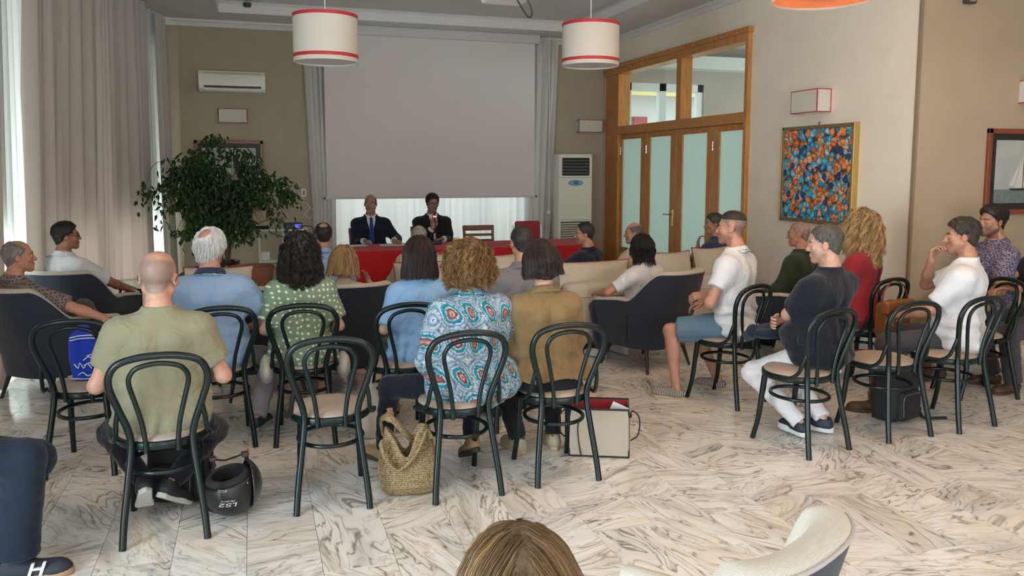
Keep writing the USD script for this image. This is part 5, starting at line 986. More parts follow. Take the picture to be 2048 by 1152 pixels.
    tp = np.tile(np.r_[np.full(seg-1, wd), wd*.7, wd*.35], len(Wd)); bc.CreateWidthsAttr(Vt.FloatArray.FromNumpy(tp.astype(f32))); bc.SetWidthsInterpolation('vertex')
    UsdShade.MaterialBindingAPI.Apply(bc.GetPrim()).Bind(strandmat(c.get('gl', .45)))
def glasses(k, parent, rgb=(.02, .02, .02), wire=.0022, lens_r=(.023, .017)):
    pts = []; ms = []
    for s in (-1, 1):
        a = np.linspace(0, 2*PI, 24, endpoint=False); ms.append(tube(np.c_[s*.033+lens_r[0]*np.cos(a)*1.0, .098-.15*np.abs(lens_r[0]*np.cos(a)*.6), .004+lens_r[1]*np.sin(a)], wire, 6, closed=True))
        ms.append(tube(catmull([(s*.055, .093, .008), (s*.074, .075, .008), (s*.083, .02, .008), (s*.084, -.012, .010), (s*.080, -.030, -.012)], 4), wire*.9, 6))
    ms.append(tube([(-.011, .099, .008), (0, .102, .011), (.011, .099, .008)], wire, 6))
    m = cat(ms); m.vertices = (m.vertices*k.hs)@k.R.T+k.C; g = part('glasses', m, plain(rgb, .3), parent, smooth=60)
    L = []
    for s in (-1, 1):
        q = mv(trimesh.creation.cylinder(1, .0012, sections=20), rx=90); q.vertices = q.vertices*[lens_r[0]*.97, 1, lens_r[1]*.97]+[s*.033, .096, .004]; L.append(q)
    for q in L: q.vertices = (q.vertices*k.hs)@k.R.T+k.C; part('lens', q, M_pane, g, smooth=False)
def skin_cols(V, k, o):
    q = hq(V.astype(f32), k); c = np.ones((len(V), 3)); near = (np.abs(q) < .16).all(1)
    lip = np.exp(-(((q[:, 0])/.026)**4+((q[:, 2]+.061)/.011)**4))*(q[:, 1] > .075)*near; c *= 1-lip[:, None]*np.array([.12, .38, .36])
    bw = np.exp(-(((np.abs(q[:, 0])-.031)/.022)**4+((q[:, 2]-.028+.006*np.clip((np.abs(q[:, 0])-.03)/.02, 0, 1))/.006)**4))*(q[:, 1] > .055)*near; c = c*(1-bw[:, None]*o.get('brow', .75))
    ear = ((np.abs(q[:, 0]) > .074) & (np.abs(q[:, 1]+.012) < .03) & (np.abs(q[:, 2]) < .05))*near; c = c*(1-.10*ear[:, None]*np.array([0, 1, 1])*1.4)
    nose = np.exp(-((q[:, 0]/.018)**2+((q[:, 2]+.025)/.02)**2))*(q[:, 1] > .085)*near; c = c*(1-nose[:, None]*np.array([0, .12, .12]))
    if o.get('stubble'):
        sb = np.clip((-.035-q[:, 2]-.25*np.clip(.06-np.abs(q[:, 1]-.0), 0, 1)*0)/.02, 0, 1)*(q[:, 2] > -.135)*(q[:, 1] > -.012)*near*(1-lip); c = c*(1-sb[:, None]*o['stubble']*np.array([.8, .85, .85]))
    if o.get('scalp'):
        ph = np.abs(np.arctan2(q[:, 0], q[:, 1]+.01)); line = np.interp(ph, PH, HL['full']); a = np.clip((q[:, 2]-line)/.012, 0, 1)*near*(q[:, 1] < .085)
        sp = o.get('spot');
        if sp: a = a*np.clip(ellipsoid(q, sp[0], sp[1])/.02, 0, 1)
        a = a*np.clip((.0745-np.abs(q[:, 0]))/.004, 0, 1); c = c*(1-a[:, None]*o['scalp']*np.array([1.1, .85, .62]))
    return c
def person(label, loc, rz, o):
    t = thing('person', label, 'person', loc, rz); k = skeleton(o); o['k'] = k; k.tilt = o.get('shoes', {}).get('tilt', {}); k.legr = .80 if o.get('trousers', ('', {'len': 0}))[1].get('len', 1) > .5 else 1.0; lo, hi = bounds(k, o); far_ = o.get('ch', .009) >= .011; hb = o.get('hh', .0068 if far_ else .0055); bh = o.get('bh', .016 if far_ else .0125)
    boxes = [(k.C-np.array([.13, .14, .15])*k.sc, k.C+np.array([.13, .15, .155])*k.sc, hb)]
    hz = o.get('handh')
    if hz:
        for s in o.get('fine', (-1, 1)):
            c = k.W[s]+k.hd[s]*.07; boxes.append((c-.125, c+.125, hz))
    m = multires(lambda p: body_sdf(p, k), lo, hi, bh, boxes)
    body = part('body', m, skin(o.get('skin', (.50, .29, .20))), t, smooth=True)
    n = len(np.array(UsdGeom.Mesh(body).GetPointsAttr().Get())); V = np.array(UsdGeom.Mesh(body).GetPointsAttr().Get())
    UsdGeom.PrimvarsAPI(body).CreatePrimvar('col', Sdf.ValueTypeNames.Color3fArray, 'vertex').Set(Vt.Vec3fArray.FromNumpy(skin_cols(V, k, o).astype(f32)))
    ch = o.get('ch', .009)
    for nm, c in o.get('tops', ()):
        f = {'shirt': shirt_sdf, 'collar': collar_sdf}[c.get('kind', 'shirt')]
        l2, h2 = (lo, hi) if c.get('kind', 'shirt') == 'shirt' else (k.N-[.14, .14, .08], k.N+[.14, .14, .12])
        part(nm, relax(polygonize(lambda p: f(p, k, c), l2, h2, ch if c.get('kind', 'shirt') == 'shirt' else .007), 4), c['mat'], t, smooth=True, label=c.get('label'))
    if 'trousers' in o: nm, c = o['trousers']; part(nm, relax(polygonize(lambda p: trousers_sdf(p, k, c), lo, hi, ch*1.3), 3), c['mat'], t, smooth=True)
    o['shoes_'] = []
    if 'shoes' in o:
        for s in (-1, 1): o['shoes_'].append(shoe(k, s, o['shoes'], t))
    if 'hair' in o: add_hair(k, o['hair'], t)
    if 'glasses' in o: glasses(k, t, **o['glasses'])
    for s in o.get('watch', ()):
        w_ = k.W[s]-(k.W[s]-k.E[s])/np.linalg.norm(k.W[s]-k.E[s])*.03; ax = (k.W[s]-k.E[s])/np.linalg.norm(k.W[s]-k.E[s]); u_ = np.cross(ax, [0, 0, 1.]); u_ /= np.linalg.norm(u_); v_ = np.cross(ax, u_); a_ = np.linspace(0, 2*PI, 24, endpoint=False)
        wt = part('wristwatch', tube(w_+.031*(np.cos(a_)[:, None]*u_+np.sin(a_)[:, None]*v_), .008, 8, closed=True), plain((.012, .012, .013), .4), t); part('dial', trimesh.creation.icosphere(2, .016).apply_translation(w_-v_*.026), plain((.02, .02, .022), .15), wt)
    if o.get('eyes'):
        for s in (-1, 1):
            for nm, r, y, mm in (('eye', .0108, .0815, plain((.75, .73, .70), .15)), ('iris', .0050, .0892, plain((.05, .03, .02), .1))):
                e = trimesh.creation.icosphere(2, r); e.vertices = ((e.vertices*([1.2, 1, .66] if nm == 'eye' else [1, .8, 1])+[s*.032, y, .0065])*k.hs)@k.R.T+k.C; part(nm, e, mm, t, smooth=True)
    return t
# ---- garment materials
def flat2(nodes, links, sx, sz, k=.6):   # print laid flat on the cloth: (x + k*y, z)
    nodes.update({'tc': ('texture_coordinate', {}), 'sp': ('separate_xyz', {}), 'mx': ('math', {'math_type': 'multiply_add', 'value2': k}), 'm1_': ('math', {'math_type': 'multiply', 'value2': sx}), 'm2_': ('math', {'math_type': 'multiply', 'value2': sz}), 'cv': ('combine_xyz', {})})
    links += [('tc.object', 'sp.vector'), ('sp.y', 'mx.value1'), ('sp.x', 'mx.value3'), ('mx.value', 'm1_.value1'), ('sp.z', 'm2_.value1'), ('m1_.value', 'cv.x'), ('m2_.value', 'cv.y')]
def dots(name, base, dot, scale, rad):
    n = {'v': ('voronoi_texture', {'scale': 1.0, 'randomness': .5, 'dimensions': '2D'}), 'l': ('math', {'math_type': 'less_than', 'value2': rad}), 'm': ('mix_color', {'a': base, 'b': dot}), 'n2': ('noise_texture', {'scale': 9.0, 'detail': 3.0}), 'b': ('bump', {'strength': .4, 'distance': .02}), 'p': ('principled_bsdf', {'roughness': .85, 'specular_ior_level': .2})}
    l = [('cv.vector', 'v.vector'), ('v.distance', 'l.value1'), ('l.value', 'm.fac'), ('m.result', 'p.base_color'), ('tc.object', 'n2.vector'), ('n2.fac', 'b.height'), ('b.normal', 'p.normal')]
    flat2(n, l, scale, scale); return mat(name, n, l)
def stripes(name, base, st, scale, axis='x'):
    return mat(name, {'tc': ('texture_coordinate', {}), 'w': ('wave_texture', {'scale': scale, 'bands_direction': axis, 'distortion': .3}), 'r': ('rgb_ramp', {'ramp': [(.45, base), (.6, st)]}), 'p': ('principled_bsdf', {'roughness': .85, 'specular_ior_level': .2})},
               [('tc.object', 'w.vector'), ('w.fac', 'r.fac'), ('r.color', 'p.base_color')])
def paisley(name):
    n = {'v': ('voronoi_texture', {'scale': 1.0, 'randomness': .22, 'dimensions': '2D'}), 'n': ('noise_texture', {'scale': 75.0, 'detail': 3.0, 'distortion': 1.0}),
        'a': ('math', {'math_type': 'multiply_add', 'value2': .17}), 'r': ('rgb_ramp', {'ramp': [(.06, (.34, .06, .03)), (.13, (.30, .10, .07)), (.17, (.50, .40, .34)), (.20, (.30, .07, .05)), (.27, (.13, .07, .09)), (.31, (.45, .50, .50)), (.345, (.012, .16, .22)), (.43, (.02, .24, .30)), (.46, (.50, .55, .55)), (.50, (.11, .17, .26)), (.58, (.38, .44, .47)), (.66, (.10, .20, .31)), (.74, (.44, .47, .46)), (.85, (.60, .61, .57)), (1, (.58, .59, .55))]}),
        'rn': ('rgb_ramp', {'ramp': [(.40, (.38, .46, .56)), (.49, (1, 1, 1)), (.60, (1.10, 1.10, 1.08))]}), 'm': ('mix_color', {'blend_type': 'multiply', 'fac': .9}), 'n2': ('noise_texture', {'scale': 9.0, 'detail': 3.0}), 'b': ('bump', {'strength': .4, 'distance': .02}), 'p': ('principled_bsdf', {'roughness': .8, 'specular_ior_level': .2})}
    l = [('cv.vector', 'v.vector'), ('tc.object', 'n.vector'), ('n.fac', 'a.value1'), ('v.distance', 'a.value3'), ('a.value', 'r.fac'), ('n.fac', 'rn.fac'), ('r.color', 'm.a'), ('rn.color', 'm.b'), ('m.result', 'p.base_color'), ('tc.object', 'n2.vector'), ('n2.fac', 'b.height'), ('b.normal', 'p.normal')]
    flat2(n, l, 9.5, 6.6, .9); return mat(name, n, l)
def speck(name, base, c2, scale, lo=.5, hi=.56):
    return mat(name, {'tc': ('texture_coordinate', {}), 'n': ('noise_texture', {'scale': scale, 'detail': 3.0, 'distortion': 1.0}), 'r': ('rgb_ramp', {'ramp': [(lo, base), (hi, c2)]}), 'p': ('principled_bsdf', {'roughness': .85, 'specular_ior_level': .2})}, [('tc.object', 'n.vector'), ('n.fac', 'r.fac'), ('r.color', 'p.base_color')])
K_navy = cloth((.0075, .0095, .018)); K_white = cloth((.70, .71, .74), wrinkle=.45); K_olive = cloth((.235, .215, .135)); K_lblue = cloth((.235, .34, .49)); K_collar = cloth((.022, .034, .070)); K_pblue = cloth((.22, .39, .62)); K_brown = cloth((.21, .135, .058)); K_grey = cloth((.17, .155, .155)); K_black = cloth((.010, .010, .012)); K_green = cloth((.030, .042, .026)); K_red = cloth((.24, .013, .018)); K_beige = cloth((.50, .43, .32)); K_gtr = cloth((.34, .32, .32)); K_dgtr = cloth((.050, .050, .058)); K_tan = cloth((.36, .26, .12)); K_brtr = cloth((.085, .068, .045)); K_denim = cloth((.115, .20, .275), 500, .4, .85, .1, .2); K_jeans = cloth((.007, .015, .030), 500, .4, .8, .1, .2); K_wtr = cloth((.68, .65, .67), wrinkle=.5); K_suit = cloth((.008, .012, .026)); K_jack = cloth((.010, .010, .012)); K_tie = cloth((.022, .05, .22))
S_white = plain((.60, .58, .54), .7, .08, 30); S_dark = plain((.016, .018, .024), .6, .1, 30); S_tan = plain((.32, .20, .10), .7, .1, 30); S_brown = plain((.07, .035, .02), .6, .1, 30)
def strand(n=1400, seg=4, len=.025, w=.0016, **q): return dict(n=n, seg=seg, len=len*.7, w=w, **{**dict(lift=.003, jit=.4, hug=.85, top=.03), **q})
FAIR, TAN, PALE, RED = (.52, .30, .205), (.43, .23, .145), (.58, .37, .28), (.50, .25, .175)
def lap(s, x=.13, y=.30, z=.64, **q): return dict(hand=(s*x, y, z), palm=(0, .2, -1), dir=(-s*.35, .9, -.2), **q)

# ---- front row
person('bald person with glasses in an olive T-shirt seated in the front row', (-.44, 4.06, 0), 2, dict(size=.94, seat=.45, lean=.05, slump=.09, neckf=.01, hsz=1.15, wide=1.14, deep=1.06, belly=.04, head=(-10, -4, 2), skin=(.50, .28, .20), scalp=.42, spot=((0, .02, .135), (.075, .115, .085)),
    tops=[('t_shirt', dict(mat=K_olive, sleeve=.68, hem=-.19, arm=1.12, crease=.004, neck=.066))], trousers=('trousers', dict(mat=K_navy, r=1.05)), shoes=dict(mat=S_dark, smat=S_white, h=.006, tilt={-1: .75, 1: .55}, stripe=S_white),
    leg={-1: dict(foot=(-.10, .02, .205), pole=(-.55, 1, .35), toe=(-.10, 1, 0)), 1: dict(foot=(.02, .04, .175), pole=(.62, 1, .35), toe=(.65, .8, 0))}, arm={-1: dict(hand=(-.20, .24, .66), pole=(-.55, -.7, -.6)), 1: dict(hand=(.19, .26, .66), pole=(.55, -.7, -.6))},
    glasses=dict(), ch=.008))
person('golden curly haired person in a turquoise patterned blouse seated in the front row', (1.10, 4.13, 0), 4, dict(sex='f', size=.975, seat=.455, lean=.06, slump=.07, wide=1.15, deep=1.06, belly=.07, head=(-4, -6, -3), skin=FAIR,
    tops=[('blouse', dict(mat=paisley('paisley_print'), sleeve=1.25, hem=-.24, arm=1.42, loose=.028, fold=.011, neck=.064)), ('collar', dict(kind='collar', mat=paisley('paisley_print_2'), r=.066))], trousers=('trousers', dict(mat=K_navy, r=1.0, cuff=.042)), shoes=dict(mat=S_tan, smat=plain((.05, .035, .03), .7), sole=.03, tilt={1: .45}),
    leg={-1: dict(foot=(-.40, .44, .085), pole=(-1.0, .7, .8), toe=(-.4, 1, 0)), 1: dict(foot=(.06, .20, .155), pole=(.3, 1, 1), toe=(.0, 1, 0))}, arm={-1: dict(hand=(-.17, .20, .70), pole=(-.5, -.6, -.7)), 1: lap(1)},
    hair=dict(style='big', rgb=(.12, .066, .022), srgb=(.175, .095, .034), vol=.032, width=.130, depth=.125, height=.120, cz=.005, lump=.010, lf=60, var=.5, strands=dict(n=8000, seg=14, len=.13, w=.0015, clump=520, curl=.010, turn=.95, spread=.007, lift=.012, jit=.5, radial=.8, zmin=-.115, zj=.018, cv=.45)), ch=.008))
person('dark brown bobbed person in a brown shirt seated in the front row', (1.55, 4.16, 0), 2, dict(sex='f', size=.965, seat=.455, lean=.03, slump=.06, side=-.05, wide=1.12, deep=1.1, head=(8, -8, -6), skin=FAIR,
    tops=[('shirt', dict(mat=K_brown, sleeve=1.6, hem=.03, arm=1.30, loose=.028, fold=.012, crease=.006, neck=.066)), ('collar', dict(kind='collar', mat=K_brown, r=.070, h=.03))], trousers=('trousers', dict(mat=K_black, r=1.12, top=.22, off=.010)), shoes=dict(mat=plain((.42, .36, .24), .7), smat=plain((.5, .36, .2), .7)),
    leg={-1: dict(foot=(-.07, .30, .085), pole=(-.3, 1, 1)), 1: dict(foot=(.16, .30, .085))}, arm={-1: lap(-1), 1: lap(1)},
    hair=dict(style='bob', rgb=(.026, .013, .010), vol=.024, flare=.012, length=.085, tuck=.025, bulge=.006, front=.05, var=.5, gl=.34, strands=dict(n=5200, seg=12, len=.16, w=.0014, radial=.8, lift=.003, zmin=-.088, zj=.008)), ch=.008))
person('grey haired person in a navy T-shirt and white trousers seated in the front row', (3.35, 4.10, 0), 20, dict(size=.98, seat=.475, lean=-.05, slump=.06, wide=1.16, deep=.95, belly=.11, head=(28, -6, 2), skin=(.54, .32, .23), stubble=.25,
    tops=[('t_shirt', dict(mat=K_navy, sleeve=.75, hem=-.12, arm=1.15, crease=.004, neck=.064))], trousers=('trousers', dict(mat=K_wtr, r=1.05)), shoes=dict(mat=plain((.016, .022, .042), .6, .2, 40), smat=plain((.62, .62, .58), .6), sole=.040),
    leg={-1: dict(foot=(-.06, .10, .10), pole=(-.25, 1, .7), toe=(.35, 1, 0)), 1: dict(foot=(.12, .05, .10), pole=(.2, 1, .7), toe=(-.2, 1, 0))}, arm={-1: dict(hand=(.10, .27, .78), pole=(-1, .1, -.6), dir=(1, .1, -.1), palm=(0, -1, 0)), 1: dict(hand=(-.09, .25, .73), pole=(1, .1, -.6), dir=(-1, .0, 0), palm=(0, -1, 0))},
    hair=dict(style='short', rgb=(.085, .078, .066), top=.012, sides=.007, rough=.0012, var=.4, strands=strand(2600, len=.022)), ch=.008, handh=.004))
person('dark haired person in a white T-shirt with hand on chin, front row right', (4.57, 4.21, 0), 36, dict(size=.99, seat=.475, lean=-.02, slump=.07, wide=1.10, deep=1.08, belly=.03, head=(14, -2, 3), skin=(.46, .24, .155), stubble=.3,
    tops=[('t_shirt', dict(mat=K_white, sleeve=.80, hem=-.14, arm=1.10, loose=.02, fold=.009, crease=.005, neck=.064))], trousers=('trousers', dict(mat=K_dgtr, r=1.06)), shoes=dict(mat=S_brown, smat=S_brown, low=True),
    leg={-1: dict(foot=(-.24, .47, .085), pole=(-.3, 1, 1), toe=(-.3, 1, 0)), 1: dict(foot=(.20, .40, .085))}, arm={1: dict(hand=(-.01, .205, 1.07), pole=(.5, .9, -1), dir=(-.15, -.15, 1), palm=(-.2, -1, .1), curl=.8), -1: dict(hand=(-.08, .36, .68), pole=(-.7, -.2, -.6))},
    hair=dict(style='short', rgb=(.045, .036, .028), top=.024, sides=.008, rough=.002, var=.5, strands=strand(3000, len=.030)), ch=.008, handh=.004))
# ---- second row
person('white haired person in a light blue polo with navy collar', (-.27, 5.26, 0), -6, dict(size=.98, seat=.45, lean=.05, slump=.05, wide=1.08, deep=1.12, belly=.06, head=(-22, -4, 2), skin=RED, scalp=.0,
    tops=[('polo_shirt', dict(mat=K_lblue, sleeve=.85, hem=-.14, arm=1.18, crease=.004, neck=.064)), ('collar', dict(kind='collar', mat=K_collar, r=.070, h=.034, th=.007)), ('collar_edge', dict(kind='collar', mat=K_white, r=.0725, h=-.008, dn=.016, th=.006))], trousers=('trousers', dict(mat=K_gtr, r=1.12, cuff=.060)), shoes=dict(mat=plain((.03, .038, .05), .5), smat=plain((.34, .31, .24), .7), sole=.03),
    leg={-1: dict(foot=(-.16, .30, .085)), 1: dict(foot=(.235, .14, .085), pole=(.5, 1, .9), toe=(.35, 1, 0))}, arm={-1: lap(-1), 1: dict(hand=(.20, .26, .66), pole=(1.2, -.5, -.4))},
    hair=dict(style='bald', rgb=(.62, .61, .59), top=.016, sides=.017, rough=.0025, sc=(-.014, -.078, .105), sr=(.046, .046, .048), soft=.03, var=.25, gl=.5, srgb=(.66, .65, .63), strands=strand(3200, 6, .05, .0015, radial=.7, jit=.25, top=-.2)), glasses=dict(wire=.0016), ch=.009))
person('long dark curly haired person in a green white dotted dress', (.27, 5.21, 0), 0, dict(sex='f', size=.96, seat=.455, lean=.04, slump=.05, wide=1.02, deep=1.05, head=(0, -4, 0), skin=FAIR,
    tops=[('dress', dict(mat=dots('dotted_green', (.185, .255, .165), (.62, .66, .55), 27.0, .21), sleeve=.80, hem=-.20, arm=1.35, loose=.022, fold=.010, crease=.004, neck=.060))], trousers=('skirt', dict(mat=dots('dotted_green_2', (.185, .255, .165), (.62, .66, .55), 27.0, .21), len=-.02, r=1.25)), shoes=dict(mat=plain((.5, .4, .3), .6), smat=plain((.3, .2, .12), .7), low=True),
    leg={-1: dict(foot=(-.05, .36, .085)), 1: dict(foot=(.12, .22, .085))}, arm={-1: dict(hand=(-.18, .18, .64), pole=(-.35, -.7, -.5)), 1: dict(hand=(.18, .18, .64), pole=(.35, -.7, -.5))},
    hair=dict(style='big', rgb=(.020, .014, .012), vol=.022, width=.108, depth=.115, height=.115, drop=.19, dw=.135, lump=.008, var=.55, gl=.32, strands=dict(n=7000, seg=20, len=.26, w=.0016, clump=300, curl=.012, turn=.85, spread=.006, lift=.010, jit=.4, radial=.6, zmin=-.235, zj=.02, cv=.3)), ch=.009))
person('dark brown bobbed person in a pale blue shirt', (1.01, 5.06, 0), 3, dict(sex='f', size=.93, seat=.445, lean=.02, slump=.05, wide=1.10, deep=1.08, head=(-2, -3, 0), skin=FAIR,
    tops=[('shirt', dict(mat=K_pblue, sleeve=.9, hem=-.17, arm=1.35, loose=.022, fold=.008, crease=.005, neck=.062))], trousers=('trousers', dict(mat=K_dgtr)), shoes=dict(mat=S_tan, smat=S_dark),
    leg={}, arm={-1: dict(hand=(-.19, .16, .70), pole=(-.4, -.7, -.5)), 1: lap(1)},
    hair=dict(style='bob', rgb=(.028, .014, .012), vol=.030, flare=.030, length=.165, front=.045, var=.5, gl=.34, strands=dict(n=5000, seg=12, len=.20, w=.0014, radial=.85, lift=.003, zmin=-.172, zj=.006)), ch=.009))
person('short dark haired person in a grey shirt behind the brown shirt', (1.72, 5.07, 0), 2, dict(size=.96, seat=.455, lean=.06, slump=.06, wide=1.08, head=(-3, -6, 0), skin=TAN,
    tops=[('shirt', dict(mat=K_grey, sleeve=.9, hem=-.12, arm=1.2, crease=.004, neck=.064)), ('collar', dict(kind='collar', mat=K_grey, r=.069))], trousers=('trousers', dict(mat=K_jeans)), shoes=dict(mat=S_dark, smat=S_dark),
    leg={-1: dict(foot=(-.18, .12, .085)), 1: dict(foot=(.16, .30, .085))}, arm={-1: lap(-1), 1: lap(1)}, hair=dict(style='crop', rgb=(.028, .022, .018), top=.006, sides=.004, rough=.0005, strands=strand(2000, 3, .010, .0014)), ch=.009))
K_edge = plain((.03, .03, .035), .7)
person('young person with shaved sides in a white polo and denim shorts', (3.35, 5.03, 0), 36, dict(size=1.01, seat=.485, lean=.05, slump=.05, wide=1.03, head=(12, 0, 2), skin=(.50, .27, .19), scalp=.50, stubble=.35,
    tops=[('polo_shirt', dict(mat=K_white, sleeve=.60, hem=-.16, arm=1.12, crease=.006, neck=.063)), ('collar', dict(kind='collar', mat=K_white, r=.066, h=.036)), ('collar_edge', dict(kind='collar', mat=K_edge, r=.0665, h=.006, dn=.002, th=.008))], trousers=('shorts', dict(mat=K_denim, len=-.14, r=1.12)), shoes=dict(mat=stripes('espadrille', (.50, .47, .42), (.10, .10, .11), 26.0, 'y'), smat=plain((.52, .42, .27), .8), low=True, sole=.018),
    leg={-1: dict(foot=(-.24, .36, .085), pole=(-.2, 1, 1), toe=(-.1, 1, 0)), 1: dict(foot=(.20, .22, .085), pole=(.2, 1, 1), toe=(.1, 1, 0))}, arm={-1: dict(hand=(-.08, .22, .77), pole=(-1, -.3, -.6), dir=(-.45, .85, -.15), palm=(.5, .2, -.8), curl=.75), 1: lap(1, z=.68)},
    hair=dict(style='short', rgb=(.040, .030, .024), top=.012, sides=.002, zc=.070, rough=.0006, var=.4, strands=strand(2000, 3, .012, .0014, top=.085)), ch=.008, handh=.0038))
person('long blond curly haired person with black glasses in a red top', (4.50, 5.08, 0), 30, dict(sex='f', size=1.04, seat=.475, lean=.0, slump=.05, wide=1.05, head=(42, 0, 0), skin=FAIR,
    tops=[('top', dict(mat=K_red, sleeve=1.7, hem=-.14, arm=1.15, loose=.02, neck=.062))], trousers=('trousers', dict(mat=K_black)), shoes=dict(mat=S_dark, smat=S_dark), arm={-1: lap(-1), 1: lap(1)}, glasses=dict(wire=.0042, lens_r=(.026, .021)),
    hair=dict(style='big', rgb=(.20, .135, .058), srgb=(.37, .24, .11), vol=.026, width=.112, depth=.125, height=.125, fx=.10, fy=.03, drop=.26, dw=.150, lump=.010, lf=55, var=.5, strands=dict(n=8000, seg=18, len=.26, w=.0017, clump=440, curl=.012, turn=.9, spread=.007, lift=.014, jit=.4, radial=.7, zmin=-.30, zj=.03, cv=.3)), ch=.009))
person('bearded dark haired person in a purple speckled shirt by the shaded wall', (5.76, 5.02, 0), 72, dict(size=1.03, seat=.475, lean=.0, slump=.05, head=(8, 0, 0), skin=TAN, stubble=.75,
    tops=[('shirt', dict(mat=speck('speckled_shirt', (.30, .27, .34), (.045, .05, .12), 85.0, .46, .54), sleeve=.9, hem=-.12, arm=1.15, neck=.064)), ('collar', dict(kind='collar', mat=speck('speckled_collar', (.30, .27, .34), (.045, .05, .12), 85.0, .46, .54), r=.068))], trousers=('trousers', dict(mat=K_tan, r=1.15)), shoes=dict(mat=S_brown, smat=S_brown),
    leg={-1: dict(foot=(-.16, .50, .085)), 1: dict(foot=(.12, .40, .085))}, arm={-1: lap(-1), 1: lap(1)}, hair=dict(style='short', rgb=(.022, .017, .014), top=.030, sides=.006, rough=.003, strands=strand(2400, len=.03)), ch=.010))
person('person with a wristwatch cut off by the right edge, in jeans and dark trousers', (5.82, 4.58, 0), 80, dict(size=1.0, seat=.475, lean=-.08, slump=.05, skin=TAN, tops=[('shirt', dict(mat=K_black, sleeve=.7, hem=-.12))], trousers=('trousers', dict(mat=K_dgtr, r=1.12, cuff=.062)), shoes=dict(mat=S_brown, smat=S_brown, low=True, sole=.016),
    leg={-1: dict(foot=(-.10, .34, .085)), 1: dict(foot=(.16, .30, .085))}, watch=(-1,), arm={-1: dict(hand=(-.06, .36, .80), pole=(-1, -.2, -.5)), 1: dict(hand=(.07, .40, .78), pole=(1, -.2, -.4), palm=(-.4, 0, -1))}, hair=dict(style='short', rgb=(.03, .025, .02), top=.012, sides=.006), ch=.010))
# ---- armchairs and sofas
person('dark haired person in a white T-shirt sunk in the navy armchair', (3.22, 6.30, 0), 22, dict(size=.90, seat=.32, lean=-.05, slump=.10, head=(-4, -4, 0), skin=TAN, tops=[('t_shirt', dict(mat=K_white, sleeve=.75, hem=-.14, neck=.062))], trousers=('trousers', dict(mat=cloth((.05, .05, .09)))), shoes=dict(mat=S_white, smat=S_white),
    leg={-1: dict(foot=(-.16, .34, .085), toe=(-.1, 1, 0)), 1: dict(foot=(.10, .30, .085))}, arm={-1: dict(hand=(-.25, .30, .60), pole=(-1, -.3, -.4)), 1: lap(1, z=.56)}, hair=dict(style='bob', rgb=(.014, .010, .009), vol=.018, flare=.004, length=.085, front=.02, facew=.01, rough=.003, gl=.35, strands=dict(n=2600, seg=8, len=.10, w=.0018, radial=.9, lift=.003, curl=.003)), ch=.011))
person('balding person with glasses in a dark green shirt on the rear armchair', (4.78, 6.16, 0), 30, dict(size=.96, seat=.36, lean=.03, slump=.06, wide=1.08, deep=1.1, head=(18, -4, 2), skin=RED, scalp=.12, tops=[('shirt', dict(mat=K_green, sleeve=1.8, hem=-.14, arm=1.2, neck=.062)), ('collar', dict(kind='collar', mat=K_green, r=.066, h=.02))], trousers=('trousers', dict(mat=K_dgtr)), shoes=dict(mat=S_dark, smat=S_dark),
    leg={-1: dict(foot=(-.12, .40, .085)), 1: dict(foot=(.12, .38, .085))}, arm={-1: lap(-1, z=.56), 1: lap(1, z=.56)}, hair=dict(style='crop', line='recede', rgb=(.32, .22, .18), top=.003, sides=.0045, rough=.0006, strands=strand(1400, 3, .010, .0013)), glasses=dict(rgb=(.45, .38, .25), wire=.0014), ch=.011))
person('dark haired person with glasses in a white shirt in profile by the curtain', (-1.55, 7.80, 0), -38, dict(size=1.0, seat=.34, lean=-.08, slump=.05, wide=1.05, belly=.03, head=(-38, 2, 0), skin=(.34, .165, .105), stubble=.15, tops=[('shirt', dict(mat=K_white, sleeve=.9, hem=-.14, arm=1.2, neck=.062)), ('collar', dict(kind='collar', mat=K_white, r=.067))], trousers=('trousers', dict(mat=K_dgtr, r=1.1)), shoes=dict(mat=S_dark, smat=S_dark),
    leg={-1: dict(foot=(-.08, .45, .085)), 1: dict(foot=(.14, .44, .085), pole=(.3, .6, 1))}, arm={-1: lap(-1, z=.56), 1: dict(hand=(.22, .42, .60), pole=(1, -.3, -.4))}, hair=dict(style='short', rgb=(.016, .014, .013), top=.018, sides=.010, rough=.0012, gl=.35, strands=strand(2200, len=.03)), glasses=dict(), ch=.011))
person('balding person in a dotted brown shirt leaning in the left edge armchair', (-1.62, 6.68, 0), -50, dict(size=1.0, seat=.28, lean=-.12, slump=.10, side=-.02, wide=1.08, belly=.05, head=(-24, 2, 0), skin=RED, scalp=.05, tops=[('shirt', dict(mat=dots('dotted_brown', (.235, .175, .155), (.022, .02, .045), 45.0, .22), sleeve=.95, hem=-.14, arm=1.25, neck=.062)), ('collar', dict(kind='collar', mat=dots('dotted_brown_2', (.235, .175, .155), (.022, .02, .045), 45.0, .22), r=.067))], trousers=('trousers', dict(mat=K_brtr, r=1.15)), shoes=dict(mat=S_brown, smat=S_brown),
    leg={-1: dict(foot=(-.06, .50, .085)), 1: dict(foot=(-.10, .62, .42), pole=(.5, .3, 1), toe=(-.5, 1, 0))}, arm={-1: lap(-1, z=.56), 1: dict(hand=(.56, .28, .60), pole=(.6, -.5, .2), dir=(.5, -.2, -1), palm=(-1, 0, 0), curl=.8)}, hair=dict(style='bald', line='recede', rgb=(.20, .185, .17), top=.006, sides=.007, sc=(0, .045, .115), sr=(.068, .085, .070), strands=strand(1500, 3, .015)), ch=.010, handh=.0045, fine=(1,)))
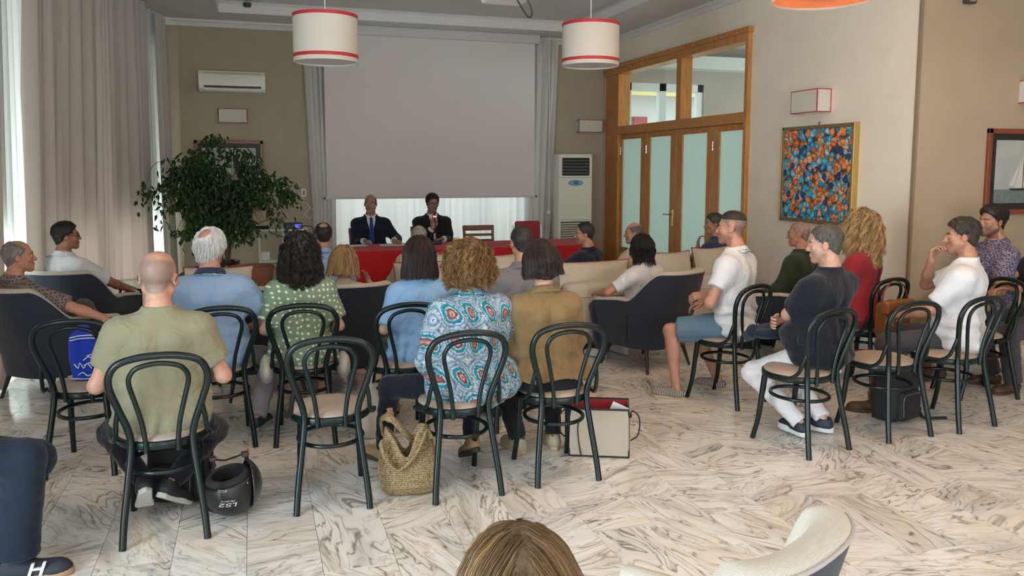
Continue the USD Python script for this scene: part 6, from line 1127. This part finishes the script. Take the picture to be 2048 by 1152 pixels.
person('blond bobbed person low in the middle navy armchair', (.66, 6.42, 0), 0, dict(sex='f', size=.88, hsz=1.1, seat=.30, lean=-.08, slump=.10, head=(-8, -10, 4), skin=FAIR, tops=[('top', dict(mat=K_beige, sleeve=.9, hem=-.14))], trousers=('trousers', dict(mat=K_dgtr)), shoes=dict(mat=S_dark, smat=S_dark), leg={-1: dict(foot=(-.10, .45, .085)), 1: dict(foot=(.10, .46, .085))}, arm={-1: lap(-1, z=.54), 1: dict(hand=(.20, .06, .80), pole=(1, .3, -.6), dir=(-.3, -.2, 1))},
    hair=dict(style='bob', rgb=(.36, .225, .10), srgb=(.42, .27, .125), vol=.034, flare=.036, length=.11, front=.05, var=.45, strands=dict(n=3600, seg=9, len=.17, w=.0018, radial=.85, lift=.004, jit=.25, zmin=-.115, alt=(.16, .09, .035), altp=.35)), ch=.012))
person('balding person in a blue striped shirt on the left sofa', (.60, 7.52, 0), -2, dict(size=.93, seat=.37, lean=-.05, slump=.09, head=(0, -6, 0), skin=(.48, .25, .18), tops=[('shirt', dict(mat=stripes('striped_shirt', (.22, .36, .62), (.38, .50, .72), 42.0), sleeve=.95, hem=-.14, arm=1.2)), ('collar', dict(kind='collar', mat=stripes('striped_collar', (.22, .36, .62), (.38, .50, .72), 42.0), r=.067))], trousers=('trousers', dict(mat=K_navy)), shoes=dict(mat=S_dark, smat=S_dark), arm={-1: lap(-1, z=.56), 1: lap(1, z=.56)}, leg={-1: dict(foot=(-.10, .48, .085)), 1: dict(foot=(.10, .48, .085))},
    hair=dict(style='bald', rgb=(.025, .018, .015), top=.010, sides=.011, sc=(0, -.055, .105), sr=(.042, .050, .045), soft=.02, strands=strand(1500, 3, .02)), ch=.012))
person('bald grey fringed person in a beige jacket on the middle sofa', (1.52, 7.70, 0), -2, dict(size=.92, seat=.33, lean=-.08, slump=.12, head=(0, -6, 0), skin=FAIR, tops=[('jacket', dict(mat=K_beige, sleeve=1.9, hem=-.14, arm=1.25))], trousers=('trousers', dict(mat=K_dgtr)), shoes=dict(mat=S_dark, smat=S_dark), arm={-1: lap(-1, z=.56), 1: lap(1, z=.56)}, leg={-1: dict(foot=(-.10, .48, .085)), 1: dict(foot=(.10, .48, .085))}, hair=dict(style='bald', line='recede', rgb=(.26, .24, .22), top=.004, sides=.007, sc=(0, .01, .125), sr=(.074, .10, .062), strands=strand(900, 3, .012)), ch=.012))
person('person in a navy suit turning left on the right sofa', (3.12, 7.26, 0), 38, dict(size=.92, seat=.35, lean=.02, slump=.09, wide=1.05, head=(34, -6, -4), skin=TAN, stubble=.2, scalp=.1, tops=[('jacket', dict(mat=K_suit, sleeve=1.9, hem=-.14, arm=1.25, loose=.02)), ('collar', dict(kind='collar', mat=K_suit, r=.068, h=.02))], trousers=('trousers', dict(mat=K_suit)), shoes=dict(mat=S_dark, smat=S_dark), arm={-1: dict(hand=(-.34, .30, .80), pole=(-1, 0, -.5)), 1: lap(1, z=.58)}, leg={-1: dict(foot=(-.10, .48, .085)), 1: dict(foot=(.10, .48, .085))}, hair=dict(style='short', line='recede', rgb=(.026, .022, .020), top=.010, sides=.008, strands=strand(1600, 4, .02)), ch=.011))
person('bald person in a beige shirt on the right sofa', (3.68, 7.38, 0), 30, dict(size=.91, seat=.34, lean=-.05, slump=.11, head=(32, -3, 0), skin=(.44, .235, .15), tops=[('shirt', dict(mat=K_beige, sleeve=.95, hem=-.14, arm=1.2))], trousers=('trousers', dict(mat=K_dgtr)), shoes=dict(mat=S_dark, smat=S_dark), arm={-1: lap(-1, z=.58), 1: lap(1, z=.58)}, leg={-1: dict(foot=(-.10, .48, .085)), 1: dict(foot=(.10, .48, .085))}, hair=dict(style='bald', line='recede', rgb=(.12, .09, .075), top=.002, sides=.0035, sc=(0, .02, .125), sr=(.074, .105, .066), strands=strand(700, 3, .010)), ch=.012))
person('person with a hand at the chin half hidden behind the white polo', (4.72, 7.48, 0), 35, dict(size=.96, seat=.37, lean=.04, slump=.09, head=(34, -4, 0), skin=(.40, .21, .135), scalp=.0, tops=[('shirt', dict(mat=cloth((.03, .05, .12)), sleeve=.9, hem=-.14))], trousers=('trousers', dict(mat=K_jeans)), shoes=dict(mat=S_dark, smat=S_dark), arm={-1: dict(hand=(-.03, .22, .86), pole=(-.6, .6, -1), dir=(.1, 0, 1), palm=(.1, -1, 0), curl=.6), 1: lap(1, z=.58)}, leg={-1: dict(foot=(-.10, .48, .085)), 1: dict(foot=(.10, .48, .085))}, hair=dict(style='short', rgb=(.05, .045, .04), top=.012, sides=.008, strands=strand(900, 3, .02)), ch=.012))
person('dark curly haired person slumped on the left sofa behind the white haired head', (-.44, 7.50, 0), 8, dict(size=.88, seat=.30, lean=-.25, slump=.16, head=(10, -8, 0), skin=TAN, tops=[('shirt', dict(mat=K_dgtr, sleeve=.9, hem=-.14))], trousers=('trousers', dict(mat=K_jeans)), shoes=dict(mat=S_dark, smat=S_dark), arm={-1: lap(-1, z=.55), 1: lap(1, z=.55)}, leg={-1: dict(foot=(-.10, .5, .085)), 1: dict(foot=(.10, .5, .085))}, hair=dict(style='bald', rgb=(.03, .02, .016), top=.022, sides=.02, lump=.004, rough=.004, sc=(.01, -.06, .125), sr=(.04, .045, .04), soft=.02, strands=dict(n=1400, seg=6, len=.05, w=.002, curl=.006, jit=.5)), ch=.012))
# ---- the speakers face the room
t = person('speaker in a navy suit, white shirt and blue tie at the red table', (1.44, 10.50, 0), 176, dict(size=1.0, seat=.475, lean=.04, slump=.05, wide=1.05, head=(-12, 0, 0), eyes=True, skin=(.36, .21, .15), scalp=.25, stubble=.12, spot=((0, .05, .12), (.082, .11, .085)),
    tops=[('shirt', dict(mat=K_white, sleeve=1.97, hem=-.10, neck=.056, off=.008, loose=.008, arm=1.0)), ('jacket', dict(mat=K_suit, sleeve=1.86, hem=-.16, arm=1.12, off=.016, loose=.02, vneck=.30, neck=.072)), ('collar', dict(kind='collar', mat=K_white, r=.060, h=.034))], trousers=('trousers', dict(mat=K_suit)), shoes=dict(mat=S_dark, smat=S_dark),
    arm={1: dict(hand=(.10, .34, .80), pole=(.45, -.6, -.6), dir=(-.5, .8, 0), curl=.9), -1: dict(hand=(-.26, .40, .80), pole=(-.5, -.5, -.5), dir=(-.6, .8, -.1), curl=.4)}, leg={}, hair=dict(style='bald', line='recede', rgb=(.05, .035, .028), top=.002, sides=.004, rough=.0004, sc=(0, .03, .12), sr=(.074, .115, .075)), hh=.0045, ch=.009, handh=.0045))
k = None
def tie(root, o_len=.34, m=K_tie):
    P = catmull([(0, .105, 1.075), (0, .135, 1.02), (0, .155, .93), (.005, .155, .80), (.0, .150, .74)], 6); n = len(P)
    wd = np.interp(np.linspace(0, 1, n), [0, .06, .12, .85, 1], [.020, .024, .018, .040, .034])
    A = np.stack([np.c_[P[:, 0]-wd, P[:, 1]-.004, P[:, 2]], np.c_[P[:, 0], P[:, 1]+.006, P[:, 2]], np.c_[P[:, 0]+wd, P[:, 1]-.004, P[:, 2]]], 1)
    part('tie', thick(A, np.zeros_like(A)+[0, .006, 0]), m, root, smooth=50)
tie(t)
person('speaker in a dark jacket and open white shirt behind the microphone', (2.25, 10.52, 0), 180, dict(size=1.0, seat=.475, lean=.05, slump=.07, wide=1.1, deep=1.1, belly=.04, head=(4, -10, 0), eyes=True, skin=(.33, .185, .135), stubble=.15,
    tops=[('shirt', dict(mat=K_white, sleeve=1.97, hem=-.10, neck=.068, off=.008, loose=.008, arm=1.0, vneck=.16)), ('jacket', dict(mat=K_jack, sleeve=1.86, hem=-.16, arm=1.14, off=.018, loose=.025, vneck=.36, neck=.078)), ('collar', dict(kind='collar', mat=K_white, r=.066, h=.034))], trousers=('trousers', dict(mat=K_navy)), shoes=dict(mat=S_dark, smat=S_dark),
    arm={1: dict(hand=(.05, .28, .93), pole=(.5, -.4, -.8), dir=(-.5, .1, .9), palm=(-.2, -1, 0), curl=1.0), -1: dict(hand=(-.06, .40, .80), pole=(-.5, -.5, -.5), dir=(.9, .4, 0), curl=.6)}, leg={}, hair=dict(style='short', rgb=(.020, .012, .010), top=.020, sides=.012, rough=.001, strands=strand(1600, 5, .035, .0018, radial=.9, jit=.2, lift=.001, hug=.98)), glasses=dict(wire=.0016), hh=.0045, ch=.009, handh=.0045))
# ---- cut off by the frame
pj = person('person in dark jeans at the left picture edge, only one leg in view', (-1.38, 3.70, 0), -90, dict(size=1.03, seat=.475, lean=.02, skin=TAN, tops=[('shirt', dict(mat=K_navy, sleeve=.8, hem=-.14))], trousers=('jeans', dict(mat=K_jeans, r=1.16, cuff=.088, len=.95, fold=.005)), shoes=dict(mat=plain((.016, .022, .034), .7, .15, 40), smat=plain((.36, .22, .13), .7), sole=.028, sc=1.06), leg={-1: dict(foot=(-.10, .22, .09), pole=(0, 1, .6), toe=(.0, 1, 0)), 1: dict(foot=(.06, .40, .09), pole=(0, 1, 1), toe=(0, 1, 0))}, arm={-1: lap(-1, .16, .06), 1: lap(1, .16, .06)}, hair=dict(style='short', rgb=(.04, .03, .02), top=.014, sides=.008), ch=.009))
person('light brown haired person seen from above at the bottom of the view', (.37, 1.10, 0), -14, dict(sex='f', size=.95, seat=.29, lean=.06, slump=.05, head=(4, -4, 0), skin=FAIR, tops=[('top', dict(mat=K_navy, sleeve=.9, hem=-.14))], trousers=('trousers', dict(mat=K_navy)), shoes=dict(mat=S_dark, smat=S_dark), arm={-1: lap(-1), 1: lap(1)},
    hair=dict(style='bob', rgb=(.085, .045, .02), srgb=(.15, .08, .032), vol=.022, flare=.02, length=.16, front=.05, h=.004, strands=dict(n=26000, seg=16, len=.20, w=.0005, radial=.9, crown=(.0, .02, .150), lift=.004, jit=.16, part=.9, px=.0, clump=1300, spread=.0035, alt=(.33, .20, .085), altp=.30, cv=.35, root=[.55, .9, 1.1])), ch=.011))

m_ = meshkit.text_mesh('H', .052, .012, bold=True); v_ = m_.vertices-[0, 0, 0]; m_.vertices = np.c_[.06+.034+v_[:, 2], .44+v_[:, 0]*1.25+v_[:, 1]*.35, .028+v_[:, 1]]; m_.fix_normals()
part('letter_mark', m_, plain((.62, .61, .58), .6), pj, smooth=False)
# ============================================================ BAGS, HELMET AND LOOSE THINGS
def surf(f, lo, hi, h=.006, it=2): return relax(polygonize(f, lo, hi, h), it)
# H stripe on the left edge trainer is a printed mark
# ---- helmet
t = thing('motorcycle_helmet', 'black open face helmet lying upside down beside the front row chair', 'helmet', (-.155, 4.06, 0), 12)
def hel(p):
    q = p-np.array([0, 0, .140], f32); d = ellipsoid(q, (0, 0, 0), (.130, .150, .140)); d = np.abs(d+.012)-.012; d = smax(d, q[:, 2]-.050-.20*q[:, 0], .008)
    return smax(d, -ellipsoid(q, (.0, .13, .10), (.085, .08, .07)), .006)
part('shell', surf(hel, (-.16, -.18, -.02), (.16, .18, .30), .0075), plain((.010, .010, .011), .42, coat=.2), t, smooth=True)
def pad(p): q = p-np.array([0, 0, .140], f32); d = ellipsoid(q, (0, 0, .01), (.112, .132, .120)); d = np.abs(d+.012)-.013; return smax(smax(d, q[:, 2]-.072-.2*q[:, 0], .01), -.01-q[:, 2], .01)
part('lining', surf(pad, (-.16, -.18, -.02), (.16, .18, .30), .007), plain((.02, .018, .017), .9), t, smooth=True)
part('visor', surf(lambda p: smax(np.abs(ellipsoid(p-np.array([.01, 0, .140], f32), (0, 0, 0), (.140, .152, .142)))-.004, .085-p[:, 0], .004), (.06, -.18, .0), (.17, .18, .22), .005), plain((.03, .03, .032), .12, coat=.6), t, smooth=True)
st_ = part('chin_strap', tube(catmull([(-.085, -.03, .24), (-.075, -.06, .285), (-.09, -.065, .315), (-.03, -.05, .292), (.04, -.04, .30), (.075, -.02, .30), (.085, 0, .255)], 6), .011, 8, flat=(1, .35)), plain((.012, .012, .013), .7), t)
part('buckle', cat([rbox(-.10, -.085, .305, -.07, -.05, .325, .004), rbox(.055, -.05, .288, .085, -.015, .312, .004)]), plain((.03, .03, .03), .4), st_); part('release_tab', rbox(.085, -.03, .285, .092, -.012, .318, .002), plain((.5, .03, .03), .5), st_)
part('rivet', trimesh.creation.icosphere(2, .006).apply_translation([.060, -.118, .185]), plain((.8, .8, .78), .2, metallic=1), t)
def decal(txt, hgt, x, z, sx=1.0, sl=.25):
    m = meshkit.text_mesh(txt, hgt, .0015, bold=True); V = m.vertices - [m.bounds[:, 0].mean(), hgt/2, 0]; X = x-V[:, 0]*sx-V[:, 1]*sl; Z = z-V[:, 1]; q = 1-(X/.130)**2-((Z-.14)/.140)**2
    m.vertices = np.c_[X, -.150*np.sqrt(np.maximum(q, .02))-.001-V[:, 2], Z]; return m
part('lettering', decal('LS2', .020, -.035, .100, 1.6), plain((.62, .62, .60), .5), t, smooth=False); part('lettering', decal('HELMETS', .006, -.035, .121, 1.6), plain((.55, .55, .54), .5), t, smooth=False); part('emblem', decal('ECE', .010, -.058, .172, 1.5), plain((.35, .35, .34), .5), t, smooth=False)
# ---- straw bag
M_straw = mat('crochet_straw', {'tc': ('texture_coordinate', {}), 'mp': ('mapping', {'scale': (1, 1, 1)}), 'w': ('wave_texture', {'scale': 30.0, 'bands_direction': 'z', 'distortion': .8, 'detail': 1.0}), 'v': ('voronoi_texture', {'scale': 125.0, 'randomness': .6}), 'mu': ('math', {'math_type': 'multiply'}), 'r': ('rgb_ramp', {'ramp': [(0, (.46, .345, .20)), (.50, (.38, .275, .145)), (.76, (.27, .185, .085)), (.98, (.12, .078, .035))]}), 'b': ('bump', {'strength': .9, 'distance': .006, 'invert': True}), 'ad': ('math', {'math_type': 'multiply_add', 'value2': .30}), 'p': ('principled_bsdf', {'roughness': .85})},
    [('tc.object', 'w.vector'), ('tc.object', 'v.vector'), ('w.fac', 'ad.value1'), ('v.distance', 'ad.value3'), ('ad.value', 'r.fac'), ('r.color', 'p.base_color'), ('ad.value', 'b.height'), ('b.normal', 'p.normal')])
t = thing('straw_bag', 'crocheted straw tote bag slumped on the floor between two front row chairs', 'bag', (.735, 4.06, 0), -8)
def straw(p):
    z = p[:, 2]; w = np.interp(z, [0, .03, .14, .26, .36, .44], [.125, .150, .165, .135, .115, .10]).astype(f32); dp = np.interp(z, [0, .05, .2, .34], [.06, .085, .075, .05]).astype(f32)
    x = p[:, 0]+.03*(z-.1); d = ((np.abs(x/w)**3+np.abs(p[:, 1]/dp)**3)**(1/3)-1)*np.minimum(w, dp); top = .315+.055*np.abs(x)/.14-.10*np.exp(-((x+.01)/.045)**2)+.02*np.sin(x*30)
    d = smax(d, -z, .02); return smax(smax(d, z-top, .008), -(d+.012), .004)
part('body', surf(straw, (-.24, -.14, -.03), (.24, .14, .48), .006), M_straw, t, smooth=True)
part('handle', tube(catmull([(-.11, -.062, .26), (-.145, -.09, .30), (-.12, -.105, .22), (-.06, -.11, .16), (.02, -.105, .22), (.07, -.08, .30), (.09, -.06, .34), (.11, -.05, .30)], 8), .020, 10, flat=(1, .5)), M_straw, t, smooth=60)
part('handle', tube(catmull([(-.13, .05, .30), (-.14, .03, .39), (-.09, .0, .40), (-.03, .02, .33), (.03, .05, .25)], 8), .020, 10, flat=(1, .5)), M_straw, t, smooth=60)
# ---- cream tote with red lining
t = thing('tote_bag', 'cream canvas tote with dark edges and red lining beside a front row chair', 'bag', (1.93, 4.30, 0), -24)
M_canvas = cloth((.42, .37, .29), 500, .15, .9, .05); M_bind = plain((.018, .016, .022), .7); M_redl = plain((.30, .018, .02), .8)
Wt, Dt, Ht = .175, .085, .29
part('front_panel', cat([thick(np.array([[[s*Wt*u*(1-.03*v), y-.01*math.sin(3*v), Ht*v+.004] for v in np.linspace(0, 1, 6)] for u in np.linspace(-1, 1, 9)]) if s > 0 else None, np.array([[[0, .004, 0]]*6]*9, float)) for s, y in ((1, -Dt),)]), M_canvas, t, smooth=50)
part('back_panel', thick(np.array([[[Wt*u, Dt, (Ht+.02)*v+.004] for v in np.linspace(0, 1, 6)] for u in np.linspace(-1, 1, 9)]), np.array([[[0, .004, 0]]*6]*9, float)), M_canvas, t, smooth=50)
for s in (-1, 1): part('side_panel', thick(np.array([[[s*Wt*(1-.03*v), -Dt+2*Dt*u, (Ht-.03*math.sin(PI*u))*v+.004] for v in np.linspace(0, 1, 6)] for u in np.linspace(0, 1, 6)]), np.array([[[s*.004, 0, 0]]*6]*6, float)), M_canvas, t, smooth=50)
part('bottom', bx(-Wt, -Dt, .001, Wt, Dt, .008), M_bind, t, smooth=False)
part('lining', cat([bx(-Wt*.96, Dt-.006, .10, Wt*.96, Dt-.002, Ht+.016), bx(-Wt*.96, -Dt+.006, .10, Wt*.96, -Dt+.009, Ht-.006), bx(-Wt*.95, -Dt+.01, .10, Wt*.95, Dt-.006, .104)]+[bx(s*Wt*.945-.002, -Dt+.01, .10, s*Wt*.945+.002, Dt-.006, Ht-.035) for s in (-1, 1)]), M_redl, t, smooth=False)
part('binding', cat([tube([(s*Wt, -Dt, .004), (s*Wt*.97, -Dt, Ht)], .006, 6) for s in (-1, 1)]+[tube([(-Wt*.97, -Dt, Ht), (Wt*.97, -Dt, Ht), (Wt*.985, 0, Ht-.03), (Wt, Dt, Ht+.02), (-Wt, Dt, Ht+.02), (-Wt*.985, 0, Ht-.03)], .0065, 6, closed=True), tube([(-Wt, -Dt, .006), (Wt, -Dt, .006), (Wt, Dt, .006), (-Wt, Dt, .006)], .006, 6, closed=True)]), M_bind, t)
for s in (-1, 1):
    part('handle', tube(catmull([(s*Wt, -.02, Ht-.06), (s*(Wt+.02), -.03, Ht-.02), (s*(Wt+.06), -.03, Ht-.06), (s*(Wt+.055), -.03, Ht-.16), (s*(Wt+.01), -.03, Ht-.20)], 7), .0045, 7), M_bind, t); part('knot', trimesh.creation.icosphere(2, .015).apply_translation([s*(Wt+.004), -.022, Ht-.05]), M_bind, t)
part('strap', tube(catmull([(-.10, -Dt-.006, Ht-.03), (-.125, -Dt-.008, Ht-.10), (-.12, -Dt-.008, .10), (-.105, -Dt-.006, .01)], 6), .007, 7, flat=(1, .5)), M_bind, t)
p = part('paper_sheet', mv(bx(-.05, -.001, 0, .05, .001, .16), (1.99, 4.28, .15), rz=-24, ry=24), M_paper, smooth=False); tag(p, 'white folded sheet sticking out of the cream canvas tote', 'paper')
# ---- cream leather bag
M_cream = plain((.52, .46, .38), .5, .05, 8, .2, 12)
t = thing('leather_bag', 'soft cream leather handbag standing on the floor behind the empty bentwood chair', 'bag', (.70, 5.02, 0), 12)
def lb(p):
    z = p[:, 2]; w = np.interp(z, [0, .05, .2, .34], [.12, .135, .10, .045]).astype(f32); dp = np.interp(z, [0, .06, .3], [.06, .075, .03]).astype(f32); d = ((np.abs(p[:, 0]/w)**2.6+np.abs(p[:, 1]/dp)**2.6)**(1/2.6)-1)*np.minimum(w, dp)
    return smax(smax(d+.006*np.sin(p[:, 0]*45+z*20), -z, .02), z-.345, .02)
part('body', surf(lb, (-.2, -.14, -.03), (.2, .14, .40), .008), M_cream, t, smooth=True)
part('strap', tube(catmull([(-.03, 0, .33), (-.02, -.02, .42), (.04, -.03, .46), (.08, -.03, .38), (.05, -.03, .30)], 7), .012, 8, flat=(1, .4)), M_cream, t); part('strap', tube(catmull([(.03, .0, .33), (.10, -.02, .40), (.13, -.05, .30), (.10, -.07, .18)], 7), .010, 8, flat=(1, .4)), M_cream, t)
part('knot', trimesh.creation.icosphere(2, .024).apply_translation([.06, -.04, .33]), M_cream, t)
# ---- backpacks under chairs
M_bpk = plain((.012, .012, .014), .75, .2, 30)
def backpack(label, loc, rz):
    t = thing('backpack', label, 'backpack', loc, rz)
    part('body', surf(lambda p: smax(sdbox(p, (0, 0, .17), (.15, .10, .17), .06)+.006*np.sin(p[:, 0]*40)*np.sin(p[:, 2]*33), -p[:, 2], .01), (-.2, -.15, -.03), (.2, .15, .40), .010), M_bpk, t, smooth=True)
    part('front_pocket', surf(lambda p: sdbox(p, (0, -.10, .12), (.11, .035, .10), .03), (-.15, -.16, -.03), (.15, -.04, .25), .010), M_bpk, t, smooth=True)
    part('zip', tube(catmull([(-.10, -.137, .06), (-.10, -.137, .19), (0, -.139, .205), (.10, -.137, .19), (.10, -.137, .06)], 4), .003, 5), plain((.12, .12, .12), .4), t)
    part('strap', tube(catmull([(.10, .02, .22), (.17, -.02, .16), (.20, -.06, .06), (.16, -.12, .012), (.30, -.20, .008)], 7), .012, 8, flat=(1, .3)), M_bpk, t); part('carry_handle', tube(catmull([(-.04, 0, .33), (-.03, 0, .37), (.03, 0, .37), (.04, 0, .33)], 5), .008, 8), M_bpk, t)
backpack('black backpack under the empty chair between navy shirt and white shirt', (4.12, 4.30, 0), 14); backpack('dark small backpack between the shoes of the bald person in olive', (-.40, 4.34, 0), -20)
# ---- rust shoulder bag on the chair back
t = thing('shoulder_bag', 'rust brown ribbed shoulder bag hanging on the chair of the red top', 'bag', (4.46, 4.70, .46), 12)
M_rust = mat('rust_rib', {'tc': ('texture_coordinate', {}), 'w': ('wave_texture', {'scale': 16.0, 'bands_direction': 'x', 'distortion': 1.5}), 'r': ('rgb_ramp', {'ramp': [(0, (.17, .055, .014)), (1, (.30, .105, .03))]}), 'b': ('bump', {'strength': .8, 'distance': .008}), 'p': ('principled_bsdf', {'roughness': .55})}, [('tc.object', 'w.vector'), ('w.fac', 'r.fac'), ('r.color', 'p.base_color'), ('w.fac', 'b.height'), ('b.normal', 'p.normal')])
part('body', surf(lambda p: sdbox(p, (0, 0, .14), (.16, .055, .14), .05)+.006*np.sin(p[:, 0]*60), (-.22, -.1, -.04), (.22, .1, .34), .008), M_rust, t, smooth=True); fl_ = part('flap', surf(lambda p: sdbox(p, (0, -.035, .235), (.165, .035, .05), .02), (-.22, -.12, .14), (.22, .06, .34), .008), plain((.24, .085, .025), .5, .15, 20), t, smooth=True)
part('clasp', mv(trimesh.creation.cylinder(.014, .01, sections=16), (.09, -.074, .235), rx=90), plain((.75, .72, .65), .3, metallic=1), fl_); part('strap', tube(catmull([(-.15, 0, .24), (-.12, .0, .36), (0, .01, .42), (.12, 0, .36), (.15, 0, .24)], 6), .009, 8, flat=(1, .4)), plain((.16, .05, .015), .5), t)
# ---- blue printed cloth bag on the left empty chair
t = thing('cloth_bag', 'bright blue cloth bag with white lines held over the left empty chair', 'bag', (-.94, 5.03, .494), -10)
M_blue = cloth((.012, .045, .44), 500, .5, .8, .1)
def clo(p):
    z = p[:, 2]; w = np.interp(z, [0, .12, .22, .32], [.085, .10, .075, .03]).astype(f32); dp = np.interp(z, [0, .2, .32], [.035, .030, .018]).astype(f32)
    return smax(smax(((np.abs((p[:, 0]+.05*(z-.1))/w)**3+np.abs(p[:, 1]/dp)**3)**(1/3)-1)*np.minimum(w, dp)+.004*np.sin(p[:, 0]*70+z*15), -z, .01), z-.315, .01)
part('body', surf(clo, (-.16, -.08, -.03), (.16, .08, .36), .006), M_blue, t, smooth=True)
M_wl = plain((.68, .70, .76), .7)
part('white_line', cat([tube([(-.070, -.028, z), (-.02, -.034, z+.012), (.04, -.034, z+.015), (.075, -.024, z+.010)], .0035, 6) for z in (.232, .248)]+[tube([(-.08, -.034, .016), (0, -.040, .012), (.085, -.034, .018)], .003, 6)]), M_wl, t)
part('emblem', cat([tube(catmull(q, 5), .003, 5) for q in ([(.0, -.038, .12), (.03, -.037, .14), (.05, -.036, .115), (.02, -.038, .10), (-.0, -.039, .09)], [(.02, -.038, .145), (.05, -.036, .15), (.06, -.035, .125)], [(-.05, -.036, .10), (-.03, -.037, .075), (-.02, -.038, .105), (.0, -.038, .075), (.02, -.038, .10), (.045, -.036, .07)], [(-.03, -.038, .035), (-.005, -.039, .05), (.02, -.038, .03), (.05, -.037, .045)])]), M_wl, t)
# ---- garments laid over things
def drapey(name, label, catg, loc, rz, f, lo, hi, m, h=.009):
    t = thing(name, label, catg, loc, rz); part('cloth', surf(f, lo, hi, h, 3), m, t, smooth=True); return t
t = drapey('denim_jacket', 'dark blue denim jacket bundled on the lap of the navy shirt', 'jacket', (3.17, 4.37, .615), 20, lambda p: ellipsoid(p, (0, 0, .04), (.17, .11, .045))+fold(p, .014, 1.3, 5), (-.28, -.22, -.1), (.3, .2, .36), K_jeans); part('sleeve', surf(lambda p: capsule(p, (-.12, .05, .04), (-.02, .16, -.02), .045, .038)+fold(p, .006, 1.4, 8), (-.25, -.06, -.12), (.1, .28, .14), .008), K_jeans, t, smooth=True)
K_cj = cloth((.47, .44, .38)); t = thing('cream_jacket', 'cream jacket hanging around the seat of the green dress', 'jacket', (.28, 5.17, .46), -2)
for s in (-1, 1): part('jacket_front', surf(lambda p: ellipsoid(p, (s*.235, -.02, -.01), (.042, .13, .085))+fold(p, .006, 1.0, 9), (min(s*.15, s*.33), -.22, -.16), (max(s*.15, s*.33), .2, .14), .008, 3), K_cj, t, smooth=True)
part('collar_band', surf(lambda p: sdbox(p, (0, .02, .045), (.215, .09, .008), .006)+fold(p, .003, 1, 2), (-.28, -.12, .0), (.28, .16, .10), .008), K_cj, t, smooth=True)
# ---- tablet and watch
t = thing('tablet', 'dark tablet held in the hands at the right picture edge', 'tablet', (5.24, 4.80, .83), 60); part('body', mv(rbox(-.09, -.12, 0, .09, .12, .009, .004), (0, 0, 0), rx=18), plain((.05, .05, .055), .3), t); part('screen', mv(bx(-.08, -.11, .009, .08, .11, .0096), (0, 0, 0), rx=18), plain((.45, .47, .50), .2), t, smooth=False)
